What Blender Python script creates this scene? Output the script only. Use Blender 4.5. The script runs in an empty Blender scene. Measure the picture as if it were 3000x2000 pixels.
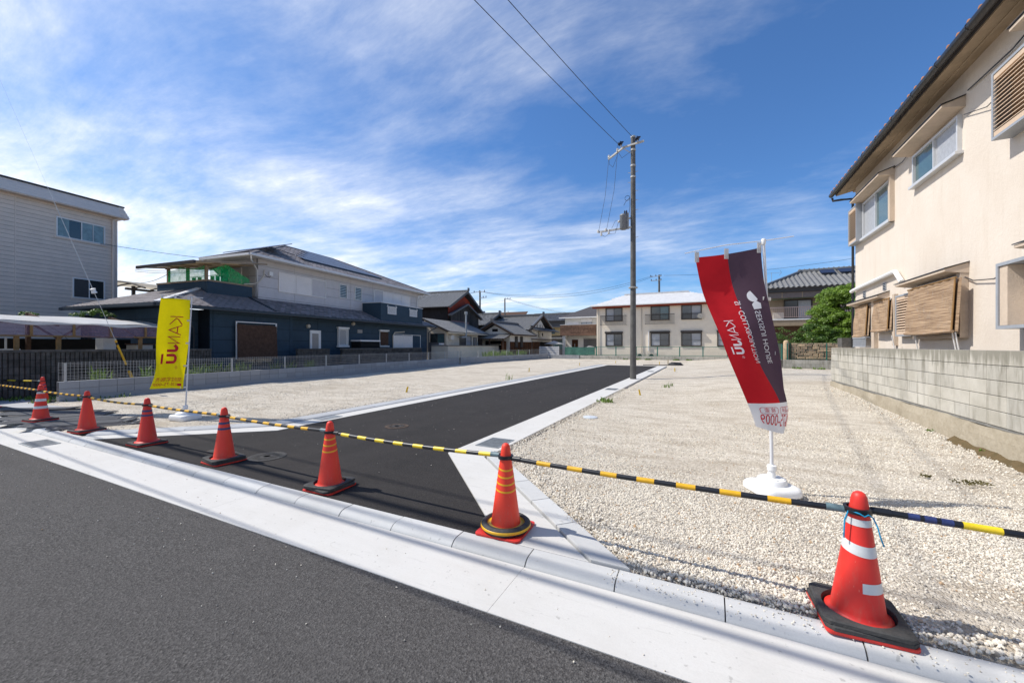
import bpy, bmesh, math, random
import numpy as np
from mathutils import Vector, Matrix
random.seed(7); rng = np.random.default_rng(11)
S = bpy.context.scene
COL = S.collection
R = math.radians

# ------------------------------------------------------------------ camera
cd = bpy.data.cameras.new('camera'); cam = bpy.data.objects.new('camera', cd); COL.objects.link(cam)
cd.sensor_width = 36.0; cd.lens = 13.896; cd.shift_y = 0.00383; cd.clip_start = 0.05; cd.clip_end = 6000
cam.location = (0, 0, 1.5); cam.rotation_euler = (R(90), 0, R(26.367)); S.camera = cam

# ------------------------------------------------------------------ light
SUN_EL, SUN_AZ = 51.0, 253.0      # azimuth clockwise from +Y
sd = bpy.data.lights.new('sun', 'SUN'); sun = bpy.data.objects.new('sun', sd); COL.objects.link(sun)
sd.energy = 3.4; sd.angle = R(0.53); sd.color = (1.0, 0.955, 0.88)
tosun = Vector((math.sin(R(SUN_AZ))*math.cos(R(SUN_EL)), math.cos(R(SUN_AZ))*math.cos(R(SUN_EL)), math.sin(R(SUN_EL))))
sun.rotation_euler = tosun.to_track_quat('Z', 'Y').to_euler(); sun.location = tosun*60
w = bpy.data.worlds.new('World'); S.world = w; w.use_nodes = True
S.view_settings.view_transform = 'Standard'; S.view_settings.look = 'None'
S.view_settings.exposure = 0.60; S.view_settings.gamma = 1.0; S.view_settings.use_curve_mapping = False

class NT:
    """short-hand node builder"""
    def __init__(s, tree): s.t = tree
    def n(s, typ, props=None, **ins):
        nd = s.t.nodes.new(typ)
        for k, v in (props or {}).items(): setattr(nd, k, v)
        for k, v in ins.items():
            key = int(k[1:]) if k[0] == '_' else k.replace('_', ' ')
            s.set(nd.inputs[key], v)
        return nd
    def set(s, sock, v):
        if isinstance(v, bpy.types.NodeSocket): s.t.links.new(v, sock)
        elif isinstance(v, bpy.types.Node): s.t.links.new(v.outputs[0], sock)
        else: sock.default_value = v
    def math(s, op, a, b=0.0, c=0.0, clamp=False):
        return s.n('ShaderNodeMath', dict(operation=op, use_clamp=clamp), _0=a, _1=b, _2=c).outputs[0]
    def mix(s, f, a, b, blend='MIX'):
        nd = s.n('ShaderNodeMix', dict(data_type='RGBA', blend_type=blend))
        s.set(nd.inputs[0], f); s.set(nd.inputs[6], a); s.set(nd.inputs[7], b); return nd.outputs[2]
    def noise(s, vec, scale, detail=4.0, rough=0.55, dist=0.0):
        nd = s.n('ShaderNodeTexNoise', Scale=scale, Detail=detail, Roughness=rough, Distortion=dist)
        if vec is not None: s.set(nd.inputs['Vector'], vec)
        return nd.outputs[0]
    def ramp(s, f, lo, hi):
        nd = s.n('ShaderNodeMapRange', dict(clamp=True), Value=f)
        nd.inputs[1].default_value = lo; nd.inputs[2].default_value = hi; return nd.outputs[0]
    def map(s, vec, scale=(1, 1, 1), rot=(0, 0, 0), loc=(0, 0, 0)):
        return s.n('ShaderNodeMapping', Vector=vec, Scale=scale, Rotation=rot, Location=loc).outputs[0]

def world_nodes():
    t = w.node_tree; t.nodes.clear(); N = NT(t)
    sky = N.n('ShaderNodeTexSky', dict(sky_type='NISHITA', sun_disc=False, sun_elevation=R(SUN_EL), sun_rotation=R(SUN_AZ),
              altitude=0.0, air_density=1.0, dust_density=0.5, ozone_density=3.5))
    skyc = N.mix(1.0, sky, (0.35, 0.525, 0.70, 1), 'MULTIPLY')
    d = N.n('ShaderNodeTexCoord').outputs['Generated']
    sep = N.n('ShaderNodeSeparateXYZ', Vector=d)
    zc = N.math('MAXIMUM', sep.outputs[2], 0.0)
    k = N.math('DIVIDE', 1.0, N.math('ADD', zc, 0.14))
    pl = N.n('ShaderNodeCombineXYZ', X=N.math('MULTIPLY', sep.outputs[0], k), Y=N.math('MULTIPLY', sep.outputs[1], k), Z=0.0).outputs[0]
    # high cirrus on a plane overhead: broad patches, each combed into fibres whose direction wanders
    wn = N.n('ShaderNodeTexNoise', Vector=pl, Scale=0.55, Detail=2.0)
    def warped(amt):
        v = N.n('ShaderNodeVectorMath', dict(operation='MULTIPLY_ADD'))
        N.set(v.inputs[0], wn.outputs[1]); v.inputs[1].default_value = (amt, amt, 0); N.set(v.inputs[2], pl); return v.outputs[0]
    patch = N.noise(N.map(warped(0.35), (0.75, 1.15, 1), (0, 0, R(CL_A)), (CL_X, CL_Y, 0)), 1.05, 7.0, 0.60)
    fib = N.noise(N.map(warped(WP), (0.9, 3.4, 1), (0, 0, R(CL_A+8)), (0.4, 1.9, 0)), 2.0, 10.0, 0.70)
    fib2 = N.noise(N.map(warped(WP*1.3), (1.2, 3.0, 1), (0, 0, R(CL_A-55)), (3.1, 0.7, 0)), 2.9, 9.0, 0.70)
    fibre = N.math('ADD', N.math('MULTIPLY', fib, 0.6), N.math('MULTIPLY', fib2, 0.4))
    # the sheet thins out towards the north-east and thickens low in the sky
    bank = N.math('ADD', N.math('MULTIPLY', sep.outputs[0], BK_X), N.math('MULTIPLY', sep.outputs[1], BK_Y))
    hz = N.ramp(sep.outputs[2], 0.42, 0.0)
    cover = N.math('ADD', N.math('ADD', N.math('MULTIPLY', patch, 1.75), bank), N.math('MULTIPLY', hz, HZ))
    cover = N.ramp(cover, 0.73, 1.46)
    a = N.math('MULTIPLY', cover, N.ramp(N.math('ADD', fibre, N.math('MULTIPLY', cover, 0.36)), 0.34, 0.96))
    a = N.math('MINIMUM', N.math('MULTIPLY', a, 1.05), 0.94)
    # small heaps of far cumulus low over the horizon
    az = N.n('ShaderNodeMath', dict(operation='ARCTAN2'), _0=sep.outputs[0], _1=sep.outputs[1]).outputs[0]
    cv = N.n('ShaderNodeCombineXYZ', X=N.math('MULTIPLY', az, 9.0), Y=N.math('MULTIPLY', sep.outputs[2], 16.0), Z=3.7).outputs[0]
    cu = N.noise(cv, 1.6, 6.0, 0.55)
    cum = N.ramp(N.math('SUBTRACT', cu, N.math('MULTIPLY', sep.outputs[2], 2.6)), 0.40, 0.46)
    ccol = N.mix(N.ramp(fibre, 0.3, 0.7), (4.5, 4.7, 5.1, 1), (5.6, 5.65, 5.75, 1))
    c1 = N.mix(a, skyc, ccol)
    c2 = N.mix(N.math('MULTIPLY', cum, 0.85), c1, (5.4, 5.4, 5.5, 1))
    bg = N.n('ShaderNodeBackground', Color=c2, Strength=0.15)
    N.n('ShaderNodeOutputWorld', Surface=bg)
WP = 0.6
CL_A, CL_X, CL_Y, BK_X, BK_Y, HZ = -38, 2.0, 7.7, -0.36, -0.18, 0.42
world_nodes()

# ------------------------------------------------------------------ materials
MATS = {}
def mat(name, col, rough=0.7, var=0.12, scale=6.0, bump=0.0, bscale=60.0, col2=None, metal=0.0, spec=0.5,
        rnd=0.0, trans=0.0, alpha=1.0, hue=0.0, isl=False):
    """procedural paint / plaster / metal: base colour with mottling, optional fine relief and per-object variation"""
    if name in MATS: return MATS[name]
    m = bpy.data.materials.new(name); m.use_nodes = True; t = m.node_tree; t.nodes.clear(); N = NT(t)
    pos = N.n('ShaderNodeNewGeometry').outputs['Position']
    n1 = N.noise(pos, scale, 5.0, 0.6); n2 = N.noise(pos, scale*7.3, 3.0, 0.6)
    f = N.math('ADD', N.math('MULTIPLY', n1, 0.65), N.math('MULTIPLY', n2, 0.35))
    f = N.ramp(f, 0.3, 0.7)
    c = Vector(col); d = Vector(col2) if col2 else c*(1-2*var)
    lo = (*d, 1); hi = (*(c if col2 else c*(1+var*0.6)), 1)
    base = N.mix(f, lo, hi)
    if rnd:
        oi = N.n('ShaderNodeNewGeometry').outputs['Random Per Island'] if isl else N.n('ShaderNodeObjectInfo').outputs['Random']
        base = N.mix(1.0, base, N.n('ShaderNodeCombineXYZ', X=N.math('ADD', 1-rnd, N.math('MULTIPLY', oi, 2*rnd)), Y=N.math('ADD', 1-rnd, N.math('MULTIPLY', oi, 2*rnd)),
                     Z=N.math('ADD', 1-rnd, N.math('MULTIPLY', oi, 2*rnd*(1-hue)))).outputs[0], 'MULTIPLY')
    bs = N.n('ShaderNodeBsdfPrincipled', Base_Color=base, Roughness=rough, Metallic=metal)
    bs.inputs['Specular IOR Level'].default_value = spec if rough < 0.56 else spec*0.35
    bs.inputs['Alpha'].default_value = alpha
    if bump:
        h = N.noise(pos, bscale, 5.0, 0.65)
        b = N.n('ShaderNodeBump', Strength=bump, Distance=0.02, Height=h); N.set(bs.inputs['Normal'], b)
    out = bs.outputs[0]
    if trans:
        tr = N.n('ShaderNodeBsdfTranslucent', Color=base)
        out = N.n('ShaderNodeMixShader', _0=trans, _1=bs, _2=tr).outputs[0]
    N.n('ShaderNodeOutputMaterial', Surface=out)
    MATS[name] = m; return m

def glass(name, col=(0.03, 0.04, 0.045), rough=0.04):
    m = mat(name, col, rough, 0.1, 1.5, spec=0.9); return m

def custom(name, fn):
    m = bpy.data.materials.new(name); m.use_nodes = True; t = m.node_tree; t.nodes.clear(); N = NT(t)
    pos = N.n('ShaderNodeNewGeometry').outputs['Position']
    bs = fn(N, pos); N.n('ShaderNodeOutputMaterial', Surface=bs); MATS[name] = m; return m

def pbsdf(N, base, rough, height=None, strength=0.5, dist=0.01, spec=0.5):
    bs = N.n('ShaderNodeBsdfPrincipled', Base_Color=base, Roughness=rough); bs.inputs['Specular IOR Level'].default_value = spec
    if height is not None: N.set(bs.inputs['Normal'], N.n('ShaderNodeBump', Strength=strength, Distance=dist, Height=height))
    return bs

def f_asphalt(lo, hi, patch, sc, strength, TRK=(0.12, 1.6, 1)):
    def fn(N, pos):
        fl = N.map(pos, (1, 1, 0))
        agg = N.n('ShaderNodeTexVoronoi', Vector=fl, Scale=sc).outputs
        v = N.noise(fl, sc*0.6, 4.0, 0.7)
        p = N.noise(fl, 0.55, 5.0, 0.62); p2 = N.noise(N.map(fl, (1, 3.2, 1)), 1.7, 4.0, 0.6)
        f = N.math('ADD', N.math('MULTIPLY', N.n('ShaderNodeSeparateColor', Color=agg['Color']).outputs[0], 0.5), N.math('MULTIPLY', N.ramp(v, 0.32, 0.68), 0.5))
        c = N.mix(N.math('POWER', f, 1.5), (*lo, 1), (*hi, 1))
        c = N.mix(N.math('MULTIPLY', N.ramp(p, 0.40, 0.70), 0.62), c, (*patch, 1))
        tr = N.noise(N.map(fl, TRK), 0.9, 4.0, 0.55); c = N.mix(N.math('MULTIPLY', N.ramp(tr, 0.50, 0.72), 0.40), c, (*(Vector(lo)*1.2), 1))
        dst = N.noise(fl, 2.6, 6.0, 0.72); c = N.mix(N.math('MULTIPLY', N.ramp(dst, 0.58, 0.80), 0.38), c, (*(Vector(patch)*1.7), 1))
        c = N.mix(N.math('MULTIPLY', N.ramp(p2, 0.5, 0.85), 0.30), c, (*(Vector(patch)*1.25), 1))
        pit = N.ramp(N.noise(N.map(fl, (1, 1.25, 1)), sc*0.55, 3.0, 0.6), 0.56, 0.70); c = N.mix(N.math('MULTIPLY', pit, 0.50), c, (*(Vector(lo)*0.6), 1))
        lit = N.ramp(N.noise(N.map(fl, (1, 1, 1), (0, 0, 0), (7, 3, 0)), sc*0.6, 2.0, 0.5), 0.62, 0.74); c = N.mix(N.math('MULTIPLY', lit, 0.42), c, (*(Vector(hi)*1.45), 1))
        h = N.math('ADD', N.math('ADD', N.math('MULTIPLY', agg['Distance'], 0.7), N.math('MULTIPLY', v, 0.7)), N.math('MULTIPLY', N.math('SUBTRACT', lit, pit), 0.25))
        return pbsdf(N, c, 0.88, h, strength, 0.008, 0.18)
    return fn
custom('asphalt_worn', f_asphalt((0.034, 0.032, 0.031), (0.160, 0.152, 0.145), (0.083, 0.078, 0.075), 95.0, 0.9))
custom('asphalt_fresh', f_asphalt((0.014, 0.0132, 0.013), (0.062, 0.056, 0.053), (0.046, 0.041, 0.039), 130.0, 0.75, (1.5, 0.12, 1)))

def f_concrete(base, dirt, streak=0.3, rnd=0.0, seam=False):
    def fn(N, pos):
        a = N.noise(pos, 1.3, 6.0, 0.65); b = N.noise(N.map(pos, (1, 6, 6), (0, 0, R(14))), 2.2, 5.0, 0.6); g = N.noise(pos, 120.0, 3.0, 0.6)
        c = N.mix(N.math('MULTIPLY', N.ramp(a, 0.45, 0.8), 0.55), (*base, 1), (*dirt, 1))
        c = N.mix(N.math('MULTIPLY', N.ramp(b, 0.5, 0.85), streak), c, (*dirt, 1))
        scf = N.noise(N.map(pos, (0.8, 9, 9), (0, 0, R(3))), 3.1, 6.0, 0.7)
        c = N.mix(N.math('MULTIPLY', N.ramp(scf, 0.58, 0.74), 0.45), c, (*(Vector(dirt)*0.72), 1))
        spk = N.noise(pos, 26.0, 2.0, 0.5)
        c = N.mix(N.math('MULTIPLY', N.ramp(spk, 0.68, 0.74), 0.5), c, (*(Vector(dirt)*0.55), 1))
        c = N.mix(N.math('MULTIPLY', N.ramp(g, 0.4, 0.8), 0.22), c, (*(Vector(dirt)*0.8), 1))
        if rnd:
            oi = N.n('ShaderNodeObjectInfo').outputs['Random']
            c = N.mix(N.math('MULTIPLY', oi, rnd), c, (*(Vector(dirt)*0.75), 1))
        return pbsdf(N, c, 0.85, g, 0.22, 0.004, 0.3)
    return fn
custom('concrete_pale', f_concrete((0.565, 0.55, 0.52), (0.46, 0.44, 0.405)))
custom('kerb_concrete', f_concrete((0.53, 0.53, 0.52), (0.40, 0.395, 0.38), 0.35, 0.30))
custom('kerb_grey', f_concrete((0.44, 0.45, 0.46), (0.35, 0.35, 0.35), 0.3, 0.3))
custom('block_new', f_concrete((0.37, 0.375, 0.385), (0.29, 0.29, 0.29), 0.3, 0.45))
mat('joint_mortar', (0.24, 0.235, 0.22), 0.9, 0.2)
mat('joint_dark', (0.12, 0.118, 0.11), 0.9, 0.2)

def f_gravel(N, pos):
    fl = N.map(pos, (1, 1, 0))
    vo = N.n('ShaderNodeTexVoronoi', dict(feature='F1'), Vector=fl, Scale=46.0).outputs
    vo2 = N.n('ShaderNodeTexVoronoi', dict(feature='F1'), Vector=fl, Scale=110.0).outputs
    big = N.noise(fl, 0.35, 6.0, 0.66); mid = N.noise(N.map(fl, (1, 2.6, 1), (0, 0, R(20))), 1.1, 5.0, 0.68); fn = N.noise(fl, 60.0, 3.0, 0.6)
    cs = N.n('ShaderNodeSeparateColor', Color=vo['Color']).outputs[0]
    cs2 = N.n('ShaderNodeSeparateColor', Color=vo2['Color']).outputs[1]
    c = N.mix(cs, (0.50, 0.435, 0.345, 1), (0.78, 0.715, 0.61, 1))
    c = N.mix(N.math('MULTIPLY', N.ramp(cs2, 0.55, 1.0), 0.5), c, (0.22, 0.21, 0.195, 1))
    c = N.mix(N.math('MULTIPLY', N.ramp(mid, 0.44, 0.72), 0.72), c, (0.34, 0.275, 0.20, 1))
    c = N.mix(N.math('MULTIPLY', N.ramp(big, 0.48, 0.66), 0.5), c, (0.37, 0.31, 0.235, 1))
    h = N.math('ADD', N.math('MULTIPLY', N.math('SUBTRACT', 1.0, vo['Distance']), 0.8), N.math('ADD', N.math('MULTIPLY', fn, 0.5), N.math('MULTIPLY', vo2['Distance'], -0.5)))
    return pbsdf(N, c, 0.92, h, 0.85, 0.02, 0.25)
custom('gravel', f_gravel)
def f_stone(N, pos):
    oi = N.n('ShaderNodeObjectInfo').outputs['Random']; n = N.noise(pos, 70.0, 3.0, 0.6)
    r = N.n('ShaderNodeValToRGB', Fac=oi); e = r.color_ramp.elements
    e[0].position = 0.0; e[0].color = (0.22, 0.21, 0.195, 1); e[1].position = 0.10; e[1].color = (0.46, 0.42, 0.36, 1)
    for p, c in ((0.4, (0.70, 0.64, 0.53, 1)), (0.75, (0.80, 0.745, 0.64, 1)), (0.965, (0.74, 0.68, 0.58, 1)), (0.985, (0.46, 0.29, 0.15, 1))):
        x = e.new(p); x.color = c
    return pbsdf(N, N.mix(N.math('MULTIPLY', n, 0.35), r.outputs[0], (0.42, 0.38, 0.32, 1)), 0.9, n, 0.4, 0.01, 0.3)
custom('gravel_stone', f_stone)

# ------------------------------------------------------------------ mesh helpers
class MB:
    def __init__(s): s.v = []; s.f = []
    def add(s, v, f):
        o = len(s.v); s.v += [tuple(p) for p in v]; s.f += [tuple(i+o for i in q) for q in f]; return s
    def box(s, x0, x1, y0, y1, z0, z1):
        return s.add([(x0, y0, z0), (x1, y0, z0), (x1, y1, z0), (x0, y1, z0), (x0, y0, z1), (x1, y0, z1), (x1, y1, z1), (x0, y1, z1)],
                     [(0, 3, 2, 1), (4, 5, 6, 7), (0, 1, 5, 4), (1, 2, 6, 5), (2, 3, 7, 6), (3, 0, 4, 7)])
    def poly(s, pts, ext):
        """solid from a planar outline pushed along ext"""
        n = len(pts); e = Vector(ext); a = [Vector(p) for p in pts]
        nr = Vector((0, 0, 0))
        for i in range(n): nr += (a[i]-a[0]).cross(a[(i+1) % n]-a[0])
        if nr.dot(e) > 0: a = a[::-1]
        return s.add(a+[p+e for p in a], [tuple(range(n)), tuple(range(2*n-1, n-1, -1))]+[(i, i+n, (i+1) % n+n, (i+1) % n) for i in range(n)])
    def tube(s, pts, r, n=8, cap=True):
        P = [Vector(p) for p in pts]; m = len(P); rr = r if isinstance(r, (list, tuple)) else [r]*m
        V = []; F = []
        ref = Vector((0, 0, 1))
        if abs((P[-1]-P[0]).normalized().z) > 0.9: ref = Vector((1, 0, 0))
        for i, p in enumerate(P):
            d = (P[min(i+1, m-1)]-P[max(i-1, 0)]).normalized(); a = d.cross(ref).normalized(); b = d.cross(a)
            for k in range(n):
                t = 2*math.pi*k/n; V.append(p+(a*math.cos(t)+b*math.sin(t))*rr[i])
        for i in range(m-1):
            for k in range(n): F.append((i*n+k, i*n+(k+1) % n, (i+1)*n+(k+1) % n, (i+1)*n+k))
        if cap: F += [tuple(range(n-1, -1, -1)), tuple(range((m-1)*n, m*n))]
        return s.add(V, F)
    def bar(s, a, b, wd, ht, up=(0, 0, 1)):
        """rectangular bar from a to b"""
        a, b = Vector(a), Vector(b); d = (b-a).normalized(); u = Vector(up)
        sd_ = d.cross(u).normalized()*wd/2; u2 = sd_.cross(d).normalized()*ht/2
        return s.add([a-sd_-u2, a+sd_-u2, a+sd_+u2, a-sd_+u2, b-sd_-u2, b+sd_-u2, b+sd_+u2, b-sd_+u2],
                     [(0, 3, 2, 1), (4, 5, 6, 7), (0, 1, 5, 4), (1, 2, 6, 5), (2, 3, 7, 6), (3, 0, 4, 7)])
    def lathe(s, prof, n=24, c=(0, 0, 0), axis='z'):
        V = []; m = len(prof)
        for r, z in prof:
            for k in range(n):
                t = 2*math.pi*k/n
                p = (r*math.cos(t), r*math.sin(t), z) if axis == 'z' else ((z, r*math.cos(t), r*math.sin(t)) if axis == 'x' else (r*math.sin(t), z, r*math.cos(t)))
                V.append((p[0]+c[0], p[1]+c[1], p[2]+c[2]))
        F = [(i*n+k, i*n+(k+1) % n, (i+1)*n+(k+1) % n, (i+1)*n+k) for i in range(m-1) for k in range(n)]
        F += [tuple(range(n-1, -1, -1)), tuple(range((m-1)*n, m*n))]
        return s.add(V, F)
    def grid(s, fn, nu, nv):
        o = len(s.v)
        for j in range(nv+1):
            for i in range(nu+1): s.v.append(tuple(fn(i/nu, j/nv)))
        for j in range(nv):
            for i in range(nu):
                a = o+j*(nu+1)+i; s.f.append((a, a+1, a+nu+2, a+nu+1))
        return s
    def mesh(s, name, org=(0, 0, 0), smooth=False, bevel=0.0, seg=2, fix=True):
        me = bpy.data.meshes.new(name)
        me.from_pydata([(p[0]-org[0], p[1]-org[1], p[2]-org[2]) for p in s.v], [], s.f)
        if bevel or fix:
            bm = bmesh.new(); bm.from_mesh(me)
            if fix: bmesh.ops.recalc_face_normals(bm, faces=bm.faces)
            if bevel:
                ed = [e for e in bm.edges if len(e.link_faces) == 2 and e.calc_face_angle(0) > 0.5]
                bmesh.ops.bevel(bm, geom=ed, offset=bevel, segments=seg, profile=0.7, affect='EDGES', clamp_overlap=True)
            bm.to_mesh(me); bm.free()
        if smooth:
            me.polygons.foreach_set('use_smooth', [True]*len(me.polygons))
            if smooth != 2: me.set_sharp_from_angle(angle=R(38))
        me.update(); return me

def obj(name, me, m, parent=None, loc=None, rot=None, scale=None):
    o = bpy.data.objects.new(name, me); COL.objects.link(o)
    if m and me and not me.materials: me.materials.append(MATS[m] if isinstance(m, str) else m)
    if parent: o.parent = parent
    if loc is not None: o.location = loc
    if rot is not None: o.rotation_euler = rot
    if scale is not None: o.scale = scale
    return o
def tag(o, label=None, cat=None, group=None, kind=None):
    if label: o['label'] = label
    if cat: o['category'] = cat
    if group: o['group'] = group
    if kind: o['kind'] = kind
    return o
def structure(name, mb, m, **k):
    o = obj(name, mb.mesh(name, **k), m); o['kind'] = 'structure'; return o

class Thing:
    """an Empty at the thing's base; parts are given in the frame's coordinates"""
    def __init__(s, name, label, cat, org=(0, 0, 0), ang=0.0, group=None):
        s.org = org; a = R(ang)
        e = bpy.data.objects.new(name, None); COL.objects.link(e); e.empty_display_size = 0.3
        e.location = (org[0]*math.cos(a)-org[1]*math.sin(a), org[0]*math.sin(a)+org[1]*math.cos(a), org[2]); e.rotation_euler = (0, 0, a)
        tag(e, label, cat, group); s.e = e
    def add(s, name, mb, m, parent=None, label=None, kind=None, **k):
        o = obj(name, mb.mesh(name, s.org, **k), m, parent or s.e)
        tag(o, label, None, None, kind); return o
    def piece(s, name, me, m, pos, rot=None, scale=None, parent=None):
        return obj(name, me, m, parent or s.e, tuple(pos[i]-s.org[i] for i in range(3)), rot, scale)

def copy_tree(o, parent=None):
    c = o.copy(); COL.objects.link(c); c.parent = parent
    for ch in list(o.children): copy_tree(ch, c)
    return c
# ------------------------------------------------------------------ ground, roads, kerbs
def sstep(a, b, x):
    t = np.clip((np.asarray(x, float)-a)/(b-a), 0, 1); return t*t*(3-2*t)
def rise(x, y): return 0.27*sstep(4.5, 17.0, y)*sstep(-2.2, 2.6, x)
ROADPOLY = [(-9.72, 2.60), (-7.54, 4.76), (-7.54, 30.45), (-2.64, 30.45), (-2.64, 4.82), (-0.44, 2.60)]
def inside(px, py, poly):
    r = np.zeros(px.shape, bool); n = len(poly)
    for i in range(n):
        x0, y0 = poly[i]; x1, y1 = poly[(i+1) % n]
        c = (y0 > py) != (y1 > py)
        with np.errstate(divide='ignore', invalid='ignore'): r ^= c & (px < (x1-x0)*(py-y0)/(y1-y0+1e-12)+x0)
    return r
def bumps(x, y):
    z = 0
    for i, (a, b, ph, am) in enumerate([(0.9, 0.4, 0.3, .010), (-0.5, 1.1, 1.7, .009), (2.3, 1.9, 0.2, .006), (-3.1, 2.2, 2.9, .005), (5.3, -4.1, 1.1, .004), (0.23, 0.31, 2.0, .016)]):
        z = z+am*np.sin(a*x+b*y+ph+0.8*np.sin(0.7*b*x-a*y*0.6+i))
    return z
def lot_z(x, y):
    z = 0.004+bumps(x, y)*0.75+rise(x, y)
    return z

g = MB(); g.add([(-1500, -1500, -0.16), (1500, -1500, -0.16), (1500, 1500, -0.16), (-1500, 1500, -0.16)], [(0, 1, 2, 3)])
mat('earth', (0.36, 0.325, 0.275), 0.95, 0.25, 0.8, 0.4, 30)
structure('ground', g, 'earth')
structure('main_road', MB().box(-70, 60, -7.5, 1.99, -0.15, -0.050), 'asphalt_worn')
structure('new_road', MB().poly([(-8.79, 2.684, -0.1), (-6.8, 4.4, -0.1), (-6.8, 30.2, -0.1), (-3.26, 30.2, -0.1), (-3.26, 4.55, -0.1), (-1.44, 2.684, -0.1)], (0, 0, 0.1)), 'asphalt_fresh')

# gravel lot: one undulating sheet, dipping under the road slabs
nx, ny = 150, 210
xs = np.linspace(-19.5, 9.5, nx+1); ys = 2.69+(43.5-2.69)*np.linspace(0, 1, ny+1)**1.35
XX, YY = np.meshgrid(xs, ys)
ZZ = lot_z(XX, YY); ZZ = np.where(inside(XX, YY, ROADPOLY), -0.08, ZZ)
ZZ = np.where(YY < 2.75, -0.01, ZZ)
lot = MB(); lot.v = [tuple(p) for p in np.stack([XX, YY, ZZ], -1).reshape(-1, 3)]
lot.f = [(j*(nx+1)+i, j*(nx+1)+i+1, (j+1)*(nx+1)+i+1, (j+1)*(nx+1)+i) for j in range(ny) for i in range(nx)]
structure('gravel_lot', lot, 'gravel', smooth=2, fix=False)

# front gutter with its row of dropped kerb blocks
gut = MB()
for i in range(-8, 5):
    x0 = -1.15+i*3.085; gut.box(x0+0.0012, x0+3.0838, 1.992, 2.508, -0.15, -0.046)
gutter = structure('front_gutter', gut, 'concrete_pale')
structure('gutter_bed', MB().box(-26, 14.5, 2.0, 2.68, -0.15, -0.050), 'joint_mortar')
kb = MB(); prof = [(0.0, -0.10), (0.0, -0.046), (0.010, -0.030), (0.035, -0.008), (0.07, 0.002), (0.165, 0.006), (0.172, -0.10)]
kb.poly([(0.004, 2.510+a, z) for a, z in prof], (0.6085, 0, 0))
kerb_me = kb.mesh('kerb_block', (0, 0, 0), smooth=True)
kf = structure('front_kerb', MB().box(-26, 12.0, 2.53, 2.66, -0.15, -0.06), 'joint_dark')
for i in range(-21, 11):
    obj('kerb_block', kerb_me, 'kerb_concrete', kf, (-1.146+i*0.617, random.uniform(-.002, .002), random.uniform(-.002, .002)), (0, 0, random.uniform(-.001, .001)))

# side gutters of the new road
cg = MB().poly([(-9.25, 2.684, -0.1), (-8.80, 2.684, -0.1), (-6.806, 4.406, -0.1), (-6.806, 30.2, -0.1), (-7.196, 30.2, -0.1), (-7.196, 4.60, -0.1)], (0, 0, 0.104))
structure('road_gutter', cg, 'concrete_pale')
cg = MB().poly([(-3.254, 30.2, -0.1), (-3.254, 4.553, -0.1), (-1.43, 2.684, -0.1), (-0.735, 2.684, -0.1), (-2.70, 4.60, -0.1), (-2.70, 30.2, -0.1)], (0, 0, 0.104))
structure('road_gutter', cg, 'concrete_pale')
structure('edge_strip', MB().box(-2.697, -2.635, 4.86, 30.2, -0.1, 0.022), 'concrete_pale', bevel=0.006)
structure('road_end_strip', MB().box(-7.2, -2.70, 30.206, 30.42, -0.1, 0.010), 'concrete_pale')
def kerb_run(a, b, wd, n, m, zt=0.03):
    """row of kerb blocks along a-b; the blocks lie to the left of the run"""
    a, b = Vector((*a, 0)), Vector((*b, 0)); L = (b-a).length; d = (b-a)/L; ang = math.atan2(d.y, d.x); l = L/n
    me = MB().poly([(0.004, 0, -0.09), (0.004, 0, 0.012), (0.004, 0.02, zt-0.004), (0.004, 0.05, zt), (0.004, wd, zt), (0.004, wd, -0.09)], (l-0.009, 0, 0)).mesh('kerb_block', smooth=True)
    nrm = Vector((-d.y, d.x, 0))
    bed = MB(); bed.poly([a+nrm*0.02+Vector((0, 0, -0.1)), b+nrm*0.02+Vector((0, 0, -0.1)), b+nrm*(wd-0.02)+Vector((0, 0, -0.1)), a+nrm*(wd-0.02)+Vector((0, 0, -0.1))], (0, 0, 0.1+zt-0.012))
    root = structure('kerb_row', bed, 'joint_dark')
    for i in range(n):
        p = a+d*(i*l); obj('kerb_block', me, m, root, (p.x, p.y, random.uniform(-.002, .002)), (0, 0, ang+random.uniform(-.003, .003)))
kerb_run((-7.204, 4.62), (-7.204, 30.2), 0.335, 41, 'kerb_grey')
kerb_run((-9.20, 2.715), (-7.215, 4.585), 0.31, 4, 'kerb_grey')
# right corner: blocks on the gravel side
a0, b0 = Vector((-2.68, 4.60, 0)), Vector((-0.75, 2.70, 0))
def corner_blocks(a, b, wd, n, m, zt):
    # blocks between the two gutters; the last one is cut square to the front kerb
    a, b = Vector((*a, 0)), Vector((*b, 0)); d = (b-a).normalized(); nr = Vector((-d.y, d.x, 0)); l = (b-a).length/n
    root = None
    for i in range(n):
        p0, p1 = a+d*(i*l+.004), a+d*((i+1)*l-.004); q0, q1 = p0+nr*wd, p1+nr*wd
        if i == n-1: p1 = a+d*((2.690-a.y)/d.y); q1 = a+nr*wd+d*((2.690-(a+nr*wd).y)/d.y)
        me = MB().poly([(*p.xy, -.09) for p in (p0, p1, q1, q0)], (0, 0, .09+zt)).mesh('kerb_block', bevel=.006, seg=2)
        o = obj('kerb_block', me, m, root)
        if root is None:
            root = structure('kerb_row', MB().poly([(*(a+nr*.02).xy, -.1), (*(b+nr*.02).xy, -.1), (*(b+nr*(wd-.02)).xy, -.1), (*(a+nr*(wd-.02)).xy, -.1)], (0, 0, .11)), 'joint_dark'); o.parent = root
corner_blocks((-2.66, 4.60), (-0.735, 2.70), 0.185, 5, 'kerb_concrete', 0.024)

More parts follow.
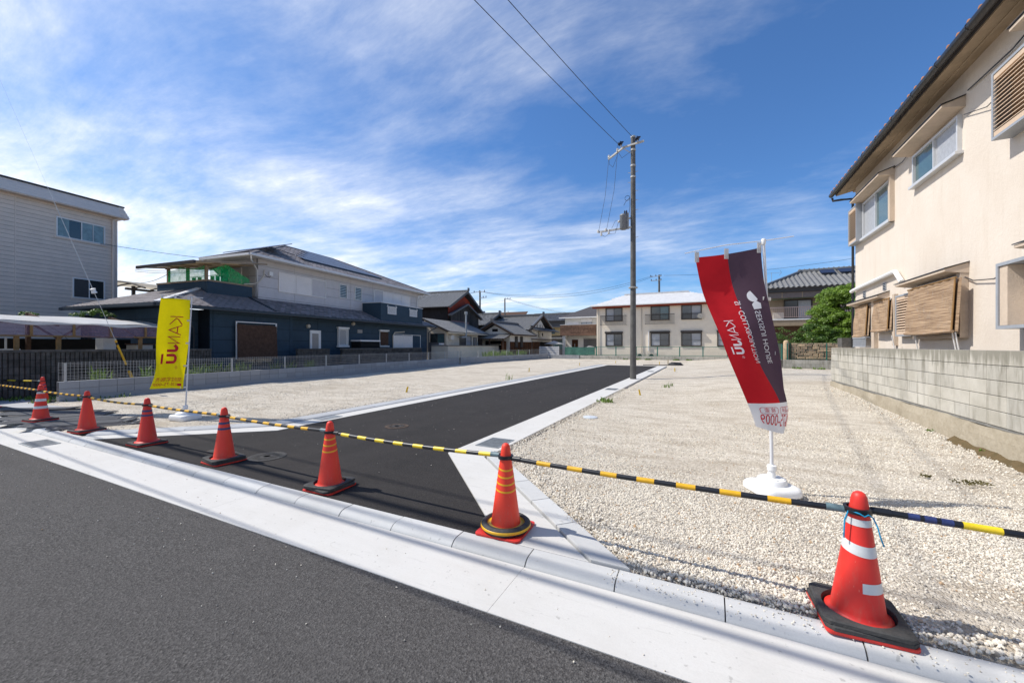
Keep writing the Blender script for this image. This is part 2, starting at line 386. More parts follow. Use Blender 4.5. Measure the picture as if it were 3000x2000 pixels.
# gratings and manholes
mat('galvanised', (0.36, 0.38, 0.39), 0.5, 0.2, 8, metal=0.3)
mat('pit_dark', (0.012, 0.012, 0.012), 0.9)
mat('cast_iron', (0.075, 0.070, 0.065), 0.6, 0.25, 20, 0.3, 80, metal=0.3)
mat('rusty_iron', (0.10, 0.07, 0.052), 0.75, 0.3, 14)
def grating(label, x0, x1, y0, y1, z, along='x', n=16):
    T = Thing('drain_grating', label, 'grating', ((x0+x1)/2, (y0+y1)/2, z), group='steel drain gratings')
    T.add('frame', MB().box(x0, x1, y0, y0+.018, z, z+.010).box(x0, x1, y1-.018, y1, z, z+.010).box(x0, x0+.018, y0+.019, y1-.019, z, z+.010).box(x1-.018, x1, y0+.019, y1-.019, z, z+.010), 'galvanised')
    T.add('pit', MB().box(x0+.005, x1-.005, y0+.005, y1-.005, z-.002, z+.0025), 'pit_dark')
    for i in range(n):
        t = (i+0.5)/n
        if along == 'x': b = MB().box(x0+.02, x1-.02, y0+.02+(y1-y0-.04)*t-.004, y0+.02+(y1-y0-.04)*t+.004, z+.003, z+.009)
        else: b = MB().box(x0+.02+(x1-x0-.04)*t-.010, x0+.02+(x1-x0-.04)*t+.010, y0+.02, y1-.02, z+.003, z+.009)
        T.add('bearing_bar', b, 'galvanised')
grating('steel drain grating set in the wide front gutter near the rubber mats', -9.72, -9.15, 2.12, 2.43, -0.046, 'y', 11)
grating('steel drain grating in the corner gutter behind the cone with four yellow bands', -3.12, -2.73, 5.05, 5.60, 0.004, 'x', 18)
grating('narrow steel drain grating in the gutter beside the far kerb of the new road', -7.16, -6.90, 5.38, 5.88, 0.004, 'y', 9)
grating('small steel drain grating in the gutter just before the utility pole', -3.13, -2.76, 13.35, 13.85, 0.004, 'x', 12)
grating('tiny steel drain grating in the gutter beyond the utility pole', -3.12, -2.78, 23.6, 24.2, 0.004, 'x', 10)
def manhole(label, x, y, r, rim):
    T = Thing('manhole_cover', label, 'manhole', (x, y, 0.0), group='manhole covers in the new road')
    T.add('rim', MB().lathe([(r-.035, .001), (r, .001), (r, .006), (r-.03, .008), (r-.035, .006)], 36, (x, y, 0)), rim)
    T.add('lid', MB().lathe([(0.001, .002), (r-.045, .002), (r-.045, .004), (0.001, .0045)], 36, (x, y, 0)), 'cast_iron')
    k = MB(); st = 0.036
    for i in range(-12, 13):
        for j in range(-12, 13):
            px, py = i*st, j*st; d = math.hypot(px, py)
            if 0.09 < d < r-.06: k.box(x+px-.012, x+px+.012, y+py-.012, y+py+.012, .0045, .0085)
    for rr in (0.035, 0.075):
        k.lathe([(rr-.008, .0045), (rr+.008, .0045), (rr+.008, .0085), (rr-.008, .0085)], 24, (x, y, 0))
    T.add('raised_tread', k, 'cast_iron', kind='stuff')
manhole('round iron manhole cover between the two cones on the new road', -5.33, 3.31, 0.235, 'cast_iron')
manhole('round iron manhole cover with a rusty rim farther up the new road', -5.17, 5.62, 0.215, 'rusty_iron')
T = Thing('valve_cover', 'small round iron valve cover in the asphalt behind a blue-taped cone', 'valve cover', (-6.28, 3.16, 0))
T.add('lid', MB().lathe([(0.001, .001), (.085, .001), (.085, .006), (0.001, .007)], 24, (-6.28, 3.16, 0)), 'cast_iron')
T.add('rim', MB().lathe([(.088, .001), (.105, .001), (.105, .005), (.088, .005)], 24, (-6.28, 3.16, 0)), 'rusty_iron')
mat('pale_plastic', (0.55, 0.58, 0.62), 0.5, 0.06)
T = Thing('meter_lid', 'pale round plastic lid lying flush in the gravel beside the gutter', 'lid', (-2.19, 8.08, float(lot_z(-2.19, 8.08))))
zt = T.org[2]
T.add('lid', MB().lathe([(0.001, zt), (.15, zt), (.15, zt+.018), (.14, zt+.024), (0.001, zt+.026)], 28, (-2.19, 8.08, 0)), 'pale_plastic', smooth=True)
T.add('knob', MB().lathe([(0.001, zt+.0265), (.02, zt+.0265), (.018, zt+.034), (0.001, zt+.034)], 12, (-2.19, 8.08, 0)), 'pale_plastic')
structure('concrete_apron', MB().poly([(-17.2, 3.35, -0.1), (-14.6, 2.95, -0.1), (-13.2, 3.75, -0.1), (-15.2, 3.62, -0.1), (-17.4, 3.85, -0.1)], (0, 0, 0.135)), 'kerb_grey')

# ------------------------------------------------------------------ loose gravel stones (nobody could count them)
def scatter(name, pts, smin, smax, m, label):
    me = bpy.data.meshes.new(name); me.from_pydata([tuple(p) for p in pts], [], [])
    o = obj(name, me, None); tag(o, label, 'gravel', kind='stuff')
    ng = bpy.data.node_groups.new(name, 'GeometryNodeTree'); ng.is_modifier = True
    ng.interface.new_socket('Geometry', in_out='INPUT', socket_type='NodeSocketGeometry'); ng.interface.new_socket('Geometry', in_out='OUTPUT', socket_type='NodeSocketGeometry')
    nd = ng.nodes; L = ng.links.new
    gi = nd.new('NodeGroupInput'); go = nd.new('NodeGroupOutput'); ip = nd.new('GeometryNodeInstanceOnPoints'); ico = nd.new('GeometryNodeMeshIcoSphere')
    ico.inputs['Radius'].default_value = 1.0; ico.inputs['Subdivisions'].default_value = 1
    rr = nd.new('FunctionNodeRandomValue'); rr.data_type = 'FLOAT_VECTOR'; rr.inputs[0].default_value = (0, 0, 0); rr.inputs[1].default_value = (6.28, 6.28, 6.28)
    rs = nd.new('FunctionNodeRandomValue'); rs.data_type = 'FLOAT_VECTOR'; rs.inputs[0].default_value = (smin, smin, smin*.7); rs.inputs[1].default_value = (smax, smax*.8, smax*.7); rs.inputs['Seed'].default_value = 5
    sm = nd.new('GeometryNodeSetMaterial'); sm.inputs['Material'].default_value = MATS[m]
    L(gi.outputs[0], ip.inputs['Points']); L(ico.outputs[0], sm.inputs[0]); L(sm.outputs[0], ip.inputs['Instance']); L(rr.outputs[0], ip.inputs['Rotation']); L(rs.outputs[0], ip.inputs['Scale']); L(ip.outputs[0], go.inputs[0])
    md = o.modifiers.new('stones', 'NODES'); md.node_group = ng; return o
def pts_in(x0, x1, y0, y1, dens, falloff=None):
    n = int((x1-x0)*(y1-y0)*dens); p = rng.random((n, 2))*[x1-x0, y1-y0]+[x0, y0]
    keep = ~inside(p[:, 0], p[:, 1], ROADPOLY)
    # stones lie in drifts
    dr = np.sin(p[:, 0]*1.3+p[:, 1]*0.7)+np.sin(p[:, 0]*-0.9+p[:, 1]*1.9+1.0)+np.sin(p[:, 0]*3.1+p[:, 1]*2.3)
    keep &= rng.random(n) < np.clip(0.58+0.26*dr, 0.08, 1)
    p = p[keep]; z = lot_z(p[:, 0], p[:, 1])+0.002; z = np.where(p[:, 1] < 2.76, 0.0, z)
    return np.c_[p, z]
near = np.r_[pts_in(-0.9, 3.35, 2.70, 5.2, 5200), pts_in(-2.6, -0.9, 2.7, 5.4, 3600)]
scatter('loose_gravel', near, 0.004, 0.0125, 'gravel_stone', 'loose pale crushed stone strewn over the lot')
scatter('loose_gravel', np.r_[pts_in(-2.6, 3.35, 5.2, 8.5, 800), pts_in(-12.6, -7.6, 2.72, 6.5, 300)], 0.005, 0.0135, 'gravel_stone', 'loose pale crushed stone strewn over the lot')
scatter('loose_gravel', np.r_[pts_in(-2.6, 3.35, 8.5, 15, 90), pts_in(-15, -7.6, 6.5, 12, 110)], 0.007, 0.016, 'gravel_stone', 'loose pale crushed stone strewn over the lot')
scatter('loose_gravel', np.r_[pts_in(-0.6, 3.3, 2.72, 4.6, 130), pts_in(-2.4, 3.3, 4.6, 8.0, 26)], 0.008, 0.020, 'gravel_stone', 'loose pale crushed stone strewn over the lot')
def edge_stones(a, b, n, sp):
    t = rng.random(n); a, b = np.array(a), np.array(b); p = a+(b-a)*t[:, None]; d = (b-a)/np.linalg.norm(b-a); nn = np.array([-d[1], d[0]])
    p = p+nn*np.abs(rng.normal(0, sp, n))[:, None]; return np.c_[p, lot_z(p[:, 0], p[:, 1])+0.006]
scatter('loose_gravel', np.r_[edge_stones((-2.63, 14), (-2.63, 4.9), 1500, .22), edge_stones((-2.45, 4.85), (-.45, 2.75), 1300, .15), edge_stones((-.4, 2.70), (3.3, 2.70), 1400, .12), edge_stones((3.36, 4.5), (3.36, 14.5), 1500, .20), edge_stones((-7.56, 4.8), (-7.56, 16), 500, .12)], 0.007, 0.018, 'gravel_stone', 'loose pale crushed stone strewn over the lot')

n_ = 420; ex = np.c_[-0.6+3.9*rng.random(n_), 2.52+.16*rng.random(n_), np.full(n_, .006)]
ex2 = np.c_[-3.2+.55*rng.random(260), 5+12*rng.random(260), np.full(260, .006)]; ex3 = np.c_[-7.1+4.4*rng.random(170), 3+14*rng.random(170), np.full(170, .004)]
ex4 = np.c_[-9+11*rng.random(160), 1.2+1.25*rng.random(160), np.full(160, -.044)]
scatter('loose_gravel', np.r_[ex, ex2, ex3, ex4], 0.002, 0.008, 'gravel_stone', 'loose pale crushed stone strewn over the lot')

# ------------------------------------------------------------------ concrete block walls
def f_oldblock(N, pos):
    sp = N.n('ShaderNodeSeparateXYZ', Vector=pos)
    a = N.noise(pos, 1.6, 6.0, 0.65); st = N.noise(N.map(pos, (5, 5, 0.9)), 1.6, 5.0, 0.6); g = N.noise(pos, 90.0, 4.0, 0.65)
    c = N.mix(N.ramp(a, 0.35, 0.72), (0.40, 0.375, 0.315, 1), (0.585, 0.555, 0.49, 1))
    oi = N.n('ShaderNodeObjectInfo').outputs['Random']
    c = N.mix(N.math('MULTIPLY', N.ramp(oi, 0.35, 1.0), 0.42), c, (0.36, 0.35, 0.32, 1))
    top = N.ramp(N.math('ADD', sp.outputs[2], N.math('MULTIPLY', N.math('SUBTRACT', st, 0.5), 0.9)), 1.18, 1.36)
    c = N.mix(N.math('MULTIPLY', top, 0.72), c, (0.17, 0.16, 0.125, 1))
    run = N.ramp(N.math('ADD', st, N.math('MULTIPLY', oi, 0.16)), 0.60, 0.78)
    c = N.mix(N.math('MULTIPLY', run, 0.62), c, (0.21, 0.195, 0.155, 1))
    c = N.mix(N.math('MULTIPLY', N.ramp(g, 0.45, 0.8), 0.25), c, (0.30, 0.28, 0.24, 1))
    return pbsdf(N, c, 0.92, g, 0.45, 0.008, 0.25)
custom('block_stained', f_oldblock)
mat('footing', (0.46, 0.405, 0.315), 0.95, 0.22, 2.2, 0.6, 18, col2=(0.29, 0.245, 0.175))
def block_mesh(l, t, h, bv=0.004):
    return MB().box(-l/2+.004, l/2-.004, -t/2, t/2, .004, h-.004).mesh('block', bevel=bv, seg=1)
# right-hand wall, runs along Y at X = 3.4
T = Thing('block_wall', 'weathered five-course concrete block wall in front of the beige house', 'wall', (3.48, 10, 0))
foot = MB()
fy = np.linspace(3.7, 14.9, 40)
def ff(u, v):
    y = 3.7+11.6*u; ly = 0.40+0.012*math.sin(3*y)+0.006*math.sin(11*y)
    return [(3.36-0.012*math.sin(1.7*y)-0.006*math.sin(7*y+1), y, -0.12), (3.375-0.008*math.sin(2.7*y), y, 0.27), (3.392, y, ly), (3.56, y, ly)][int(round(v*3))]
foot.grid(ff, 60, 3)
T.add('footing', foot, 'footing')
T.add('mortar', MB().box(3.415, 3.545, 3.7, 15.29, 0.40, 1.432), 'joint_mortar')
bm_ = block_mesh(0.4, 0.15, 0.2); 
for c in range(5):
    for i in range(29): T.piece('block', bm_, 'block_stained', (3.478+random.uniform(-.002, .002), 15.1-i*0.4, 0.436+c*0.2), (0, 0, R(90)))
# left-hand low wall with wire fence
def run_wall(label, a, b, courses, ztop, m, n=None, th=0.12, group=None, foot_h=0.2, name='block_wall'):
    a, b = Vector(a), Vector(b); L = (b-a).length; ang = math.degrees(math.atan2(b.y-a.y, b.x-a.x))
    n = n or int(round(L/0.4)); l = L/n
    ca, sa = math.cos(R(ang)), math.sin(R(ang)); ox, oy = a.x*ca+a.y*sa, -a.x*sa+a.y*ca
    T = Thing(name, label, 'wall', (ox, oy, 0), ang, group); z0 = ztop-0.2*courses
    T.add('footing', MB().box(ox, ox+L, oy-th/2-.012, oy+th/2+.012, -0.12, z0+.002), m)
    T.add('mortar', MB().box(ox+.004, ox+L-.004, oy-th/2+.008, oy+th/2-.008, z0+.004, ztop-.008), 'joint_mortar')
    me = block_mesh(l, th, 0.2)
    for c in range(courses):
        for i in range(n): T.piece('block', me, m, (ox+(i+.5)*l, oy, z0+c*0.2))
    return T, ox, oy, L
mat('fence_zinc', (0.50, 0.51, 0.52), 0.4, 0.08, metal=0.5)
def wire_fence(label, a, b, z0, h, n, m='fence_zinc', dx=0.075, rows=6, post=0.045, group=None, zd=True):
    a, b = Vector(a), Vector(b); L = (b-a).length; ang = math.degrees(math.atan2(b.y-a.y, b.x-a.x))
    ca, sa = math.cos(R(ang)), math.sin(R(ang)); ox, oy = a.x*ca+a.y*sa, -a.x*sa+a.y*ca
    T = Thing('wire_fence', label, 'fence', (ox, oy, z0), ang, group); l = L/n
    pm = MB().box(-post/2, post/2, -post/2, post/2, 0, h-.02).mesh('post', bevel=.005)
    pw = MB(); k = int(l/dx)
    for i in range(k): pw.box(i*l/k-.0022, i*l/k+.0022, -.035, -.0306, .03, h+.012)
    zs = [.05+(h-.06)*j/(rows-1) for j in range(rows)]
    if zd: zs += [.09, h-.05]
    for z in zs: pw.box(0, l, -.0304, -.026, z-.0025, z+.0025)
    wm = pw.mesh('mesh_panel', fix=False)
    for i in range(n):
        T.piece('post', pm, m, (ox+i*l+.14, oy, z0)); T.piece('mesh_panel', wm, m, (ox+i*l, oy, z0))
    T.piece('post', pm, m, (ox+L-.05, oy, z0))
    return T
P0, P1, P2 = (-15.3, 4.0, 0), (-17.4, 25.7, 0), (-16.45, 42.4, 0)
run_wall('new grey two-course block wall edging the lot before the dark blue house', P0, P1, 2, 0.545, 'block_new')
wire_fence('galvanised wire mesh fence on the low wall before the dark blue house', P0, P1, 0.545, 0.50, 10)
run_wall('new grey two-course block wall edging the lot before the tile-roofed houses', (-17.38, 25.9, 0), P2, 2, 0.56, 'block_new')
wire_fence('plain wire mesh fence on the low wall before the tile-roofed houses', (-17.38, 25.9, 0), P2, 0.56, 0.52, 7, dx=0.10, rows=4)
run_wall('short new grey block wall closing the lot below the green sheet', (-16.3, 42.5, 0), (-12.75, 42.55, 0), 2, 0.42, 'block_new')
run_wall('low weathered block wall below the green fence of the apartment house', (-12.7, 42.6, 0), (3.6, 42.6, 0), 1, 0.40, 'block_stained')
# ------------------------------------------------------------------ traffic cones and bars
def f_cone(N, pos):
    oi = N.n('ShaderNodeObjectInfo').outputs['Random']; sp = N.n('ShaderNodeSeparateXYZ', Vector=pos)
    c = N.mix(oi, (0.88, 0.058, 0.018, 1), (0.72, 0.026, 0.020, 1))
    f = N.noise(pos, 4.0, 5.0, 0.6); c = N.mix(N.math('MULTIPLY', N.ramp(f, 0.45, 0.75), 0.35), c, (0.82, 0.075, 0.035, 1))
    du = N.noise(N.map(pos, (6, 6, 2)), 5.0, 6.0, 0.7); lo = N.ramp(sp.outputs[2], 0.40, 0.02)
    c = N.mix(N.math('MULTIPLY', N.ramp(N.math('ADD', du, N.math('MULTIPLY', lo, 0.16)), 0.60, 0.84), 0.32), c, (0.42, 0.16, 0.11, 1))
    sc = N.noise(N.map(pos, (30, 30, 6)), 4.0, 3.0, 0.5); c = N.mix(N.math('MULTIPLY', N.ramp(sc, 0.70, 0.74), 0.5), c, (0.75, 0.30, 0.22, 1))
    return pbsdf(N, c, N.math('ADD', 0.38, N.math('MULTIPLY', du, 0.25)), du, 0.06, 0.01, 0.5)
custom('cone_red', f_cone)
mat('cone_base_red', (0.66, 0.03, 0.02), 0.55, 0.2, 9)
mat('rubber', (0.032, 0.032, 0.033), 0.62, 0.35, 9, 0.35, 25, col2=(0.075, 0.073, 0.07))
mat('bar_black', (0.013, 0.014, 0.018), 0.38, 0.2, 12)
mat('bar_yellow', (0.80, 0.43, 0.012), 0.40, 0.14, 14)
mat('bar_bright_yellow', (0.84, 0.60, 0.02), 0.40, 0.10, 14)
mat('tape_white', (0.66, 0.67, 0.66), 0.35, 0.06, 20)
mat('tape_blue', (0.035, 0.05, 0.16), 0.4, 0.25, 60)
mat('tape_orange', (0.82, 0.40, 0.012), 0.4, 0.08, 20)
mat('cord_blue', (0.02, 0.30, 0.52), 0.6, 0.1)
mat('socket_grey', (0.16, 0.24, 0.26), 0.5, 0.3, 30)
def rad(z):   # radius of the cone's shaft at height z
    pts = [(0.03, 0.135), (0.055, 0.121), (0.075, 0.117), (0.58, 0.046), (0.66, 0.036), (0.685, 0.030), (0.697, 0.016)]
    for (z0, r0), (z1, r1) in zip(pts, pts[1:]):
        if z <= z1: return r0+(r1-r0)*(z-z0)/(z1-z0)
    return 0.01
def shaft_mesh():
    p = [(0.150, 0.016), (0.152, 0.030), (0.146, 0.046), (0.130, 0.050), (0.121, 0.058), (0.117, 0.075)]
    p += [(rad(0.075+0.505*i/8), 0.075+0.505*i/8) for i in range(1, 9)]
    p += [(0.0415, 0.62), (0.037, 0.655), (0.033, 0.675), (0.026, 0.690), (0.014, 0.698), (0.002, 0.700)]
    return MB().lathe(p, 40).mesh('shaft', smooth=2)
shaft_me = shaft_mesh()
def rsq(h, c, n=4):   # rounded square outline
    o = []
    for k in range(4):
        cx, cy = [(h-c, h-c), (-h+c, h-c), (-h+c, -h+c), (h-c, -h+c)][k]
        for i in range(n+1):
            t = math.pi/2*(k+i/n); o.append((cx+c*math.cos(t), cy+c*math.sin(t)))
    return o
base_me = MB().poly([(x, y, 0.0) for x, y in rsq(.19, .03)], (0, 0, 0.018)).mesh('base', bevel=.005)
def weight_mesh(h=0.190, ri=0.156, t=0.024):
    n = 72; out = []; V = []; F = []
    for k in range(n):
        a = 2*math.pi*k/n; c, s_ = math.cos(a), math.sin(a); m = min(h/max(abs(c), abs(s_), 1e-6), h*1.414-0.022)
        ro = max(m, ri+.008)
        out.append((ro*c, ro*s_, ri*c, ri*s_))
    for z, ex in ((0, 0), (t-.006, 0), (t, .008)):
        for a in out:
            f = 1-ex/max(math.hypot(a[0], a[1]), .01); V.append((a[0]*f, a[1]*f, z))
        for a in out: V.append((a[2]*(1+ex*2), a[3]*(1+ex*2), z))
    for l in range(2):
        o = l*2*n; p = (l+1)*2*n
        for k in range(n):
            j = (k+1) % n; F += [(o+k, o+j, p+j, p+k), (o+n+j, o+n+k, p+n+k, p+n+j)]
    q = 4*n
    for k in range(n): F.append((q+k, q+(k+1) % n, q+n+(k+1) % n, q+n+k))
    return MB().add(V, F).mesh('weight', smooth=True)
weight_me = weight_mesh()
ring_w = MB().lathe([(0.153, 0), (0.190, 0.0), (0.202, 0.016), (0.200, 0.042), (0.180, 0.058), (0.156, 0.056), (0.150, 0.03)], 40).mesh('weight', smooth=2)
band_w = MB().lathe([(0.2025, 0.020), (0.2040, 0.024), (0.2035, 0.036), (0.2005, 0.041)], 40).mesh('band', smooth=2)
def wrap(z0, z1, a0=0, a1=360, tilt=0.0, off=0.0015, n=40, wav=0.0):
    """tape round the shaft; tilt raises one side"""
    def fn(u, v):
        a = R(a0+(a1-a0)*u); z = z0+(z1-z0)*v+tilt*math.sin(a-0.5)+wav*math.sin(u*31); r = rad(z)+off; return (r*math.cos(a), r*math.sin(a), z)
    return MB().grid(fn, n, 2)
def cone(label, x, y, z, rz, weights, tapes, tilt=(0, 0), red='cone_red', jitter=0):
    e = Thing('traffic_cone', label, 'cone', (x, y, z), group='red traffic cones along the new road'); t = e.e
    t.rotation_euler = (tilt[0], tilt[1], R(rz))
    obj('base', base_me, 'cone_base_red', t); obj('shaft', shaft_me, red, t)
    zz = 0.0185
    for k in range(weights):
        obj('weight', weight_me, 'rubber', t, (0, 0, zz), (0, 0, R(random.uniform(-9, 9)) if k or jitter else 0)); zz += 0.025
    if weights == -1:
        wo = obj('weight', ring_w, 'rubber', t, (0, 0, 0.019)); obj('band', band_w, 'bar_yellow', wo)
    for z0, z1, m, kw in tapes:
        obj('tape', wrap(z0, z1, **kw).mesh('tape', smooth=2), m, t)
    return t
CN = {}
c1 = cone('red cone with white tape bands, torn tape patch and blue cord', 0.73, 2.765, 0.008, 4, 2,
     [(0.525, 0.560, 'tape_white', {}), (0.385, 0.440, 'tape_white', dict(tilt=0.014)), (0.190, 0.240, 'tape_white', dict(a0=262, a1=335, tilt=-.006, n=14))], (0.0, R(0.6)))
for a_, pts in (('cord', [(-.055, -.03, .60), (-.075, -.04, .55), (-.078, -.045, .49), (-.08, -.05, .455)]), ('cord', [(.04, -.055, .585), (.055, -.072, .54), (.06, -.085, .50), (.072, -.095, .455)]),
                ('cord', [(-.055, -.03, .60), (-.02, -.068, .60), (.0, -.072, .588), (.015, -.074, .602), (.03, -.068, .59), (.04, -.055, .585)])):
    obj('cord', MB().tube(pts, 0.0035, 6).mesh('cord', smooth=2), 'cord_blue', c1)
cone('red cone with four thin yellow bands and a round yellow-rimmed weight', -1.475, 2.862, 0.006, 3, -1,
     [(0.500-.055*i, 0.513-.055*i, 'tape_orange', dict(tilt=0.016)) for i in range(4)])
cone('red cone with three thin yellow bands on the dark asphalt', -3.575, 2.885, 0.002, 5, 2, [(0.520-.062*i, 0.534-.062*i, 'tape_orange', dict(tilt=0.013)) for i in range(3)], jitter=1)
cone('red cone with two blue tapes and two askew weights beside the manhole', -5.61, 2.93, 0.002, -2, 2, [(0.485, 0.512, 'tape_blue', {}), (0.415, 0.442, 'tape_blue', {})], jitter=1)
cone('red cone with two blue tapes and one flat weight at the corner kerb', -7.66, 2.93, 0.003, 2, 1, [(0.490, 0.518, 'tape_blue', {}), (0.425, 0.452, 'tape_blue', {})])
cone('plain red cone without tape between the mats and the corner kerb', -9.68, 2.88, 0.012, 6, 1, [], (0, 0))
cone('red cone with two broad white bands standing on the rubber mats', -11.72, 2.84, 0.034, 9, 1, [(0.525, 0.560, 'tape_white', {}), (0.375, 0.425, 'tape_white', {}), (0.235, 0.285, 'tape_white', {})])
cone('red cone with two slanting purple tapes at the end of the low wall', -15.55, 3.80, -0.02, 12, 2, [(0.50, 0.522, 'tape_blue', dict(tilt=0.02)), (0.42, 0.442, 'tape_blue', dict(tilt=0.025))])
cone('red cone at the road edge beyond the rubber mats', -14.95, 2.86, 0.02, 8, 1, [])
cone('red cone holding the bar beside the block wall', 2.83, 2.70, 0.01, 8, 1, [])

def bar(label, a, b, first=0.16, pitch=0.252, yl=0.115, yel='bar_yellow', r=0.0172, sag=0.0, sleeves=True, label_tapes=False):
    a, b = Vector(a), Vector(b); d = (b-a); L = d.length; d.normalize()
    e = Thing('cone_bar', label, 'barrier bar', tuple(a), group='yellow and black bars between the cones').e
    A = Vector((0, 0, 0)); rg = 0.062
    pt = lambda s: A+d*s-Vector((0, 0, sag*4*(s/L)*(1-s/L)))
    s0, s1 = rg+.012, L-rg-.012
    obj('tube', MB().tube([pt(s0+(s1-s0)*i/10) for i in range(11)], r, 12).mesh('tube', smooth=True), 'bar_black', e)
    s = first+rg
    while s+yl < s1-.06:
        obj('yellow_band', MB().tube([pt(s+yl*i/2) for i in range(3)], r+.0008, 12).mesh('yellow_band', smooth=True), yel, e); s += pitch
    if label_tapes:
        for k in range(3): obj('label_tape', MB().tube([pt(.20+k*.062), pt(.245+k*.062)], r+.001, 12).mesh('label_tape', smooth=True), 'tape_blue', e)
    for q, sg in ((A, 1), (A+d*L, -1)):
        obj('end_ring', MB().lathe([(rg-.014, -.006), (rg, -.006), (rg, .008), (rg-.014, .008), (rg-.014, -.006)], 28, tuple(q)).mesh('end_ring', smooth=True), 'bar_black', e)
        if sleeves: obj('socket', MB().tube([q+d*sg*(rg-.006), q+d*sg*(rg+.075)], [r+.0022, r+.0035], 12).mesh('socket', smooth=True), 'bar_black' if sg > 0 else 'socket_grey', e)
    return e
rz_ = 0.588
C = [(2.83, 2.70), (0.73, 2.765), (-1.475, 2.862), (-3.575, 2.885), (-5.61, 2.93), (-7.66, 2.93), (-9.68, 2.88), (-11.72, 2.84), (-14.95, 2.86)]
hs = [0.575, 0.608, 0.588, 0.584, 0.585, 0.588, 0.606, 0.605, 0.60]
def q(i, dz=0): return (C[i][0], C[i][1], hs[i]+dz)
bar('yellow and black bar with blue label tapes, from the blue-corded cone to the block wall', q(1, .008), q(0), first=.34, pitch=.29, yl=.135, yel='bar_bright_yellow', label_tapes=True)
bar('yellow and black bar between the blue-corded cone and the four-banded cone', q(2), q(1, -.008), first=.22, sag=.012)
bar('bright yellow and black bar between the four-banded and the three-banded cone', q(3), q(2, .014), first=.12, pitch=.238, yel='bar_bright_yellow', sag=.02)
bar('yellow and black bar between the three-banded cone and the cone with askew weights', q(4), q(3, .012), first=.10, pitch=.235, sag=.015)
bar('yellow and black bar crossing before the yellow banner stand', q(5), q(4, .012), first=.14, pitch=.225, sag=.01)
bar('yellow and black bar between the plain cone and the cone at the corner kerb', q(6), q(5, .012), first=.12, pitch=.23, sag=.03)
bar('yellow and black bar over the rubber mats, ending at the plain cone', q(7), q(6, .012), first=.12, pitch=.25, sag=.01)
bar('yellow and black bar over the rubber mats, ending at the white-banded cone', q(8), q(7, .012), first=.12, pitch=.24)
bar('yellow and black bar held by the cone at the end of the low wall', (-19.2, 2.75, .58), (-15.55, 3.80, .565), first=.35, pitch=.55, yl=.28, yel='bar_bright_yellow')
cone('red cone holding the far bar before the dark ribbed wall', -19.2, 2.75, 0.0, 3, 1, [])

# ------------------------------------------------------------------ rubber mats on the gravel
mat('mat_rubber', (0.12, 0.122, 0.127), 0.8, 0.3, 5, 0.5, 70, col2=(0.16, 0.16, 0.165))
def rubber_mat(label, c, l, wd, rz, z, sd):
    e = Thing('rubber_mat', label, 'mat', (c[0], c[1], z), group='grey rubber mats laid on the gravel').e; e.rotation_euler = (0, 0, R(rz))
    rr = random.Random(sd); a, b_ = rr.uniform(0, 6), rr.uniform(0, 6)
    top = lambda u, v: ((u-.5)*l, (v-.5)*wd+.03*math.sin(3*u+a), .013+.008*math.sin(4*u+a)*abs(2*u-1)+.006*math.sin(5*v+b_)+(.03*max(0, abs(2*u-1)-.8)/.2 if rr and sd % 2 else 0))
    m = MB().grid(top, 16, 4)
    n = len(m.v); m.add([(x, y, zz-.012) for x, y, zz in m.v], [])
    m.f += [tuple(i+n for i in reversed(f)) for f in m.f[:64]]
    for i in range(16): m.f += [(i+1, i, i+n, i+1+n), (4*17+i, 4*17+i+1, 4*17+i+1+n, 4*17+i+n)]
    for j in range(4): m.f += [(j*17, (j+1)*17, (j+1)*17+n, j*17+n), ((j+1)*17+16, j*17+16, j*17+16+n, (j+1)*17+16+n)]
    obj('sheet', m.mesh('sheet', smooth=True), 'mat_rubber', e)
    k = MB()
    for j in range(9):
        v = (j+.5)/9; pts = [Vector(top(u/12, v))+Vector((0, 0, .0015)) for u in range(13)]; k.tube(pts, .0025, 4)
    obj('rib', k.mesh('rib'), 'mat_rubber', e)
rubber_mat('short rubber mat nearest the corner kerb, before the plain cone', (-10.12, 3.13), 1.2, .28, 62, .012, 1)
rubber_mat('rubber mat with lifted end, second from the corner kerb', (-10.72, 3.12), 1.55, .46, 58, .014, 3)
rubber_mat('rubber mat under the white-banded cone', (-11.55, 3.12), 1.8, .62, 52, .012, 4)
rubber_mat('long rubber mat behind the white-banded cone', (-12.35, 3.20), 1.8, .56, 46, .013, 6)
rubber_mat('wide rubber mat beside the concrete apron', (-13.05, 3.28), 1.8, .56, 40, .014, 8)
rubber_mat('outermost rubber mat overlapping the concrete apron', (-13.75, 3.35), 1.6, .34, 38, .038, 9)

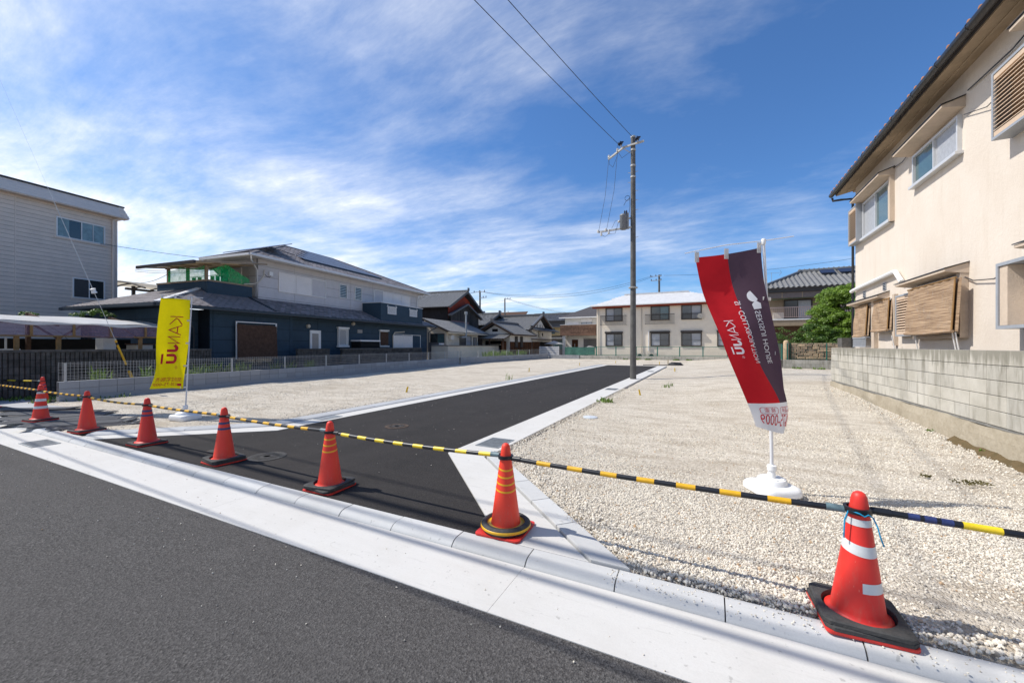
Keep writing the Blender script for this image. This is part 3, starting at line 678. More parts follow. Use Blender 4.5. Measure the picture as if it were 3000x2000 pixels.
# ------------------------------------------------------------------ banners
TXT = {}
def text_mesh(s, size=1.0):
    c = bpy.data.curves.new('t', 'FONT'); c.body = s; c.size = size; c.resolution_u = 3
    o = bpy.data.objects.new('t', c); COL.objects.link(o); dg = bpy.context.evaluated_depsgraph_get()
    me = bpy.data.meshes.new_from_object(o.evaluated_get(dg)); COL.objects.unlink(o); bpy.data.objects.remove(o); bpy.data.curves.remove(c)
    v = [(p.co.x, p.co.y) for p in me.vertices]; f = [tuple(p.vertices) for p in me.polygons]; bpy.data.meshes.remove(me)
    return v, f
def fit(vf, L):
    v, f = vf; x0 = min(p[0] for p in v); k = L/(max(p[0] for p in v)-x0); return [((p[0]-x0)*k, p[1]) for p in v], f
def ribbon(pts, wd):
    """flat stroke along a polyline, mitred"""
    P = [Vector(p) for p in pts]; L = []; Rr = []
    for i, p in enumerate(P):
        d0 = (P[i]-P[i-1]).normalized() if i else (P[1]-P[0]).normalized(); d1 = (P[i+1]-P[i]).normalized() if i < len(P)-1 else d0
        n0, n1 = Vector((-d0.y, d0.x)), Vector((-d1.y, d1.x)); m = (n0+n1); m = m.normalized() if m.length > 1e-4 else n0
        k = wd/2/max(m.dot(n0), .35); L.append(p+m*k); Rr.append(p-m*k)
    n = len(P); return [tuple(a) for a in L+Rr], [(i, i+1, n+i+1, n+i) for i in range(n-1)]
def arc(cx, cy, rx, ry, a0, a1, n=10): return [(cx+rx*math.cos(R(a0+(a1-a0)*i/n)), cy+ry*math.sin(R(a0+(a1-a0)*i/n))) for i in range(n+1)]
def kanju():
    """the KANJU word mark: thin K A N, heavy J U with a bar over the U; letters one unit tall, reading along +x"""
    t = .085; h = .27; S_ = []
    S_ += [ribbon([(0, -.02), (0, 1.02)], t), ribbon([(.78, 1.0), (.16, .5), (.26, .34), (.78, 0)], t)]
    S_ += [ribbon([(.86, 0), (1.32, 1.0), (1.78, 0)], t), ribbon([(1.02, .30), (1.62, .30)], t)]
    S_ += [ribbon([(1.98, 0), (1.98, 1.0), (2.62, 0), (2.62, 1.0)], t)]
    S_ += [ribbon([(2.80, .36)]+arc(3.14, .30, .22, .17, 200, 360, 10)+[(3.36, 1.0)], h)]
    S_ += [ribbon([(3.80, 1.0), (3.80, .42)]+arc(4.15, .40, .35, .27, 180, 360, 12)+[(4.50, 1.0)], h)]
    S_ += [ribbon([(3.66, 1.30), (4.64, 1.30)], .15)]
    v, f = [], []
    for a, b in S_:
        o = len(v); v += a; f += [tuple(i+o for i in q_) for q_ in b]
    return v, f
def registered():
    v, f = ribbon(arc(0, 0, .5, .5, 0, 360, 20), .08); tv, tf = text_mesh('R', .75)
    return (v, f), ([(a-.24, b-.26) for a, b in tv], tf)
def lay(vf, surf, off, place, name, m, parent, maxe=0.03):
    """wrap a flat mark over the cloth: place maps mark coords to cloth coords (metres from the top edge / hoist)"""
    v, f = vf; bm = bmesh.new(); bv = [bm.verts.new((*place(*p), 0)) for p in v]
    for q_ in f:
        try: bm.faces.new([bv[i] for i in q_])
        except ValueError: pass
    bmesh.ops.triangulate(bm, faces=bm.faces)
    for _ in range(4):
        le = [e for e in bm.edges if e.calc_length() > maxe]
        if not le: break
        bmesh.ops.subdivide_edges(bm, edges=le, cuts=1); bmesh.ops.triangulate(bm, faces=[x for x in bm.faces if len(x.verts) > 3])
    for vv in bm.verts: vv.co = surf(vv.co.x, vv.co.y, off)
    me = bpy.data.meshes.new(name); bm.to_mesh(me); bm.free(); return obj(name, me, m, parent)
mat('banner_yellow', (0.90, 0.74, 0.004), 0.62, 0.06, 3, 0.05, 40, trans=0.55)
mat('print_red', (0.52, 0.012, 0.022), 0.6, 0.06)
mat('banner_red', (0.56, 0.016, 0.024), 0.6, 0.06, 3, 0.05, 40, trans=0.5)
mat('banner_purple', (0.098, 0.058, 0.082), 0.6, 0.06, 3, 0.05, 40, trans=0.42)
mat('banner_white', (0.78, 0.77, 0.76), 0.6, 0.04, 3, trans=0.5)
mat('print_white', (0.82, 0.82, 0.83), 0.6, 0.03, trans=0.2)
mat('white_plastic', (0.80, 0.80, 0.79), 0.38, 0.04, 8)
mat('pole_white', (0.70, 0.71, 0.73), 0.35, 0.05, 8)
rv = Vector((math.cos(R(26.367)), math.sin(R(26.367)), 0)); fv = Vector((-rv.y, rv.x, 0)); zv = Vector((0, 0, 1))
def tank(T, x, y, rz, kind):
    m = MB()
    if kind == 0:
        out = rsq(.235, .09, 6); lv = [(0, .95), (.015, 1.0), (.085, 1.0), (.105, .955), (.112, .90)]
        V = []; n = len(out)
        for z, k in lv: V += [(a*k, b*k*(0.82), z) for a, b in out]
        F = [(l*n+i, l*n+(i+1) % n, (l+1)*n+(i+1) % n, (l+1)*n+i) for l in range(len(lv)-1) for i in range(n)]+[tuple(range(n-1, -1, -1)), tuple(range((len(lv)-1)*n, len(lv)*n))]
        m.add(V, F).lathe([(.17, .1125), (.165, .135), (.13, .165), (.075, .18), (.045, .19)], 28)
    else:
        out = rsq(.215, .11, 6); lv = [(0.0, .90), (.02, 1.0), (.06, 1.0), (.085, .93), (.098, .80)]
        V = []; n = len(out)
        for z, k in lv: V += [(a*k*.98, b*k, z) for a, b in out]
        F = [(l*n+i, l*n+(i+1) % n, (l+1)*n+(i+1) % n, (l+1)*n+i) for l in range(len(lv)-1) for i in range(n)]+[tuple(range(n-1, -1, -1)), tuple(range((len(lv)-1)*n, len(lv)*n))]
        m.add(V, F).lathe([(.135, .099), (.13, .14), (.12, .150), (.05, .155)], 28)
        for k in range(6): m.lathe([(.02, .149), (.022, .157), (.012, .161)], 10, (.09*math.cos(k*1.05+.3), .09*math.sin(k*1.05+.3), 0))
    o = obj('water_tank', m.mesh('water_tank', smooth=True), 'white_plastic', T.e, None, (0, 0, R(rz)))
    obj('collar', MB().lathe([(.034, .15), (.036, .20), (.030, .225), (.042, .228), (.042, .275), (.028, .283)], 18).mesh('collar', smooth=True), 'white_plastic', T.e)

def banner(T, corners_l, corners_r, curl, fold, parts, marks, top, bot, arm, tabs, ang):
    """corners_l / corners_r: edge curves as functions of t (0 top .. 1 bottom) giving (s, z, depth) relative to the base"""
    pass
# --- yellow banner
T = Thing('banner_stand', 'yellow KANJU banner with red lettering on a white water-tank stand', 'banner', (-9.40, 4.20, lot_z(-9.4, 4.2).item())); E = T.e
tank(T, 0, 0, 8, 0)
ptop = rv*.13+zv*2.47; pole = lambda t: rv*(.13*t)+zv*(.2+2.27*t)
obj('pole', MB().tube([pole(i/8) for i in range(9)], [.0125]*4+[.0105]*5, 10).mesh('pole', smooth=True), 'pole_white', E)
obj('cross_arm', MB().tube([ptop-rv*.62+zv*.02-fv*.03, ptop-rv*.3+zv*.012, ptop+rv*.22-zv*.03+fv*.01], .0045, 8).mesh('cross_arm', smooth=True), 'pole_white', E)
def ysurf(s, v, off=0.0):
    # s: 0 hoist (at the pole) .. 0.575 fly, v: 0 top .. 1.80 bottom
    u = s/.575; t = v/1.80
    dr = .13*(1-.80*t)-.035; ww = .555+.02*t+.13*max(0, (t-.72)/.28)**1.6*u
    x = dr-ww*u-.115*t**1.5*u*.9-.02*math.sin(6*t)*u
    z = 2.40-1.775*t-.055*t*u+.03*u+.01*math.sin(3.1*u)
    dp = .03*math.sin(5.5*t+2.2*u)*(.3+.7*t)+.035*math.sin(9*u+4*t)*t**1.4+.10*u*t-.05*u
    return rv*x+zv*z+fv*(dp+off)
obj('cloth', MB().grid(lambda u, t: ysurf(u*.575, t*1.8), 24, 60).mesh('cloth', smooth=2), 'banner_yellow', E)
for i, s in enumerate((.545, .29, .03)):
    a = ysurf(s, 0); obj('tab', MB().poly([a-rv*.022-fv*.004, a+rv*.022-fv*.004, a+rv*.022+zv*.075-fv*.004, a-rv*.022+zv*.075-fv*.004], fv*.003).mesh('tab'), 'banner_white', E)
for t in (.235, .49, .745, .985):
    a = ysurf(.02, 1.8*t, -.004); b = pole((a.z-.2)/2.27); obj('tab', MB().bar(a-rv*.03, b+rv*.018-fv*.014, .004, .032).mesh('tab'), 'banner_white', E)
lay(kanju(), ysurf, -.007, lambda x, y: (.12+.04*x/4.5+y*.23, .36+x*.203), 'lettering', 'print_red', E)
for rg_ in registered(): lay(rg_, ysurf, -.007, lambda x, y: (.165+x*.06, 1.375+y*.06), 'lettering', 'print_red', E)
tv, tf = text_mesh('関西住宅販売', .098); lay((tv, tf), ysurf, -.007, lambda x, y: (.03+x*.82, 1.655-y), 'lettering', 'print_red', E)
tv, tf = text_mesh('0120-75-0009', .085); lay((tv, tf), ysurf, -.007, lambda x, y: (.125+x*.86, 1.745-y), 'lettering', 'print_red', E)
lay(([(0, 0), (.085, 0), (.085, .05), (0, .05)], [(0, 1, 2, 3)]), ysurf, -.007, lambda x, y: (.03+x, 1.745-y), 'dial_emblem', 'print_red', E)
# --- red and purple banner
zb = lot_z(.58, 4.76).item()
T = Thing('banner_stand', 'tall red and purple banner with white lettering on a white water-tank stand', 'banner', (.58, 4.76, zb)); E = T.e
tank(T, 0, 0, 28, 1)
pole2 = lambda t: rv*(-.085*t**1.6)+zv*(.18+2.37*t)
obj('pole', MB().tube([pole2(i/10) for i in range(11)], [.0165]*5+[.0135]*6, 12).mesh('pole', smooth=True), 'pole_white', E)
pt = pole2(1.0)
obj('pole_cap', MB().lathe([(.018, -.04), (.021, -.03), (.021, .01), (.014, .02)], 14, tuple(pt)).mesh('pole_cap', smooth=True), 'white_plastic', E)
obj('cross_arm', MB().tube([pt-rv*.745-zv*.10+fv*.12, pt-rv*.35-zv*.03+fv*.05, pt+zv*.0, pt+rv*.28+zv*.035-fv*.04], .0048, 8).mesh('cross_arm', smooth=True), 'pole_white', E)
def lerp_pts(t, P):
    for (t0, a0), (t1, a1) in zip(P, P[1:]):
        if t <= t1+1e-9:
            k = (t-t0)/(t1-t0); return a0+(a1-a0)*k
    return P[-1][1]
def smooth_pts(P, n=80):
    ts = np.linspace(0, 1, n+1); y = np.array([lerp_pts(t, P) for t in ts])
    for _ in range(40): y[1:-1] = .25*y[:-2]+.5*y[1:-1]+.25*y[2:]
    return lambda t: float(np.interp(t, ts, y))
# edge curves relative to the stand: lateral s and height, read top to bottom
Ls = smooth_pts([(0, -.745), (.30, -.625), (.55, -.52), (.72, -.40), (.83, -.315), (.92, -.27), (1, -.25)])
Lz = smooth_pts([(0, 2.395), (.3, 1.87), (.55, 1.42), (.83, .915), (1, .70)])
Rs = smooth_pts([(0, -.125), (.25, -.105), (.42, -.075), (.55, .00), (.68, .06), (.80, .095), (.88, .100), (1, -.005)])
Rz = smooth_pts([(0, 2.475), (.25, 2.02), (.55, 1.44), (.80, 1.00), (.88, .86), (1, .645)])
def psurf(s, v, off=0.0):
    # s: 0 at the hoist (pole side) .. 0.60 at the free edge; v: 0 top .. 1.8 bottom
    u = 1-s/.60; t = v/1.80
    k = sstep(.55, .95, t).item()
    uu = u-(u-math.sin(u*1.65)/math.sin(1.65))*(-1.0)*0 if False else u
    h = (1-k)*u+k*(math.sin(u*1.9)/1.0 if u*1.9 < 1.5708 else 1.0-.10*((u*1.9-1.5708)/.33)**2)
    x = Ls(t)+(Rs(t)-Ls(t))*h
    z = Lz(t)+(Rz(t)-Lz(t))*u-.012*math.sin(math.pi*u)*(1-t)-.03*math.sin(math.pi*u)*sstep(.9, 1, t).item()
    dp = .12*(1-u)*(1-t)+.028*math.sin(4.2*t*2+1.5*u)+.05*math.sin(5.5*u+5*t)*t*(1-.3*k)-.09*math.sin(math.pi*min(1, u*.85))*k+.12*k*max(0, u-.42)**1.3-.05-.085*sstep(.15, .5, t).item()
    return rv*x+zv*z+fv*(dp+off)
def clothpart(name, s0, s1, v0, v1, m, nu, nv):
    return obj(name, MB().grid(lambda a, b: psurf(s0+(s1-s0)*a, v0+(v1-v0)*b), nu, nv).mesh(name, smooth=2), m, E)
cl = clothpart('cloth', .30, .60, 0, 1.50, 'banner_red', 16, 50); cl['label'] = 'red half of the banner'
clothpart('cloth', .0, .30, 0, 1.50, 'banner_purple', 16, 50)['label'] = 'dark purple half of the banner'
clothpart('cloth', .0, .60, 1.50, 1.80, 'banner_white', 32, 12)['label'] = 'white foot of the banner'
for s in (.585, .31, .015):
    a = psurf(s, 0); obj('tab', MB().poly([a-rv*.022-fv*.005-zv*.05, a+rv*.022-fv*.005-zv*.05, a+rv*.022+zv*.055-fv*.005, a-rv*.022+zv*.055-fv*.005], fv*.003).mesh('tab'), 'banner_white', E)
for t in (.28, .565):
    a = psurf(.03, 1.8*t, -.006); b = pole2((a.z-.18)/2.37); obj('tab', MB().bar(a-rv*.02, b+rv*.03-fv*.02, .004, .034).mesh('tab'), 'banner_white', E)
O_ = -.007
lay(kanju(), psurf, O_, lambda x, y: (.425+y*.085, .68+x*.0705), 'lettering', 'print_white', E)
for rg_ in registered(): lay(rg_, psurf, O_, lambda x, y: (.455+x*.022, 1.035+y*.022), 'lettering', 'print_white', E)
tv, tf = fit(text_mesh('SI - COLLXBORATION', .078), .60); lay((tv, tf), psurf, O_, lambda x, y: (.287+y, .495+x), 'lettering', 'print_white', E)
tv, tf = fit(text_mesh('SEKISUI HOUSE', .088), .50); lay((tv, tf), psurf, O_, lambda x, y: (.118+y, .61+x), 'lettering', 'print_white', E)
# two-part emblem over the name
dm = arc(0, 0, .055, .055, 40, 262, 16); lay(([(a, b) for a, b in dm], [tuple(range(len(dm)))]), psurf, O_, lambda x, y: (.150-x, .465+y*1.0), 'emblem', 'print_white', E)
pg = [(-.052, .0), (.0, -.038), (.052, .0), (.045, .055), (-.045, .055)]; lay((pg, [(0, 1, 2, 3, 4)]), psurf, O_, lambda x, y: (.135+x*.9, .543+y*.9), 'emblem', 'print_white', E)
tv, tf = text_mesh('0120-75-0009', .155); lay((tv, tf), psurf, O_, lambda x, y: (.02+x*.60, 1.735-y), 'lettering', 'print_red', E)
def rrect(w_, h_, c): return [(a, b) for a, b in [(c, 0), (w_-c, 0), (w_, c), (w_, h_-c), (w_-c, h_), (c, h_), (0, h_-c), (0, c), (c, 0)]]
lay(ribbon(rrect(.20, .075, .015), .005), psurf, O_, lambda x, y: (.13+x, 1.545+y), 'lettering', 'print_red', E)
lay(ribbon(rrect(.17, .075, .015), .005), psurf, O_, lambda x, y: (.36+x, 1.545+y), 'lettering', 'print_red', E)
tv, tf = text_mesh('kanju阪神', .062); lay((tv, tf), psurf, O_, lambda x, y: (.115+x*.75, 1.602-y), 'lettering', 'print_red', E)
tv, tf = text_mesh('検 索', .062); lay((tv, tf), psurf, O_, lambda x, y: (.39+x*.75, 1.602-y), 'lettering', 'print_red', E)

# ------------------------------------------------------------------ boundary stakes
mat('stake_yellow', (0.72, 0.48, 0.01), 0.55, 0.12, 20)
mat('wood_pale', (0.52, 0.43, 0.29), 0.8, 0.15, 12)
for lb, x, y, h, tl in [('leaning yellow boundary stake nearest the left kerb of the new road', -8.64, 9.82, .17, 14), ('yellow boundary stake halfway along the left gravel plot', -9.09, 20.51, .21, 3),
        ('yellow boundary stake near the far end of the left gravel plot', -8.64, 28.86, .20, 3), ('yellow boundary stake beyond the head of the new road', -7.05, 34.15, .18, 0),
        ('yellow boundary stake beside the hose at the head of the new road', -3.44, 33.23, .22, 2), ('leaning yellow boundary stake beside the utility pole gutter', -1.83, 12.42, .16, -12), ('yellow boundary stake past the utility pole in the right gravel plot', -1.70, 24.5, .20, -2)]:
    zz = float(lot_z(x, y))-.02
    T = Thing('boundary_stake', lb, 'stake', (x, y, zz), group='yellow boundary stakes in the gravel'); T.e.rotation_euler = (0, R(tl), R(20))
    obj('shaft', MB().box(-.022, .022, -.022, .022, 0, h+.02).mesh('shaft', bevel=.004), 'stake_yellow', T.e)
    obj('cap', MB().poly([(-.018, -.018, h+.0205), (.018, -.018, h+.0205), (.018, .018, h+.0205), (-.018, .018, h+.0205)], (0, 0, .012)).mesh('cap', bevel=.004), 'stake_yellow', T.e)
T = Thing('wooden_stake', 'pale wooden stake standing beside the coiled black hose', 'stake', (-2.73, 32.36, 0))
T.add('shaft', MB().box(-2.765, -2.695, 32.33, 32.39, 0, .42), 'wood_pale', bevel=.006)
mat('hose_black', (0.03, 0.032, 0.04), 0.5, 0.2)
hp = [(-4.4, 31.2, .03), (-4.0, 31.45, .03), (-3.4, 31.2, .03), (-3.0, 31.5, .03), (-2.75, 31.9, .03)]+[(-2.2+.55*math.cos(t*.5)*(1-.008*t), 32.3+.5*math.sin(t*.5)*(1-.008*t), float(lot_z(-2.2, 32.3))+.03+.004*t) for t in range(0, 44)]
tag(obj('hose', MB().tube(hp, .03, 6).mesh('hose', smooth=2), 'hose_black'), 'black hose coiled on the gravel at the head of the new road', 'hose')
# ------------------------------------------------------------------ building helpers
class Face:
    """a wall plane: axis 'x' -> plane x = pos, runs along y; axis 'y' -> plane y = pos, runs along x; sgn = outward direction"""
    def __init__(s, T, axis, pos, sgn): s.T, s.ax, s.p, s.s = T, axis, pos, sgn
    def bx(s, a0, a1, z0, z1, d0, d1, mb=None):
        mb = mb or MB(); e0, e1 = sorted((s.p+s.s*d0, s.p+s.s*d1))
        return mb.box(e0, e1, a0, a1, z0, z1) if s.ax == 'x' else mb.box(a0, a1, e0, e1, z0, z1)
    def pt(s, a, z, d): return (s.p+s.s*d, a, z) if s.ax == 'x' else (a, s.p+s.s*d, z)
    def box(s, name, m, a0, a1, z0, z1, d0, d1, parent=None, **k): return s.T.add(name, s.bx(a0, a1, z0, z1, d0, d1), m, parent, **k)
    def tube(s, name, m, pts, r, parent=None, n=8): return s.T.add(name, MB().tube([s.pt(*p) for p in pts], r, n), m, parent, smooth=True)
    def panels(s, m, a0, a1, z0, z1, da, dz, d0, d1, gap=.016, name='wall_panel', holes=(), zoff=0.0, aoff=0.0):
        zs = [z0]; z = z0+(zoff or dz)
        while z < z1-.05: zs.append(z); z += dz
        zs.append(z1); as_ = [a0]; a = a0+(aoff or da)
        while a < a1-.1: as_.append(a); a += da
        as_.append(a1)
        for q0, q1 in zip(zs, zs[1:]):
            for b0, b1 in zip(as_, as_[1:]):
                if any(h0 < (b0+b1)/2 < h1 and g0 < (q0+q1)/2 < g1 for h0, h1, g0, g1 in holes): continue
                s.T.add(name, s.bx(b0+gap/2, b1-gap/2, q0+gap/2, q1-gap/2, d0, d1), m)
    def window(s, a0, a1, z0, z1, fm='alu', gm='glass_dark', d=.05, fw=.035, mull=(0.5,), hor=(), curtain=None, name='window', shift=True, back=0.0, rail=None):
        w = s.T.add(name, s.bx(a0, a1, z1-fw, z1, back, d).__class__() if False else s.ring(a0, a1, z0, z1, fw, back, d), fm)
        n = len(mull); xs = [a0+fw]+[a0+(a1-a0)*t for t in mull]+[a1-fw]
        for i, t in enumerate(mull): s.box('mullion', fm, a0+(a1-a0)*t-.018, a0+(a1-a0)*t+.018, z0+fw+.001, z1-fw-.001, back+.004, d-.008, w)
        for h in hor: s.box('mullion', fm, a0+fw+.001, a1-fw-.001, z0+(z1-z0)*h-.008, z0+(z1-z0)*h+.008, back+.006, d-.014, w)
        for i in range(len(xs)-1):
            g_ = gm[i % len(gm)] if isinstance(gm, (list, tuple)) else gm
            s.box('pane', g_, xs[i]+.012, xs[i+1]-.012, z0+fw-.004, z1-fw+.004, back+.012, back+.020, w)
        return w
    def ring(s, a0, a1, z0, z1, fw, d0, d1):
        mb = MB(); s.bx(a0, a1, z0, z0+fw, d0, d1, mb); s.bx(a0, a1, z1-fw, z1, d0, d1, mb); s.bx(a0, a0+fw, z0+fw, z1-fw, d0, d1, mb); s.bx(a1-fw, a1, z0+fw, z1-fw, d0, d1, mb); return mb
    def shutter(s, a0, a1, z0, z1, n, m='shutter_white', d=.06, slat=.05, box=None, name='shutter'):
        w = s.T.add(name, s.ring(a0, a1, z0, z1, .03, 0, d), m); e1 = a1
        L = (a1-a0-.06)/n
        for i in range(n):
            b0 = a0+.03+i*L; mb = MB(); z = z0+.035
            while z < z1-.035-slat: s.bx(b0+.012, b0+L-.012, z, z+slat*.86, .012, d-.018, mb); z += slat
            s.T.add('shutter_panel', mb, m, w)
            s.box('shutter_stile', m, b0, b0+.011, z0+.031, z1-.031, .011, d-.008, w)
        return w
def roof_plane(T, name, pts, th, m, parent=None):
    P = [Vector(p) for p in pts]; n = (P[1]-P[0]).cross(P[2]-P[0]).normalized()
    if n.z < 0: n = -n
    return T.add(name, MB().poly([p-n*th for p in P], n*th), m, parent), n
def tile_field(T, parent, pts, a, b, tw, th, me, m, name, limit=300, stagger=0.0, lift=0.004, jit=0.002, camd=None):
    """cover the roof plane pts with tiles, rows run along a-b (eave), upwards into the plane"""
    P = [Vector(p) for p in pts]; a, b = Vector(a), Vector(b); n = (P[1]-P[0]).cross(P[2]-P[0]).normalized()
    if n.z < 0: n = -n
    if n.cross(b-a).z < 0: a, b = b, a
    U = (b-a).normalized(); V = n.cross(U)
    st = np.array([((p-a).dot(U), (p-a).dot(V)) for p in P]); Mx = Matrix((U, V, n)).transposed()
    s0, s1, t1 = st[:, 0].min(), st[:, 0].max(), st[:, 1].max(); pos = []
    r = 0; t = 0.0
    while t < t1:
        s = s0-(tw*stagger if r % 2 else 0)
        while s < s1+tw: pos.append((s, t)); s += tw
        r += 1; t += th
    pos = np.array(pos); ctr = pos+[tw/2, th*.45]; keep = inside(ctr[:, 0], ctr[:, 1], [tuple(q_) for q_ in st]); pos = pos[keep]
    if len(pos) == 0: return
    wpos = [a+U*s+V*t+n*(lift+random.uniform(0, jit)) for s, t in pos]
    eul = Mx.to_euler()
    order = sorted(range(len(wpos)), key=lambda i: (wpos[i]-Vector((0, 0, 1.5))).length)
    for i in order[:limit]: T.piece(name, me, m, wpos[i], eul, parent=parent)
    rest = order[limit:]
    if rest:
        base = np.array([tuple(v.co) for v in me.vertices]) @ np.array(Mx).T; fs = [tuple(p.vertices) for p in me.polygons]; mb = MB()
        nb = len(base); V_ = []; F_ = []
        for k, i in enumerate(rest):
            V_.append(base+np.array(wpos[i])); F_ += [tuple(j+k*nb for j in f) for f in fs]
        mb.v = [tuple(x) for x in np.concatenate(V_)]; mb.f = F_
        T.add(name+'_field', mb, m, parent, kind='stuff', fix=False)
def shingle(w_, h_, t):   # flat slate with a cut corner
    return MB().poly([(.004, -.02, 0.002), (w_*.62, -.02, 0.002), (w_*.70, .03, 0.002), (w_-.004, .03, 0.002), (w_-.004, h_, -.004), (.004, h_, -.004)], (0, 0, t)).mesh('shingle')
def pantile(w_, h_, k=.065, t=.012, n=5):
    prof = [(w_*i/n, k*(math.sin(2*math.pi*(i/n)+.6)*.5+.5)) for i in range(n+1)]; V = []
    for y, dz in ((-.03, .022), (h_, 0.0)):
        V += [(x, y, z+dz) for x, z in prof]
    V += [(x, -.03, max(z+.022-.03, -.005)) for x, z in prof]
    F = [(i, i+1, n+2+i, n+1+i) for i in range(n)]+[(2*n+2+i, 2*n+3+i, i+1, i) for i in range(n)]
    return MB().add(V, F).mesh('roof_tile', fix=False)
def ridge(T, a, b, r, m, name='ridge_cap', parent=None, n=10):
    return T.add(name, MB().tube([a, b], r, n), m, parent, smooth=True)

mat('navy_panel', (0.036, 0.064, 0.092), 0.62, 0.10, 3, 0.25, 120, rnd=0.05)
mat('navy_trim', (0.022, 0.034, 0.046), 0.5, 0.1, 3)
mat('joint_navy', (0.012, 0.018, 0.025), 0.8)
mat('grey_panel', (0.56, 0.54, 0.545), 0.65, 0.06, 3, 0.2, 120, rnd=0.03)
mat('joint_grey', (0.18, 0.175, 0.175), 0.8)
mat('slate_shingle', (0.25, 0.225, 0.225), 0.62, 0.22, 5, 0.3, 60, rnd=0.34, isl=True)
mat('roof_under', (0.085, 0.08, 0.085), 0.8, 0.2)
mat('gutter_white', (0.68, 0.67, 0.66), 0.45, 0.06)
mat('alu', (0.62, 0.63, 0.64), 0.4, 0.05, metal=0.2)
mat('alu_white', (0.80, 0.79, 0.77), 0.45, 0.05)
mat('alu_brown', (0.035, 0.026, 0.022), 0.45, 0.15)
mat('shutter_white', (0.86, 0.81, 0.77), 0.55, 0.05, 2)
mat('solar', (0.030, 0.040, 0.075), 0.30, 0.2, 4, spec=0.25)
mat('solar_frame', (0.02, 0.02, 0.024), 0.4)
mat('tan_alu', (0.28, 0.20, 0.125), 0.5, 0.1)
mat('poly_cream', (0.62, 0.56, 0.44), 0.5, 0.1, 2, trans=0.5)
mat('shade_brown', (0.10, 0.058, 0.04), 0.9, 0.25, 8, 0.3, 60)
mat('black_cover', (0.012, 0.012, 0.013), 0.8, 0.2, 6, 0.4, 8)
mat('plastic_cream', (0.55, 0.50, 0.42), 0.5, 0.08)
glass('glass_dark'); glass('glass_teal', (0.07, 0.13, 0.14), .08); glass('glass_grey', (0.085, 0.09, 0.095), .12)
mat('curtain_pale', (0.42, 0.43, 0.45), 0.35, 0.16, 14, 0.3, 20, spec=0.7)
mat('curtain_teal', (0.22, 0.33, 0.35), 0.30, 0.25, 5, 0.3, 9, spec=0.7)
mat('frosted', (0.30, 0.28, 0.26), 0.35, 0.1, 5, spec=0.6)
m_ = bpy.data.materials.new('net_green'); m_.use_nodes = True; MATS['net_green'] = m_
t_ = m_.node_tree; t_.nodes.clear(); N_ = NT(t_)
gp = N_.n('ShaderNodeNewGeometry').outputs['Position']
N_.n('ShaderNodeOutputMaterial', Surface=N_.n('ShaderNodeMixShader', _0=N_.math('ADD', .28, N_.math('MULTIPLY', N_.noise(gp, 4.0), .65)), _1=N_.n('ShaderNodeBsdfTransparent'), _2=N_.n('ShaderNodeBsdfDiffuse', Color=(0.015, 0.42, 0.14, 1))))

# ------------------------------------------------------------------ the dark blue house (its own frame, turned 6.6 degrees)
AN = 6.6
H = Thing('dark_blue_house', 'two-storey house, grey panels above dark blue, with slate roof and solar panels', 'house', (-17.5, 18.0, 0), AN)
F1 = Face(H, 'x', -17.5, 1); F1L = Face(H, 'x', -17.2, 1); F2 = Face(H, 'x', -18.5, 1)
H.add('wall', MB().box(-26.5, -17.53, 15.05, 28.11, .0, 2.98).box(-26.5, -17.23, 11.1, 15.045, 0, 2.98).box(-22.5, -17.9, 9.75, 11.09, 0, 2.98), 'joint_navy')
H.add('upper_wall', MB().box(-21.0, -18.53, 14.14, 18.995, 3.2, 5.80).box(-26.5, -18.53, 19.0, 28.31, 3.2, 5.80), 'joint_grey')
F1.panels('navy_panel', 15.06, 28.11, .35, 2.97, 1.86, .545, -.028, 0, zoff=.3)
F1L.panels('navy_panel', 11.1, 14.9, .35, 2.97, 1.82, .545, -.028, 0, zoff=.3, aoff=.12)
F1L.box('corner_post', 'navy_panel', 14.905, 15.05, .35, 2.97, -.1, .012)
F2.panels('grey_panel', 14.2, 28.31, 3.55, 5.8, 2.12, .525, -.028, 0, zoff=.36)
Face(H, 'y', 14.14, -1).panels('grey_panel', -21.0, -18.53, 3.9, 5.8, 2.0, .525, 0, .02)
Face(H, 'y', 9.75, -1).panels('navy_panel', -22.4, -17.92, .35, 2.95, 1.5, .545, 0, .02)
Face(H, 'x', -17.9, 1).panels('navy_panel', 9.75, 11.09, .35, 2.95, 1.4, .545, 0, .02)
H.add('soffit', MB().box(-22.9, -16.98, 9.2, 10.0, 2.985, 3.03).box(-17.6, -16.98, 10.0, 28.3, 2.985, 3.03), 'navy_trim')
H.add('soffit', MB().poly([(-17.98, 13.5, 5.805), (-17.98, 28.9, 5.805), (-28.0, 28.9, 5.805), (-28.0, 19.2, 5.805), (-21.2, 13.5, 5.805)], (0, 0, .045)), 'gutter_white')
# upper hip roof
e = 5.86; rA, rB = (-23.0, 19.46, 8.05), (-23.0, 23.71, 8.05)
qf = [(-17.85, 13.37, e), (-17.85, 28.98, e), rB, rA]; ql = [(-21.35, 13.37, e), (-17.85, 13.37, e), rA]
mr, _ = roof_plane(H, 'roof', qf, .05, 'roof_under'); roof_plane(H, 'roof_slope', ql, .05, 'roof_under', mr)
roof_plane(H, 'roof_slope', [(-17.85, 28.98, e), (-28.15, 28.98, e), rB], .05, 'roof_under', mr); roof_plane(H, 'roof_slope', [(-28.15, 28.98, e), (-28.15, 19.3, e), rA, rB], .05, 'roof_under', mr); roof_plane(H, 'roof_slope', [(-28.15, 19.3, e), (-21.35, 13.37, e), rA], .05, 'roof_under', mr)
sh_me = shingle(.30, .17, .020)
tile_field(H, mr, qf, qf[0], qf[1], .30, .17, sh_me, 'slate_shingle', 'shingle', 0, .5)
tile_field(H, mr, ql, ql[0], ql[1], .30, .17, sh_me, 'slate_shingle', 'shingle', 0, .5)
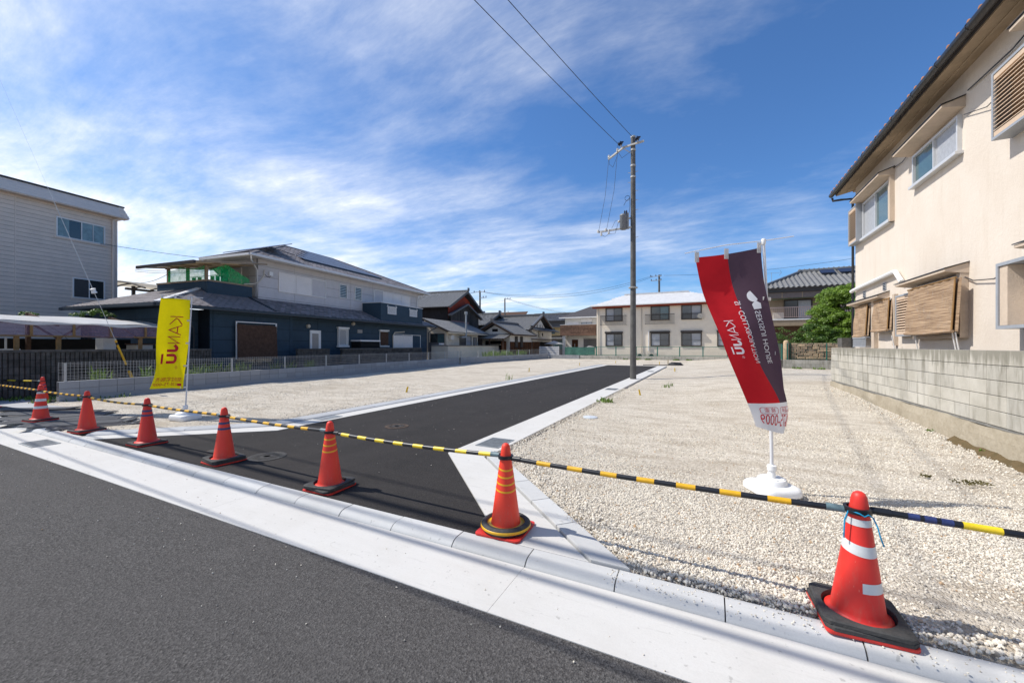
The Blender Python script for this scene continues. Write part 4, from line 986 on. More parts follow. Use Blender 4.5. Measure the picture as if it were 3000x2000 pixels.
for a, b in ((rA, rB), (rA, qf[0]), (rB, qf[1]), (rA, ql[0])): H.add('ridge_cap', MB().bar(Vector(a)+Vector((0, 0, .03)), Vector(b)+Vector((0, 0, .03)), .16, .05), 'slate_shingle', mr)
for a, b in (((-17.80, 13.3, 5.80), (-17.80, 29.03, 5.80)), ((-17.86, 13.30, 5.80), (-21.35, 13.30, 5.80)), ((-17.84, 29.03, 5.80), (-22.0, 29.03, 5.80))):
    H.add('gutter', MB().bar(a, b, .11, .12), 'gutter_white', bevel=.02)
# solar panels on both visible slopes
def slope_pt(y, k, up=.10): return Vector((-17.85-5.15*k, y, e+2.19*k+up))
for r in range(5):
    k0 = .235+.13*r; k1 = k0+.122; y0 = 17.45+.72*r; y1 = 24.35-.42*r if r < 4 else 23.0
    n = max(1, int(round((y1-y0)/1.05))); l = (y1-y0)/n
    for i in range(n):
        pp = [slope_pt(y0+i*l+.01, k0), slope_pt(y0+(i+1)*l-.01, k0), slope_pt(y0+(i+1)*l-.01, k1), slope_pt(y0+i*l+.01, k1)]
        o = H.add('solar_panel', MB().poly(pp, (0, 0, .035)), 'solar')
    H.add('panel_rail', MB().bar(slope_pt(y0, k0, .05), slope_pt(y1, k0, .05), .05, .08), 'solar_frame')
for i in range(3):
    x0 = -18.75-i*.86
    f = lambda x, y: (x, y, 5.86+(y-13.37)*2.19/6.09+.12)
    H.add('solar_panel', MB().poly([f(x0, 14.0+.2*i), f(x0-.84, 14.0+.2*i), f(x0-.84+.1, 16.3+.35*i), f(x0+.1, 16.3+.35*i)], (0, 0, .035)), 'solar')
H.add('cable', MB().tube([(-18.2, 13.6, 6.05), (-18.6, 14.6, 6.45), (-19.4, 16.2, 6.75), (-19.6, 17.3, 6.72)], .02, 6), 'solar_frame', smooth=True)
# skirt roof over the ground floor and the left wing
q1 = [(-16.85, 13.75, 3.06), (-16.85, 28.45, 3.06), (-18.5, 27.6, 3.80), (-18.5, 13.75, 3.80)]
mr2, _ = roof_plane(H, 'skirt_roof', q1, .05, 'roof_under')
tile_field(H, mr2, q1, q1[0], q1[1], .30, .17, sh_me, 'slate_shingle', 'shingle', 0, .5)
q2 = [(-16.85, 9.05, 3.06), (-16.85, 13.75, 3.06), (-18.5, 13.75, 3.80), (-18.95, 11.78, 4.0)]
q3 = [(-22.9, 9.05, 3.06), (-16.85, 9.05, 3.06), (-18.95, 11.78, 4.0), (-22.2, 11.78, 4.0)]
mr3, _ = roof_plane(H, 'wing_roof', q2, .05, 'roof_under'); roof_plane(H, 'roof_slope', q3, .05, 'roof_under', mr3)
tile_field(H, mr3, q2, q2[0], q2[1], .30, .17, sh_me, 'slate_shingle', 'shingle', 300, .5)
tile_field(H, mr3, q3, q3[0], q3[1], .30, .17, sh_me, 'slate_shingle', 'shingle', 0, .5)
H.add('ridge_cap', MB().bar(Vector(q2[0])+Vector((0, 0, .035)), Vector(q2[3])+Vector((0, 0, .035)), .17, .05), 'gutter_white', mr3)
H.add('ridge_cap', MB().bar((-18.53, 13.7, 3.86), (-16.9, 13.9, 3.11), .10, .07), 'navy_trim', mr3)
for a, b in (((-16.79, 9.0, 2.99), (-16.79, 28.5, 2.99)), ((-16.80, 8.98, 2.99), (-22.9, 8.98, 2.99))): H.add('gutter', MB().bar(a, b, .11, .12), 'navy_trim', bevel=.02)
# balcony over the left wing with canopy
FB = Face(H, 'x', -18.5, 1); FS = Face(H, 'y', 11.8, -1)
H.add('balcony_wall', MB().box(-18.56, -18.44, 11.8, 13.85, 3.5, 4.33).box(-21.9, -18.57, 11.8, 11.92, 3.5, 4.33).box(-21.9, -18.6, 11.93, 14.1, 3.5, 3.62), 'navy_panel')
H.add('balcony_cap', MB().box(-18.59, -18.41, 11.77, 13.87, 4.332, 4.40).box(-21.92, -18.595, 11.77, 11.95, 4.332, 4.40), 'tan_alu')
for x in (-18.62, -19.85, -21.2): H.add('canopy_post', MB().box(x-.05, x+.05, 11.82, 11.92, 4.401, 5.05), 'tan_alu')
cz = lambda y: 4.98+(y-10.85)*.15
H.add('canopy_sheet', MB().poly([(-17.7, 10.85, cz(10.85)), (-17.7, 14.05, cz(14.05)), (-21.4, 14.05, cz(14.05)), (-21.4, 10.85, cz(10.85))], (0, 0, .012)), 'poly_cream')
for x in (-17.7, -18.62, -19.55, -20.48, -21.4): H.add('canopy_rafter', MB().bar((x, 10.85, cz(10.85)-.035), (x, 14.05, cz(14.05)-.035), .05, .06), 'tan_alu')
H.add('canopy_beam', MB().bar((-17.65, 10.8, 4.93), (-21.45, 10.8, 4.93), .09, .12), 'alu_brown'); H.add('canopy_beam', MB().bar((-17.7, 11.87, 5.06), (-21.4, 11.87, 5.06), .06, .07), 'tan_alu')
def net(u, v): return (-18.63-2.5*u, 11.80+.03*math.sin(9*u), 4.38+(.66-.10*abs(math.sin(5*u)))*v)
H.add('net', MB().grid(net, 20, 6), 'net_green', smooth=2)
H.add('net', MB().grid(lambda u, v: (-18.5+.02*math.sin(8*u), 11.95+1.8*u, 4.38+(.85-.55*abs(u-.40)/.6)*v), 16, 5), 'net_green', smooth=2)
FW = Face(H, 'y', 14.12, -1)
FW.shutter(-20.4, -19.5, 4.55, 5.40, 1); FW.window(-20.98, -20.45, 3.75, 5.40, 'alu_brown', mull=())
mat('laundry', (0.50, 0.46, 0.30), 0.8, 0.3, 7); mat('laundry_dark', (0.03, 0.05, 0.05), 0.8, 0.2)
for i, x in enumerate((-19.0, -19.35, -19.75, -20.2, -20.6)): H.add('laundry', MB().grid(lambda u, v, x=x: (x-.3*u, 12.7+.03*math.sin(7*u+x), 4.75-.5*v), 6, 4), 'laundry' if i % 2 else 'laundry_dark', smooth=2)
H.add('laundry_pole', MB().tube([(-18.7, 12.7, 4.78), (-21.4, 12.7, 4.78)], .015, 6), 'alu')
# upper-floor openings
F2.shutter(15.33, 17.44, 4.32, 5.34, 2); F2.window(17.40, 18.48, 4.32, 5.34, 'alu_white', 'grey_panel', mull=(), d=.05, name='shutter_box')
for a in (19.57, 20.91): 
    F2.window(a, a+.66, 4.48, 5.33, 'alu_white', 'glass_dark', mull=(), hor=(.12, .24, .36, .48, .6, .72, .84))
F2.window(22.82, 23.8, 4.1, 5.44, 'alu_white', 'grey_panel', mull=(), name='shutter_box'); F2.shutter(23.8, 27.13, 4.1, 5.44, 3)
FBx = Face(H, 'x', -17.0, 1)
H.add('balcony_wall', MB().box(-18.49, -17.0, 21.66, 26.64, 3.15, 4.33), 'navy_panel'); H.add('balcony_cap', MB().box(-18.49, -16.96, 21.62, 26.68, 4.332, 4.38), 'gutter_white')
def lattice(F, a0, a1, z0, z1, m, d, n, k, r=.010):
    o = F.T.add('lattice', F.ring(a0, a1, z0, z1, .03, .002, d), m); mb = MB()
    w_, h_ = a1-a0-.06, z1-z0-.06; st = w_/n; L = int(math.ceil((w_+h_)/st))
    for i in range(L+1):
        for sg in (1, -1):
            c = i*st; p0 = (min(c, w_), max(0, c-w_)*1.0); p1 = (max(0, c-h_), min(c, h_))
            pa = [(p0[0], p0[1]), (p1[0], p1[1])] if sg > 0 else [(w_-p0[0], p0[1]), (w_-p1[0], p1[1])]
            if abs(pa[0][0]-pa[1][0]) > .02: mb.bar(F.pt(a0+.03+pa[0][0], z0+.03+pa[0][1], d*.5), F.pt(a0+.03+pa[1][0], z0+.03+pa[1][1], d*.5), r, r)
    F.T.add('lattice_bars', mb, m, o); return o
for a in (22.36, 24.92): FBx.box('opening', 'glass_grey', a+.02, a+.9, 3.66, 4.14, .001, .004); lattice(FBx, a, a+.92, 3.64, 4.16, 'alu_white', .05, 6, 4, .03)
# ground-floor openings and fittings
d_ = F1.T.add('door', F1.ring(16.38, 17.10, .35, 2.32, .07, 0, .06), 'alu_white'); F1.box('door_leaf', 'alu_white', 16.45, 17.03, .36, 2.25, .0, .035, d_); F1.box('pane', 'frosted', 16.52, 16.96, 1.05, 2.15, .036, .042, d_); F1.box('handle', 'alu', 16.96, 17.0, 1.15, 1.30, .036, .075, d_)
F1.window(18.40, 19.08, 1.52, 2.46, 'alu_white', 'glass_grey', mull=()); lattice(F1, 18.36, 19.12, 1.50, 2.48, 'alu_white', .14, 5, 7, .022)
F1.box('window_hood', 'alu_white', 18.30, 19.18, 2.49, 2.58, 0, .17); F1.box('window_sill', 'alu_white', 18.30, 19.18, 1.40, 1.49, 0, .17)
F1.box('vent', 'frosted', 20.01, 20.43, 2.28, 2.49, 0, .05)
F1.window(22.14, 22.98, 1.48, 2.46, 'alu_white', 'glass_dark', mull=()); F1.box('sun_blind', 'shade_brown', 22.20, 23.0, 1.5, 2.42, .06, .09); F1.box('window_hood', 'alu_white', 22.08, 23.05, 2.47, 2.56, 0, .14); F1.box('window_sill', 'alu_white', 22.08, 23.05, 1.40, 1.475, 0, .14)
F1.shutter(23.62, 25.95, .75, 2.31, 2); F1.window(25.96, 27.11, .75, 2.30, 'alu_white', 'navy_panel', mull=(), name='shutter_box')
F1.tube('conduit', 'plastic_cream', [(23.55, .9, .06), (23.55, 2.2, .06), (23.75, 2.42, .06), (24.9, 2.50, .07)], .045)
F1.box('tank_cover', 'black_cover', 19.47, 21.24, .35, 1.74, .05, .75); F1.box('tank_lid', 'alu_white', 19.43, 20.34, 1.745, 1.83, .03, .78); F1.box('tank_lid', 'alu_white', 20.36, 21.27, 1.745, 1.83, .03, .78)
for a, z in ((16.26, 2.53), (19.62, 2.83)): H.add('wall_light', MB().lathe([(.11, 0), (.12, .05), (.09, .12), (.03, .15)], 16, (-17.5, a, z), 'x'), 'plastic_cream', smooth=True)
mb = MB(); F1L.bx(12.08, 12.13, .9, 2.55, .12, .15, mb); F1L.bx(14.0, 14.05, .9, 2.55, .12, .15, mb); F1L.bx(12.14, 13.99, 2.51, 2.55, .12, .15, mb)
fr = H.add('blind_frame', mb, 'alu_white')
H.add('sun_blind', MB().grid(lambda u, v: (-17.03+.06*v+.012*math.sin(16*u+3*v), 12.1+1.93*u, 2.44-1.55*v-.05*abs(math.sin(4.2*u))*(1-v)), 30, 10), 'shade_brown', fr, smooth=2)
F1L.window(12.2, 13.95, .6, 2.45, 'alu_brown', 'glass_dark')
FL = Face(H, 'x', -17.88, 1); FL.box('meter_box', 'gutter_white', 10.05, 10.55, 1.55, 1.95, .03, .20)
FL.tube('downpipe', 'navy_trim', [(10.3, 2.6, .1), (10.75, 2.35, .1), (10.85, 2.2, .1), (10.85, .3, .1)], .035); FL.tube('conduit', 'navy_trim', [(10.2, 1.55, .1), (10.2, .3, .1)], .02); FL.tube('conduit', 'navy_trim', [(10.4, 1.55, .1), (10.4, .3, .1)], .02)
H.add('downpipe', MB().tube([(-17.85, 13.35, 5.74), (-17.95, 13.45, 5.55), (-18.40, 14.0, 5.32), (-18.42, 14.1, 5.2), (-18.42, 14.1, 3.85)], .035, 8), 'gutter_white', smooth=True)
H.add('conduit', MB().tube([(-18.40, 14.45, 5.28), (-18.38, 14.42, 5.0), (-18.40, 14.2, 4.65), (-18.38, 13.9, 4.50), (-18.38, 13.4, 4.42)], .03, 8), 'plastic_cream', smooth=True)
F2.box('junction_box', 'alu_white', 14.75, 14.95, 5.05, 5.25, .01, .1); F2.tube('cable', 'solar_frame', [(14.85, 5.05, .05), (14.8, 4.97, .05), (14.65, 4.98, .05), (14.5, 5.1, .04)], .012)
H.add('downpipe', MB().tube([(-17.85, 28.3, 5.74), (-18.0, 28.2, 5.5), (-18.42, 28.1, 5.3), (-18.42, 28.1, 3.8)], .035, 8), 'gutter_white', smooth=True)
H.add('downpipe', MB().tube([(-16.8, 28.4, 2.95), (-17.2, 28.2, 2.7), (-17.4, 28.17, 2.55), (-17.4, 28.17, .2)], .035, 8), 'navy_trim', smooth=True)

# ------------------------------------------------------------------ clad building beyond the shed
AB = 7.5
mat('siding', (0.80, 0.67, 0.56), 0.6, 0.06, 2.5, 0.12, 120, rnd=0.035)
mat('siding_fascia', (0.78, 0.67, 0.58), 0.6, 0.05, 2.5, rnd=0.02)
mat('siding_joint', (0.13, 0.105, 0.09), 0.8); mat('cap_dark', (0.035, 0.033, 0.035), 0.5, 0.1)
B = Thing('clad_building', 'tall beige building clad in horizontal boards with two sliding windows', 'building', (-27.5, 12.0, 0), AB)
FA = Face(B, 'x', -27.5, 1)
B.add('wall', MB().box(-36, -27.52, 0.5, 13.42, 0, 8.6), 'siding_joint')
zz = .2
while zz < 8.5:
    for a0, a1 in ((.5, 9.79), (9.83, 13.42)): FA.box('siding_board', 'siding', a0, a1, zz, min(zz+.181, 8.55), -.018, .012)
    zz += .193
Face(B, 'y', 13.42, 1).box('side_wall', 'siding', -36, -27.52, 0, 8.6, .0, .02)
FA.box('corner_trim', 'siding', 13.40, 13.50, .2, 8.5, -.03, .05); FA.box('corner_trim', 'siding', 9.792, 9.828, .2, 8.5, -.016, .018)
for k in range(4):
    z0 = 8.46+.148*k; d0 = .42-.072*k
    B.add('fascia_board', MB().poly([FA.pt(.5, z0, d0), FA.pt(13.86-.04*k, z0, d0), FA.pt(13.83-.04*k, z0+.144, d0-.068), FA.pt(.5, z0+.144, d0-.068)], (-.03, 0, 0)), 'siding_fascia')
    Face(B, 'y', 13.5, 1).box('fascia_end', 'siding_fascia', -36, -27.5+d0-.03, z0, z0+.144, .0, .33-.04*k)
FA.box('fascia_soffit', 'siding', .5, 13.82, 8.415, 8.455, 0, .40); B.add('roof', MB().box(-36, -27.32, .5, 13.75, 9.06, 9.13), 'cap_dark')
FA.window(11.13, 12.98, 6.87, 7.84, 'alu_white', ['glass_dark', 'glass_dark'], mull=(.5,), d=.06, fw=.045)
for a0, a1, m in ((11.18, 11.60, 'curtain_teal'), (12.08, 12.48, 'curtain_teal'), (12.52, 12.92, 'curtain_teal')): FA.box('curtain', m, a0, a1, 6.925, 7.79, .0205, .026)
FA.box('window_trim', 'alu_white', 12.49, 12.51, 6.92, 7.80, .022, .045)
FA.window(11.72, 12.98, 3.92, 4.93, 'alu_white', ['glass_grey', 'glass_dark'], mull=(.5,), d=.06, fw=.045)
FA.box('window_trim', 'siding', 11.06, 13.06, 6.80, 6.865, .013, .05); FA.box('window_trim', 'siding', 11.66, 13.06, 3.85, 3.915, .013, .05)
B.add('downpipe', MB().tube([(-27.2, 13.62, 8.42), (-27.3, 13.45, 8.35), (-27.38, 13.30, 8.28), (-27.40, 13.30, 8.1), (-27.40, 13.30, .3)], .055, 10), 'siding', smooth=True)

# ------------------------------------------------------------------ ribbed dark block wall and shed
mat('split_block', (0.115, 0.108, 0.10), 0.95, 0.3, 7, 0.9, 45, rnd=0.22)
def rib_block(l, t, h):
    mb = MB().box(-l/2+.004, l/2-.004, -t/2, t/2-.02, .004, h-.004)
    for k in range(4): mb.box(-l/2+.008+k*l/4, -l/2+l/4-.020+k*l/4, t/2-.0199, t/2+.012, .005, h-.005)
    return mb.mesh('block')
rb = rib_block(.4, .15, .2)
def ribbed(label, y0, y1, zt=1.30):
    n = int(round((y1-y0)/.4)); T = Thing('ribbed_wall', label, 'wall', (-16.4, y0, 0), AN, 'dark ribbed block walls')
    T.add('footing', MB().box(-16.47, -16.33, y0, y0+n*.4, -.12, .095), 'split_block'); T.add('coping', MB().box(-16.49, -16.29, y0, y0+n*.4, zt-.0, zt+.075), 'split_block', bevel=.008)
    T.add('mortar', MB().box(-16.46, -16.37, y0+.004, y0+n*.4-.004, .096, zt-.002), 'pit_dark')
    for c in range(6):
        for i in range(n): T.piece('block', rb, 'split_block', (-16.4, y0+.2+i*.4, .10+c*.2), (0, 0, R(-90)))
ribbed('long dark ribbed block wall below the vinyl-roofed shed', -2.2, 10.6, 1.30)
ribbed('short dark ribbed block wall before the white back door', 14.6, 16.6, 1.26)
ribbed('dark ribbed block wall before the covered tank and shutters', 17.5, 25.5, 1.26)
mat('timber', (0.34, 0.20, 0.085), 0.8, 0.2, 9); mat('timber_dark', (0.10, 0.058, 0.04), 0.8, 0.2, 9)
mat('vinyl_white', (0.80, 0.78, 0.75), 0.35, 0.08, 3, 0.25, 7, trans=0.2)
m_ = bpy.data.materials.new('net_purple'); m_.use_nodes = True; MATS['net_purple'] = m_
t_ = m_.node_tree; t_.nodes.clear(); N_ = NT(t_); gp = N_.n('ShaderNodeNewGeometry').outputs['Position']
N_.n('ShaderNodeOutputMaterial', Surface=N_.n('ShaderNodeMixShader', _0=N_.math('ADD', .32, N_.math('MULTIPLY', N_.noise(N_.map(gp, (2, 2, 7)), 2.0), .35)), _1=N_.n('ShaderNodeBsdfTransparent'),
     _2=N_.n('ShaderNodeBsdfPrincipled', Base_Color=(0.30, 0.19, 0.27, 1), Roughness=0.5)))
Sd = Thing('vinyl_shed', 'long timber shed with white vinyl roof and purple netting above the ribbed wall', 'shed', (-17.3, 5, 0), AN)
Sd.add('roof_sheet', MB().grid(lambda u, v: (-17.05-1.9*v, 0.0+9.5*u, 2.20+.26*math.sin(v*1.5)+.012*math.sin(u*57)*(1-v)+.02*math.sin(u*23+2*v)), 60, 8), 'vinyl_white', smooth=2)
Sd.add('roof_drape', MB().grid(lambda u, v: (-17.045+.012*math.sin(u*40), 0.0+9.5*u, 2.20+.012*math.sin(u*57)-.07*v*(1+.4*math.sin(u*31))), 60, 3), 'vinyl_white', smooth=2)
Sd.add('netting', MB().grid(lambda u, v: (-17.10+.015*math.sin(u*17), 0.02+9.4*u, 2.16-.40*v), 40, 3), 'net_purple', smooth=2)
Sd.add('rail', MB().bar((-17.12, 0, 1.765), (-17.12, 9.45, 1.785), .05, .045), 'timber'); Sd.add('rail', MB().bar((-17.14, 0, 2.17), (-17.14, 9.45, 2.17), .05, .05), 'timber_dark')
for y in (.3, 1.8, 3.2, 4.5, 5.85, 6.70, 8.75): Sd.add('post', MB().box(-17.22, -17.14, y-.045, y+.045, 0, 1.76), 'timber'); 
for y in (.9, 2.4, 4.0, 5.2, 6.1, 7.0, 7.9, 8.85): Sd.add('stud', MB().box(-17.075, -17.055, y-.03, y+.03, 1.79, 2.15), 'timber')
for y in (1.8, 4.5, 6.7, 8.75): Sd.add('back_post', MB().box(-19.0, -18.9, y-.05, y+.05, 0, 2.55), 'timber_dark'); Sd.add('brace', MB().bar((-17.2, y, 1.7), (-17.2, y+.55, 2.14), .05, .05), 'timber_dark'); Sd.add('brace', MB().bar((-17.2, y, 1.7), (-17.2, y-.55, 2.14), .05, .05), 'timber_dark'); Sd.add('tie_beam', MB().bar((-17.2, y, 2.12), (-18.95, y, 2.5), .06, .08), 'timber_dark')
Sd.add('back_wall', MB().box(-19.15, -19.05, 0, 9.4, 0, 1.72), 'black_cover')
T = Thing('storage_bin', 'pale storage bin with wooden rim standing under the vinyl shed', 'bin', (-17.9, 9.1, 0), AN)
T.add('body', MB().box(-18.2, -17.6, 8.85, 9.35, 0, 1.52), 'plastic_cream', bevel=.02); T.add('rim', MB().box(-18.23, -17.57, 8.82, 9.38, 1.521, 1.57), 'timber_dark')
T = Thing('shed_locker', 'grey louvred locker standing under the vinyl shed', 'locker', (-17.9, 8.15, 0), AN)
T.add('body', MB().box(-18.2, -17.75, 8.0, 8.35, 0, 1.75), 'gutter_white')
for k in range(14): T.add('slat', MB().box(-17.748, -17.735, 8.02, 8.33, 1.05+k*.05, 1.085+k*.05), 'gutter_white')
T = Thing('shed_lattice', 'white lattice gate seen through the timber posts of the shed', 'gate', (-18.3, 4.9, 0), AN)
for k in range(14): T.add('bar', MB().box(-18.31, -18.28, 3.6+k*.2, 3.64+k*.2, .3, 1.74), 'alu')
T.add('rail', MB().box(-18.279, -18.262, 3.5, 6.3, 1.36, 1.40), 'alu'); T.add('rail', MB().box(-18.279, -18.262, 3.5, 6.3, .40, .44), 'alu')
T = Thing('guy_wire', 'steel guy wire with yellow sleeve and white insulator before the ribbed wall', 'guy wire', (-15.9, 7.87, 0), AN)
kk = 15.9/15.2
gw = lambda y, z: Vector((-15.9, y*kk, 1.5+(z-1.5)*kk))
g0, g1 = gw(7.56, .42), gw(4.25, 9.95)
lp = lambda t: g0+(g1-g0)*t
T.add('wire', MB().tube([g0, lp(.5485), lp(.56), g1], [.007, .007, .0014, .0014], 6), 'alu'); gd = (g1-g0)/(g1-g0).length
lp = lambda t: g0+(g1-g0)*t
T.add('sleeve', MB().tube([lp(0.0099), lp(0.129)], .028, 10), 'bar_yellow'); T.add('sleeve_band', MB().tube([lp(0.1149), lp(0.1225)], .030, 10), 'bar_black'); T.add('sleeve_band', MB().tube([lp(0.0324), lp(0.0513)], .030, 10), 'bar_black')
T.add('anchor', MB().tube([lp(-.02), lp(0.0304)], .045, 8), 'bar_yellow'); ip = lp(0.2779)
T.add('insulator', MB().tube([ip-gd*.08, ip-gd*.065, ip-gd*.015, ip+gd*.015, ip+gd*.065, ip+gd*.08], [.02, .07, .055, .055, .07, .02], 12), 'alu_white', smooth=True)
T = Thing('utility_pole', 'concrete utility pole with two transformers at the near end of the ribbed wall', 'utility pole', (-15.9, 4.2, 0), AN)
T.add('shaft', MB().lathe([(.17, 0), (.10, 12.5)], 16, (-15.9, 4.2, 0)), 'kerb_grey')
for z in (11.6, 10.6): T.add('cross_arm', MB().box(-16.7, -15.1, 4.04, 4.12, z, z+.08), 'galvanised')
for dx in (-.45, .45): T.add('transformer', MB().lathe([(.24, 8.0), (.26, 8.05), (.26, 8.8), (.2, 8.9)], 16, (-15.9+dx, 4.2, 0)), 'galvanised', smooth=True)
T = Thing('carport', 'dark-framed carport with curved translucent roof behind the clad building', 'carport', (-31, 17, 0), AN)
for i in range(7):
    y = 14.8+i*.95; pts = [(-33.5+4.9*u, y, 4.75+.75*math.sin(1.0+u*1.9)*1.0) for u in np.linspace(0, 1, 9)]
    T.add('rib', MB().tube(pts, .05, 6), 'cap_dark')
T.add('sheet', MB().grid(lambda u, v: (-33.5+4.9*u, 14.8+5.7*v, 4.81+.75*math.sin(1.0+u*1.9)), 10, 4), 'poly_cream', smooth=2)
for y in (15.2, 20.0): T.add('post', MB().box(-30.6, -30.45, y-.07, y+.07, 0, 5.2), 'cap_dark')
T.add('beam', MB().box(-30.6, -30.4, 14.8, 20.6, 4.92, 5.05), 'cap_dark')
# ------------------------------------------------------------------ old houses beyond the blue one
mat('kawara', (0.12, 0.122, 0.128), 0.38, 0.25, 6, 0.2, 40, rnd=0.30, spec=0.6, isl=True)
mat('kawara_pale', (0.24, 0.236, 0.228), 0.5, 0.25, 6, 0.2, 40, rnd=0.30, isl=True)
mat('plaster_white', (0.74, 0.71, 0.65), 0.85, 0.10, 2, 0.15, 40)
mat('plaster_cream', (0.66, 0.59, 0.48), 0.85, 0.10, 2, 0.15, 40)
mat('tin_red', (0.42, 0.065, 0.032), 0.75, 0.3, 3, 0.4, 12, col2=(0.12, 0.025, 0.016), rnd=.15)
mat('tin_black', (0.022, 0.019, 0.022), 0.7, 0.3, 3, 0.4, 12, rnd=.15)
mat('board_grey', (0.075, 0.065, 0.058), 0.9, 0.3, 5, 0.5, 30, rnd=0.35)
mat('board_brown', (0.105, 0.042, 0.018), 0.8, 0.35, 5, 0.4, 30, rnd=0.35)
mat('board_tan', (0.21, 0.125, 0.088), 0.75, 0.3, 6, 0.2, 30, rnd=0.30)
mat('barge', (0.14, 0.14, 0.145), 0.6, 0.1)
mat('dusty_rose', (0.23, 0.135, 0.125), 0.85, 0.1)
pt_me = pantile(.30, .28)
Oh = Thing('old_house', 'tall old house with dark tile roof and rusty red gable', 'house', (-20, 39.6, 0), AN)
gy, gz, gx = 39.6, 7.45, -20.0
Oh.add('wall', MB().poly([(gx, 36.1, 0), (gx, 43.1, 0), (gx, 43.1, 5.55), (gx, gy, 7.25), (gx, 36.1, 5.55)], (-8, 0, 0)), 'tin_black')
fo = Face(Oh, 'x', gx, 1)
for i in range(11):
    y0 = 36.12+i*.635; y1 = y0+.62
    zt = lambda y: 5.5+(1-abs(y-gy)/3.55)*1.70
    for j, zz in enumerate((4.3, 4.95, 5.6, 6.25, 6.9)):
        t0 = min(zz+.64, min(zt(y0), zt(y1)))
        if t0 > zz+.05: Oh.add('tin_sheet', MB().poly([fo.pt(y0, zz, .001), fo.pt(y1, zz, .001), fo.pt(y1, min(zz+.64, zt(y1)), .001), fo.pt(y0, min(zz+.64, zt(y0)), .001)], (.02, 0, 0)), 'tin_red')
sl = Face(Oh, 'y', 36.1, -1)
for i in range(8): sl.box('tin_sheet', 'tin_black', -28+i*1.0, -27.01+i*1.0, 3.2, 5.45, .001, .02)
rl = [(-28, 35.45, 5.42), (-19.4, 35.45, 5.42), (-19.4, gy, gz), (-28, gy, gz)]; rr_ = [(-28, 43.75, 5.42), (-19.4, 43.75, 5.42), (-19.4, gy, gz), (-28, gy, gz)]
r1, _ = roof_plane(Oh, 'roof', rl, .07, 'roof_under'); roof_plane(Oh, 'roof_slope', rr_, .07, 'roof_under', r1)
tile_field(Oh, r1, rl, rl[0], rl[1], .30, .28, pt_me, 'kawara_pale', 'roof_tile', 290)
Oh.add('ridge_cap', MB().box(-28, -19.35, gy-.13, gy+.13, gz+.02, gz+.20), 'kawara_pale', r1, bevel=.04); Oh.add('ridge_ornament', MB().box(-19.42, -19.28, gy-.16, gy+.16, gz+.05, gz+.42), 'kawara', r1, bevel=.06)
for y1 in (35.4, 43.8): Oh.add('barge_board', MB().bar((-19.42, y1, 5.38), (-19.42, gy, gz-.03), .06, .24), 'barge')
# lower gabled lean-to with grey boards
ly = lambda y: 4.55+(1-abs(y-39.55)/3.9)*1.42
for i in range(24):
    y0 = 36.15+i*.285
    Oh.add('board', MB().poly([fo.pt(y0, 2.5, .30), fo.pt(y0+.275, 2.5, .30), fo.pt(y0+.275, min(ly(y0+.275), 5.9)-.04, .30), fo.pt(y0, min(ly(y0), 5.9)-.04, .30)], (.02, 0, 0)), 'board_grey')
Oh.add('lower_wall', MB().poly([fo.pt(36.12, 0, .03), fo.pt(43.0, 0, .03), fo.pt(43.0, 4.6, .03), fo.pt(39.55, 5.85, .03), fo.pt(36.12, 4.6, .03)], (.26, 0, 0)), 'pit_dark')
for y1 in (35.6, 43.4): Oh.add('barge_board', MB().bar((-19.5, y1, 4.60), (-19.5, 39.55, 6.02), .35, .16), 'barge')
fo.box('rose_panel', 'dusty_rose', 36.2, 40.3, 3.7, 4.1, .325, .36)

An = Thing('cream_annex', 'low cream annex with half-shaded tile roof and steel flue', 'house', (-17.3, 34, 0), AN)
An.add('wall', MB().poly([(-17.32, 31.02, 0), (-19.6, 31.02, 0), (-19.6, 31.02, 3.75), (-17.32, 31.02, 2.70)], (0, 6.6, 0)), 'plaster_cream')
ra = [(-16.85, 30.65, 2.70), (-16.85, 39.3, 2.70), (-19.6, 39.3, 3.90), (-19.6, 30.65, 3.90)]
r1, _ = roof_plane(An, 'roof', ra, .06, 'roof_under'); tile_field(An, r1, ra, ra[0], ra[1], .30, .28, pt_me, 'kawara_pale', 'roof_tile', 300)
An.add('eave_board', MB().bar((-16.88, 30.6, 2.62), (-16.88, 39.3, 2.62), .04, .12), 'plaster_cream')
fa = Face(An, 'x', -17.3, 1); fl = Face(An, 'y', 31.0, -1)
fl.window(-18.92, -17.50, 1.55, 2.55, 'alu_brown', ['glass_dark', 'glass_teal'], back=.005)
fa.window(33.5, 35.95, 1.45, 2.42, 'alu_brown', ['glass_grey', 'curtain_pale'], mull=(.5,), hor=(.5,), back=-.018)
fa.window(36.55, 37.2, 1.4, 2.3, 'alu_brown', 'frosted', mull=(), back=-.018)
fl2 = An.add('flue', MB().tube([(-17.28, 32.9, 2.25), (-16.75, 32.9, 2.25), (-16.7, 33.5, 2.28), (-16.7, 33.65, 2.4), (-16.7, 33.65, 4.55)], .085, 12), 'galvanised', smooth=True)
An.add('flue_cap', MB().lathe([(.13, 4.42), (.14, 4.46), (.14, 4.66), (.10, 4.68)], 14, (-16.7, 33.65, 0)), 'galvanised', fl2)
An.add('vent_hood', MB().box(-17.3, -17.05, 31.45, 31.95, 2.0, 2.42), 'plaster_white', bevel=.05)
An.add('side_roof', MB().poly([(-19.4, 29.6, 3.05), (-21.8, 29.6, 3.6), (-21.8, 36.0, 3.9), (-19.4, 36.0, 3.9)], (0, 0, .05)), 'barge')
T = Thing('garden_shed', 'grey metal cabinet between the blue house and the cream annex', 'cabinet', (-17.2, 29.3, 0), AN); T.add('body', MB().box(-17.8, -16.9, 28.9, 29.9, 0, 1.75), 'barge'); T.add('door', MB().box(-16.897, -16.88, 29.0, 29.8, .1, 1.68), 'gutter_white')
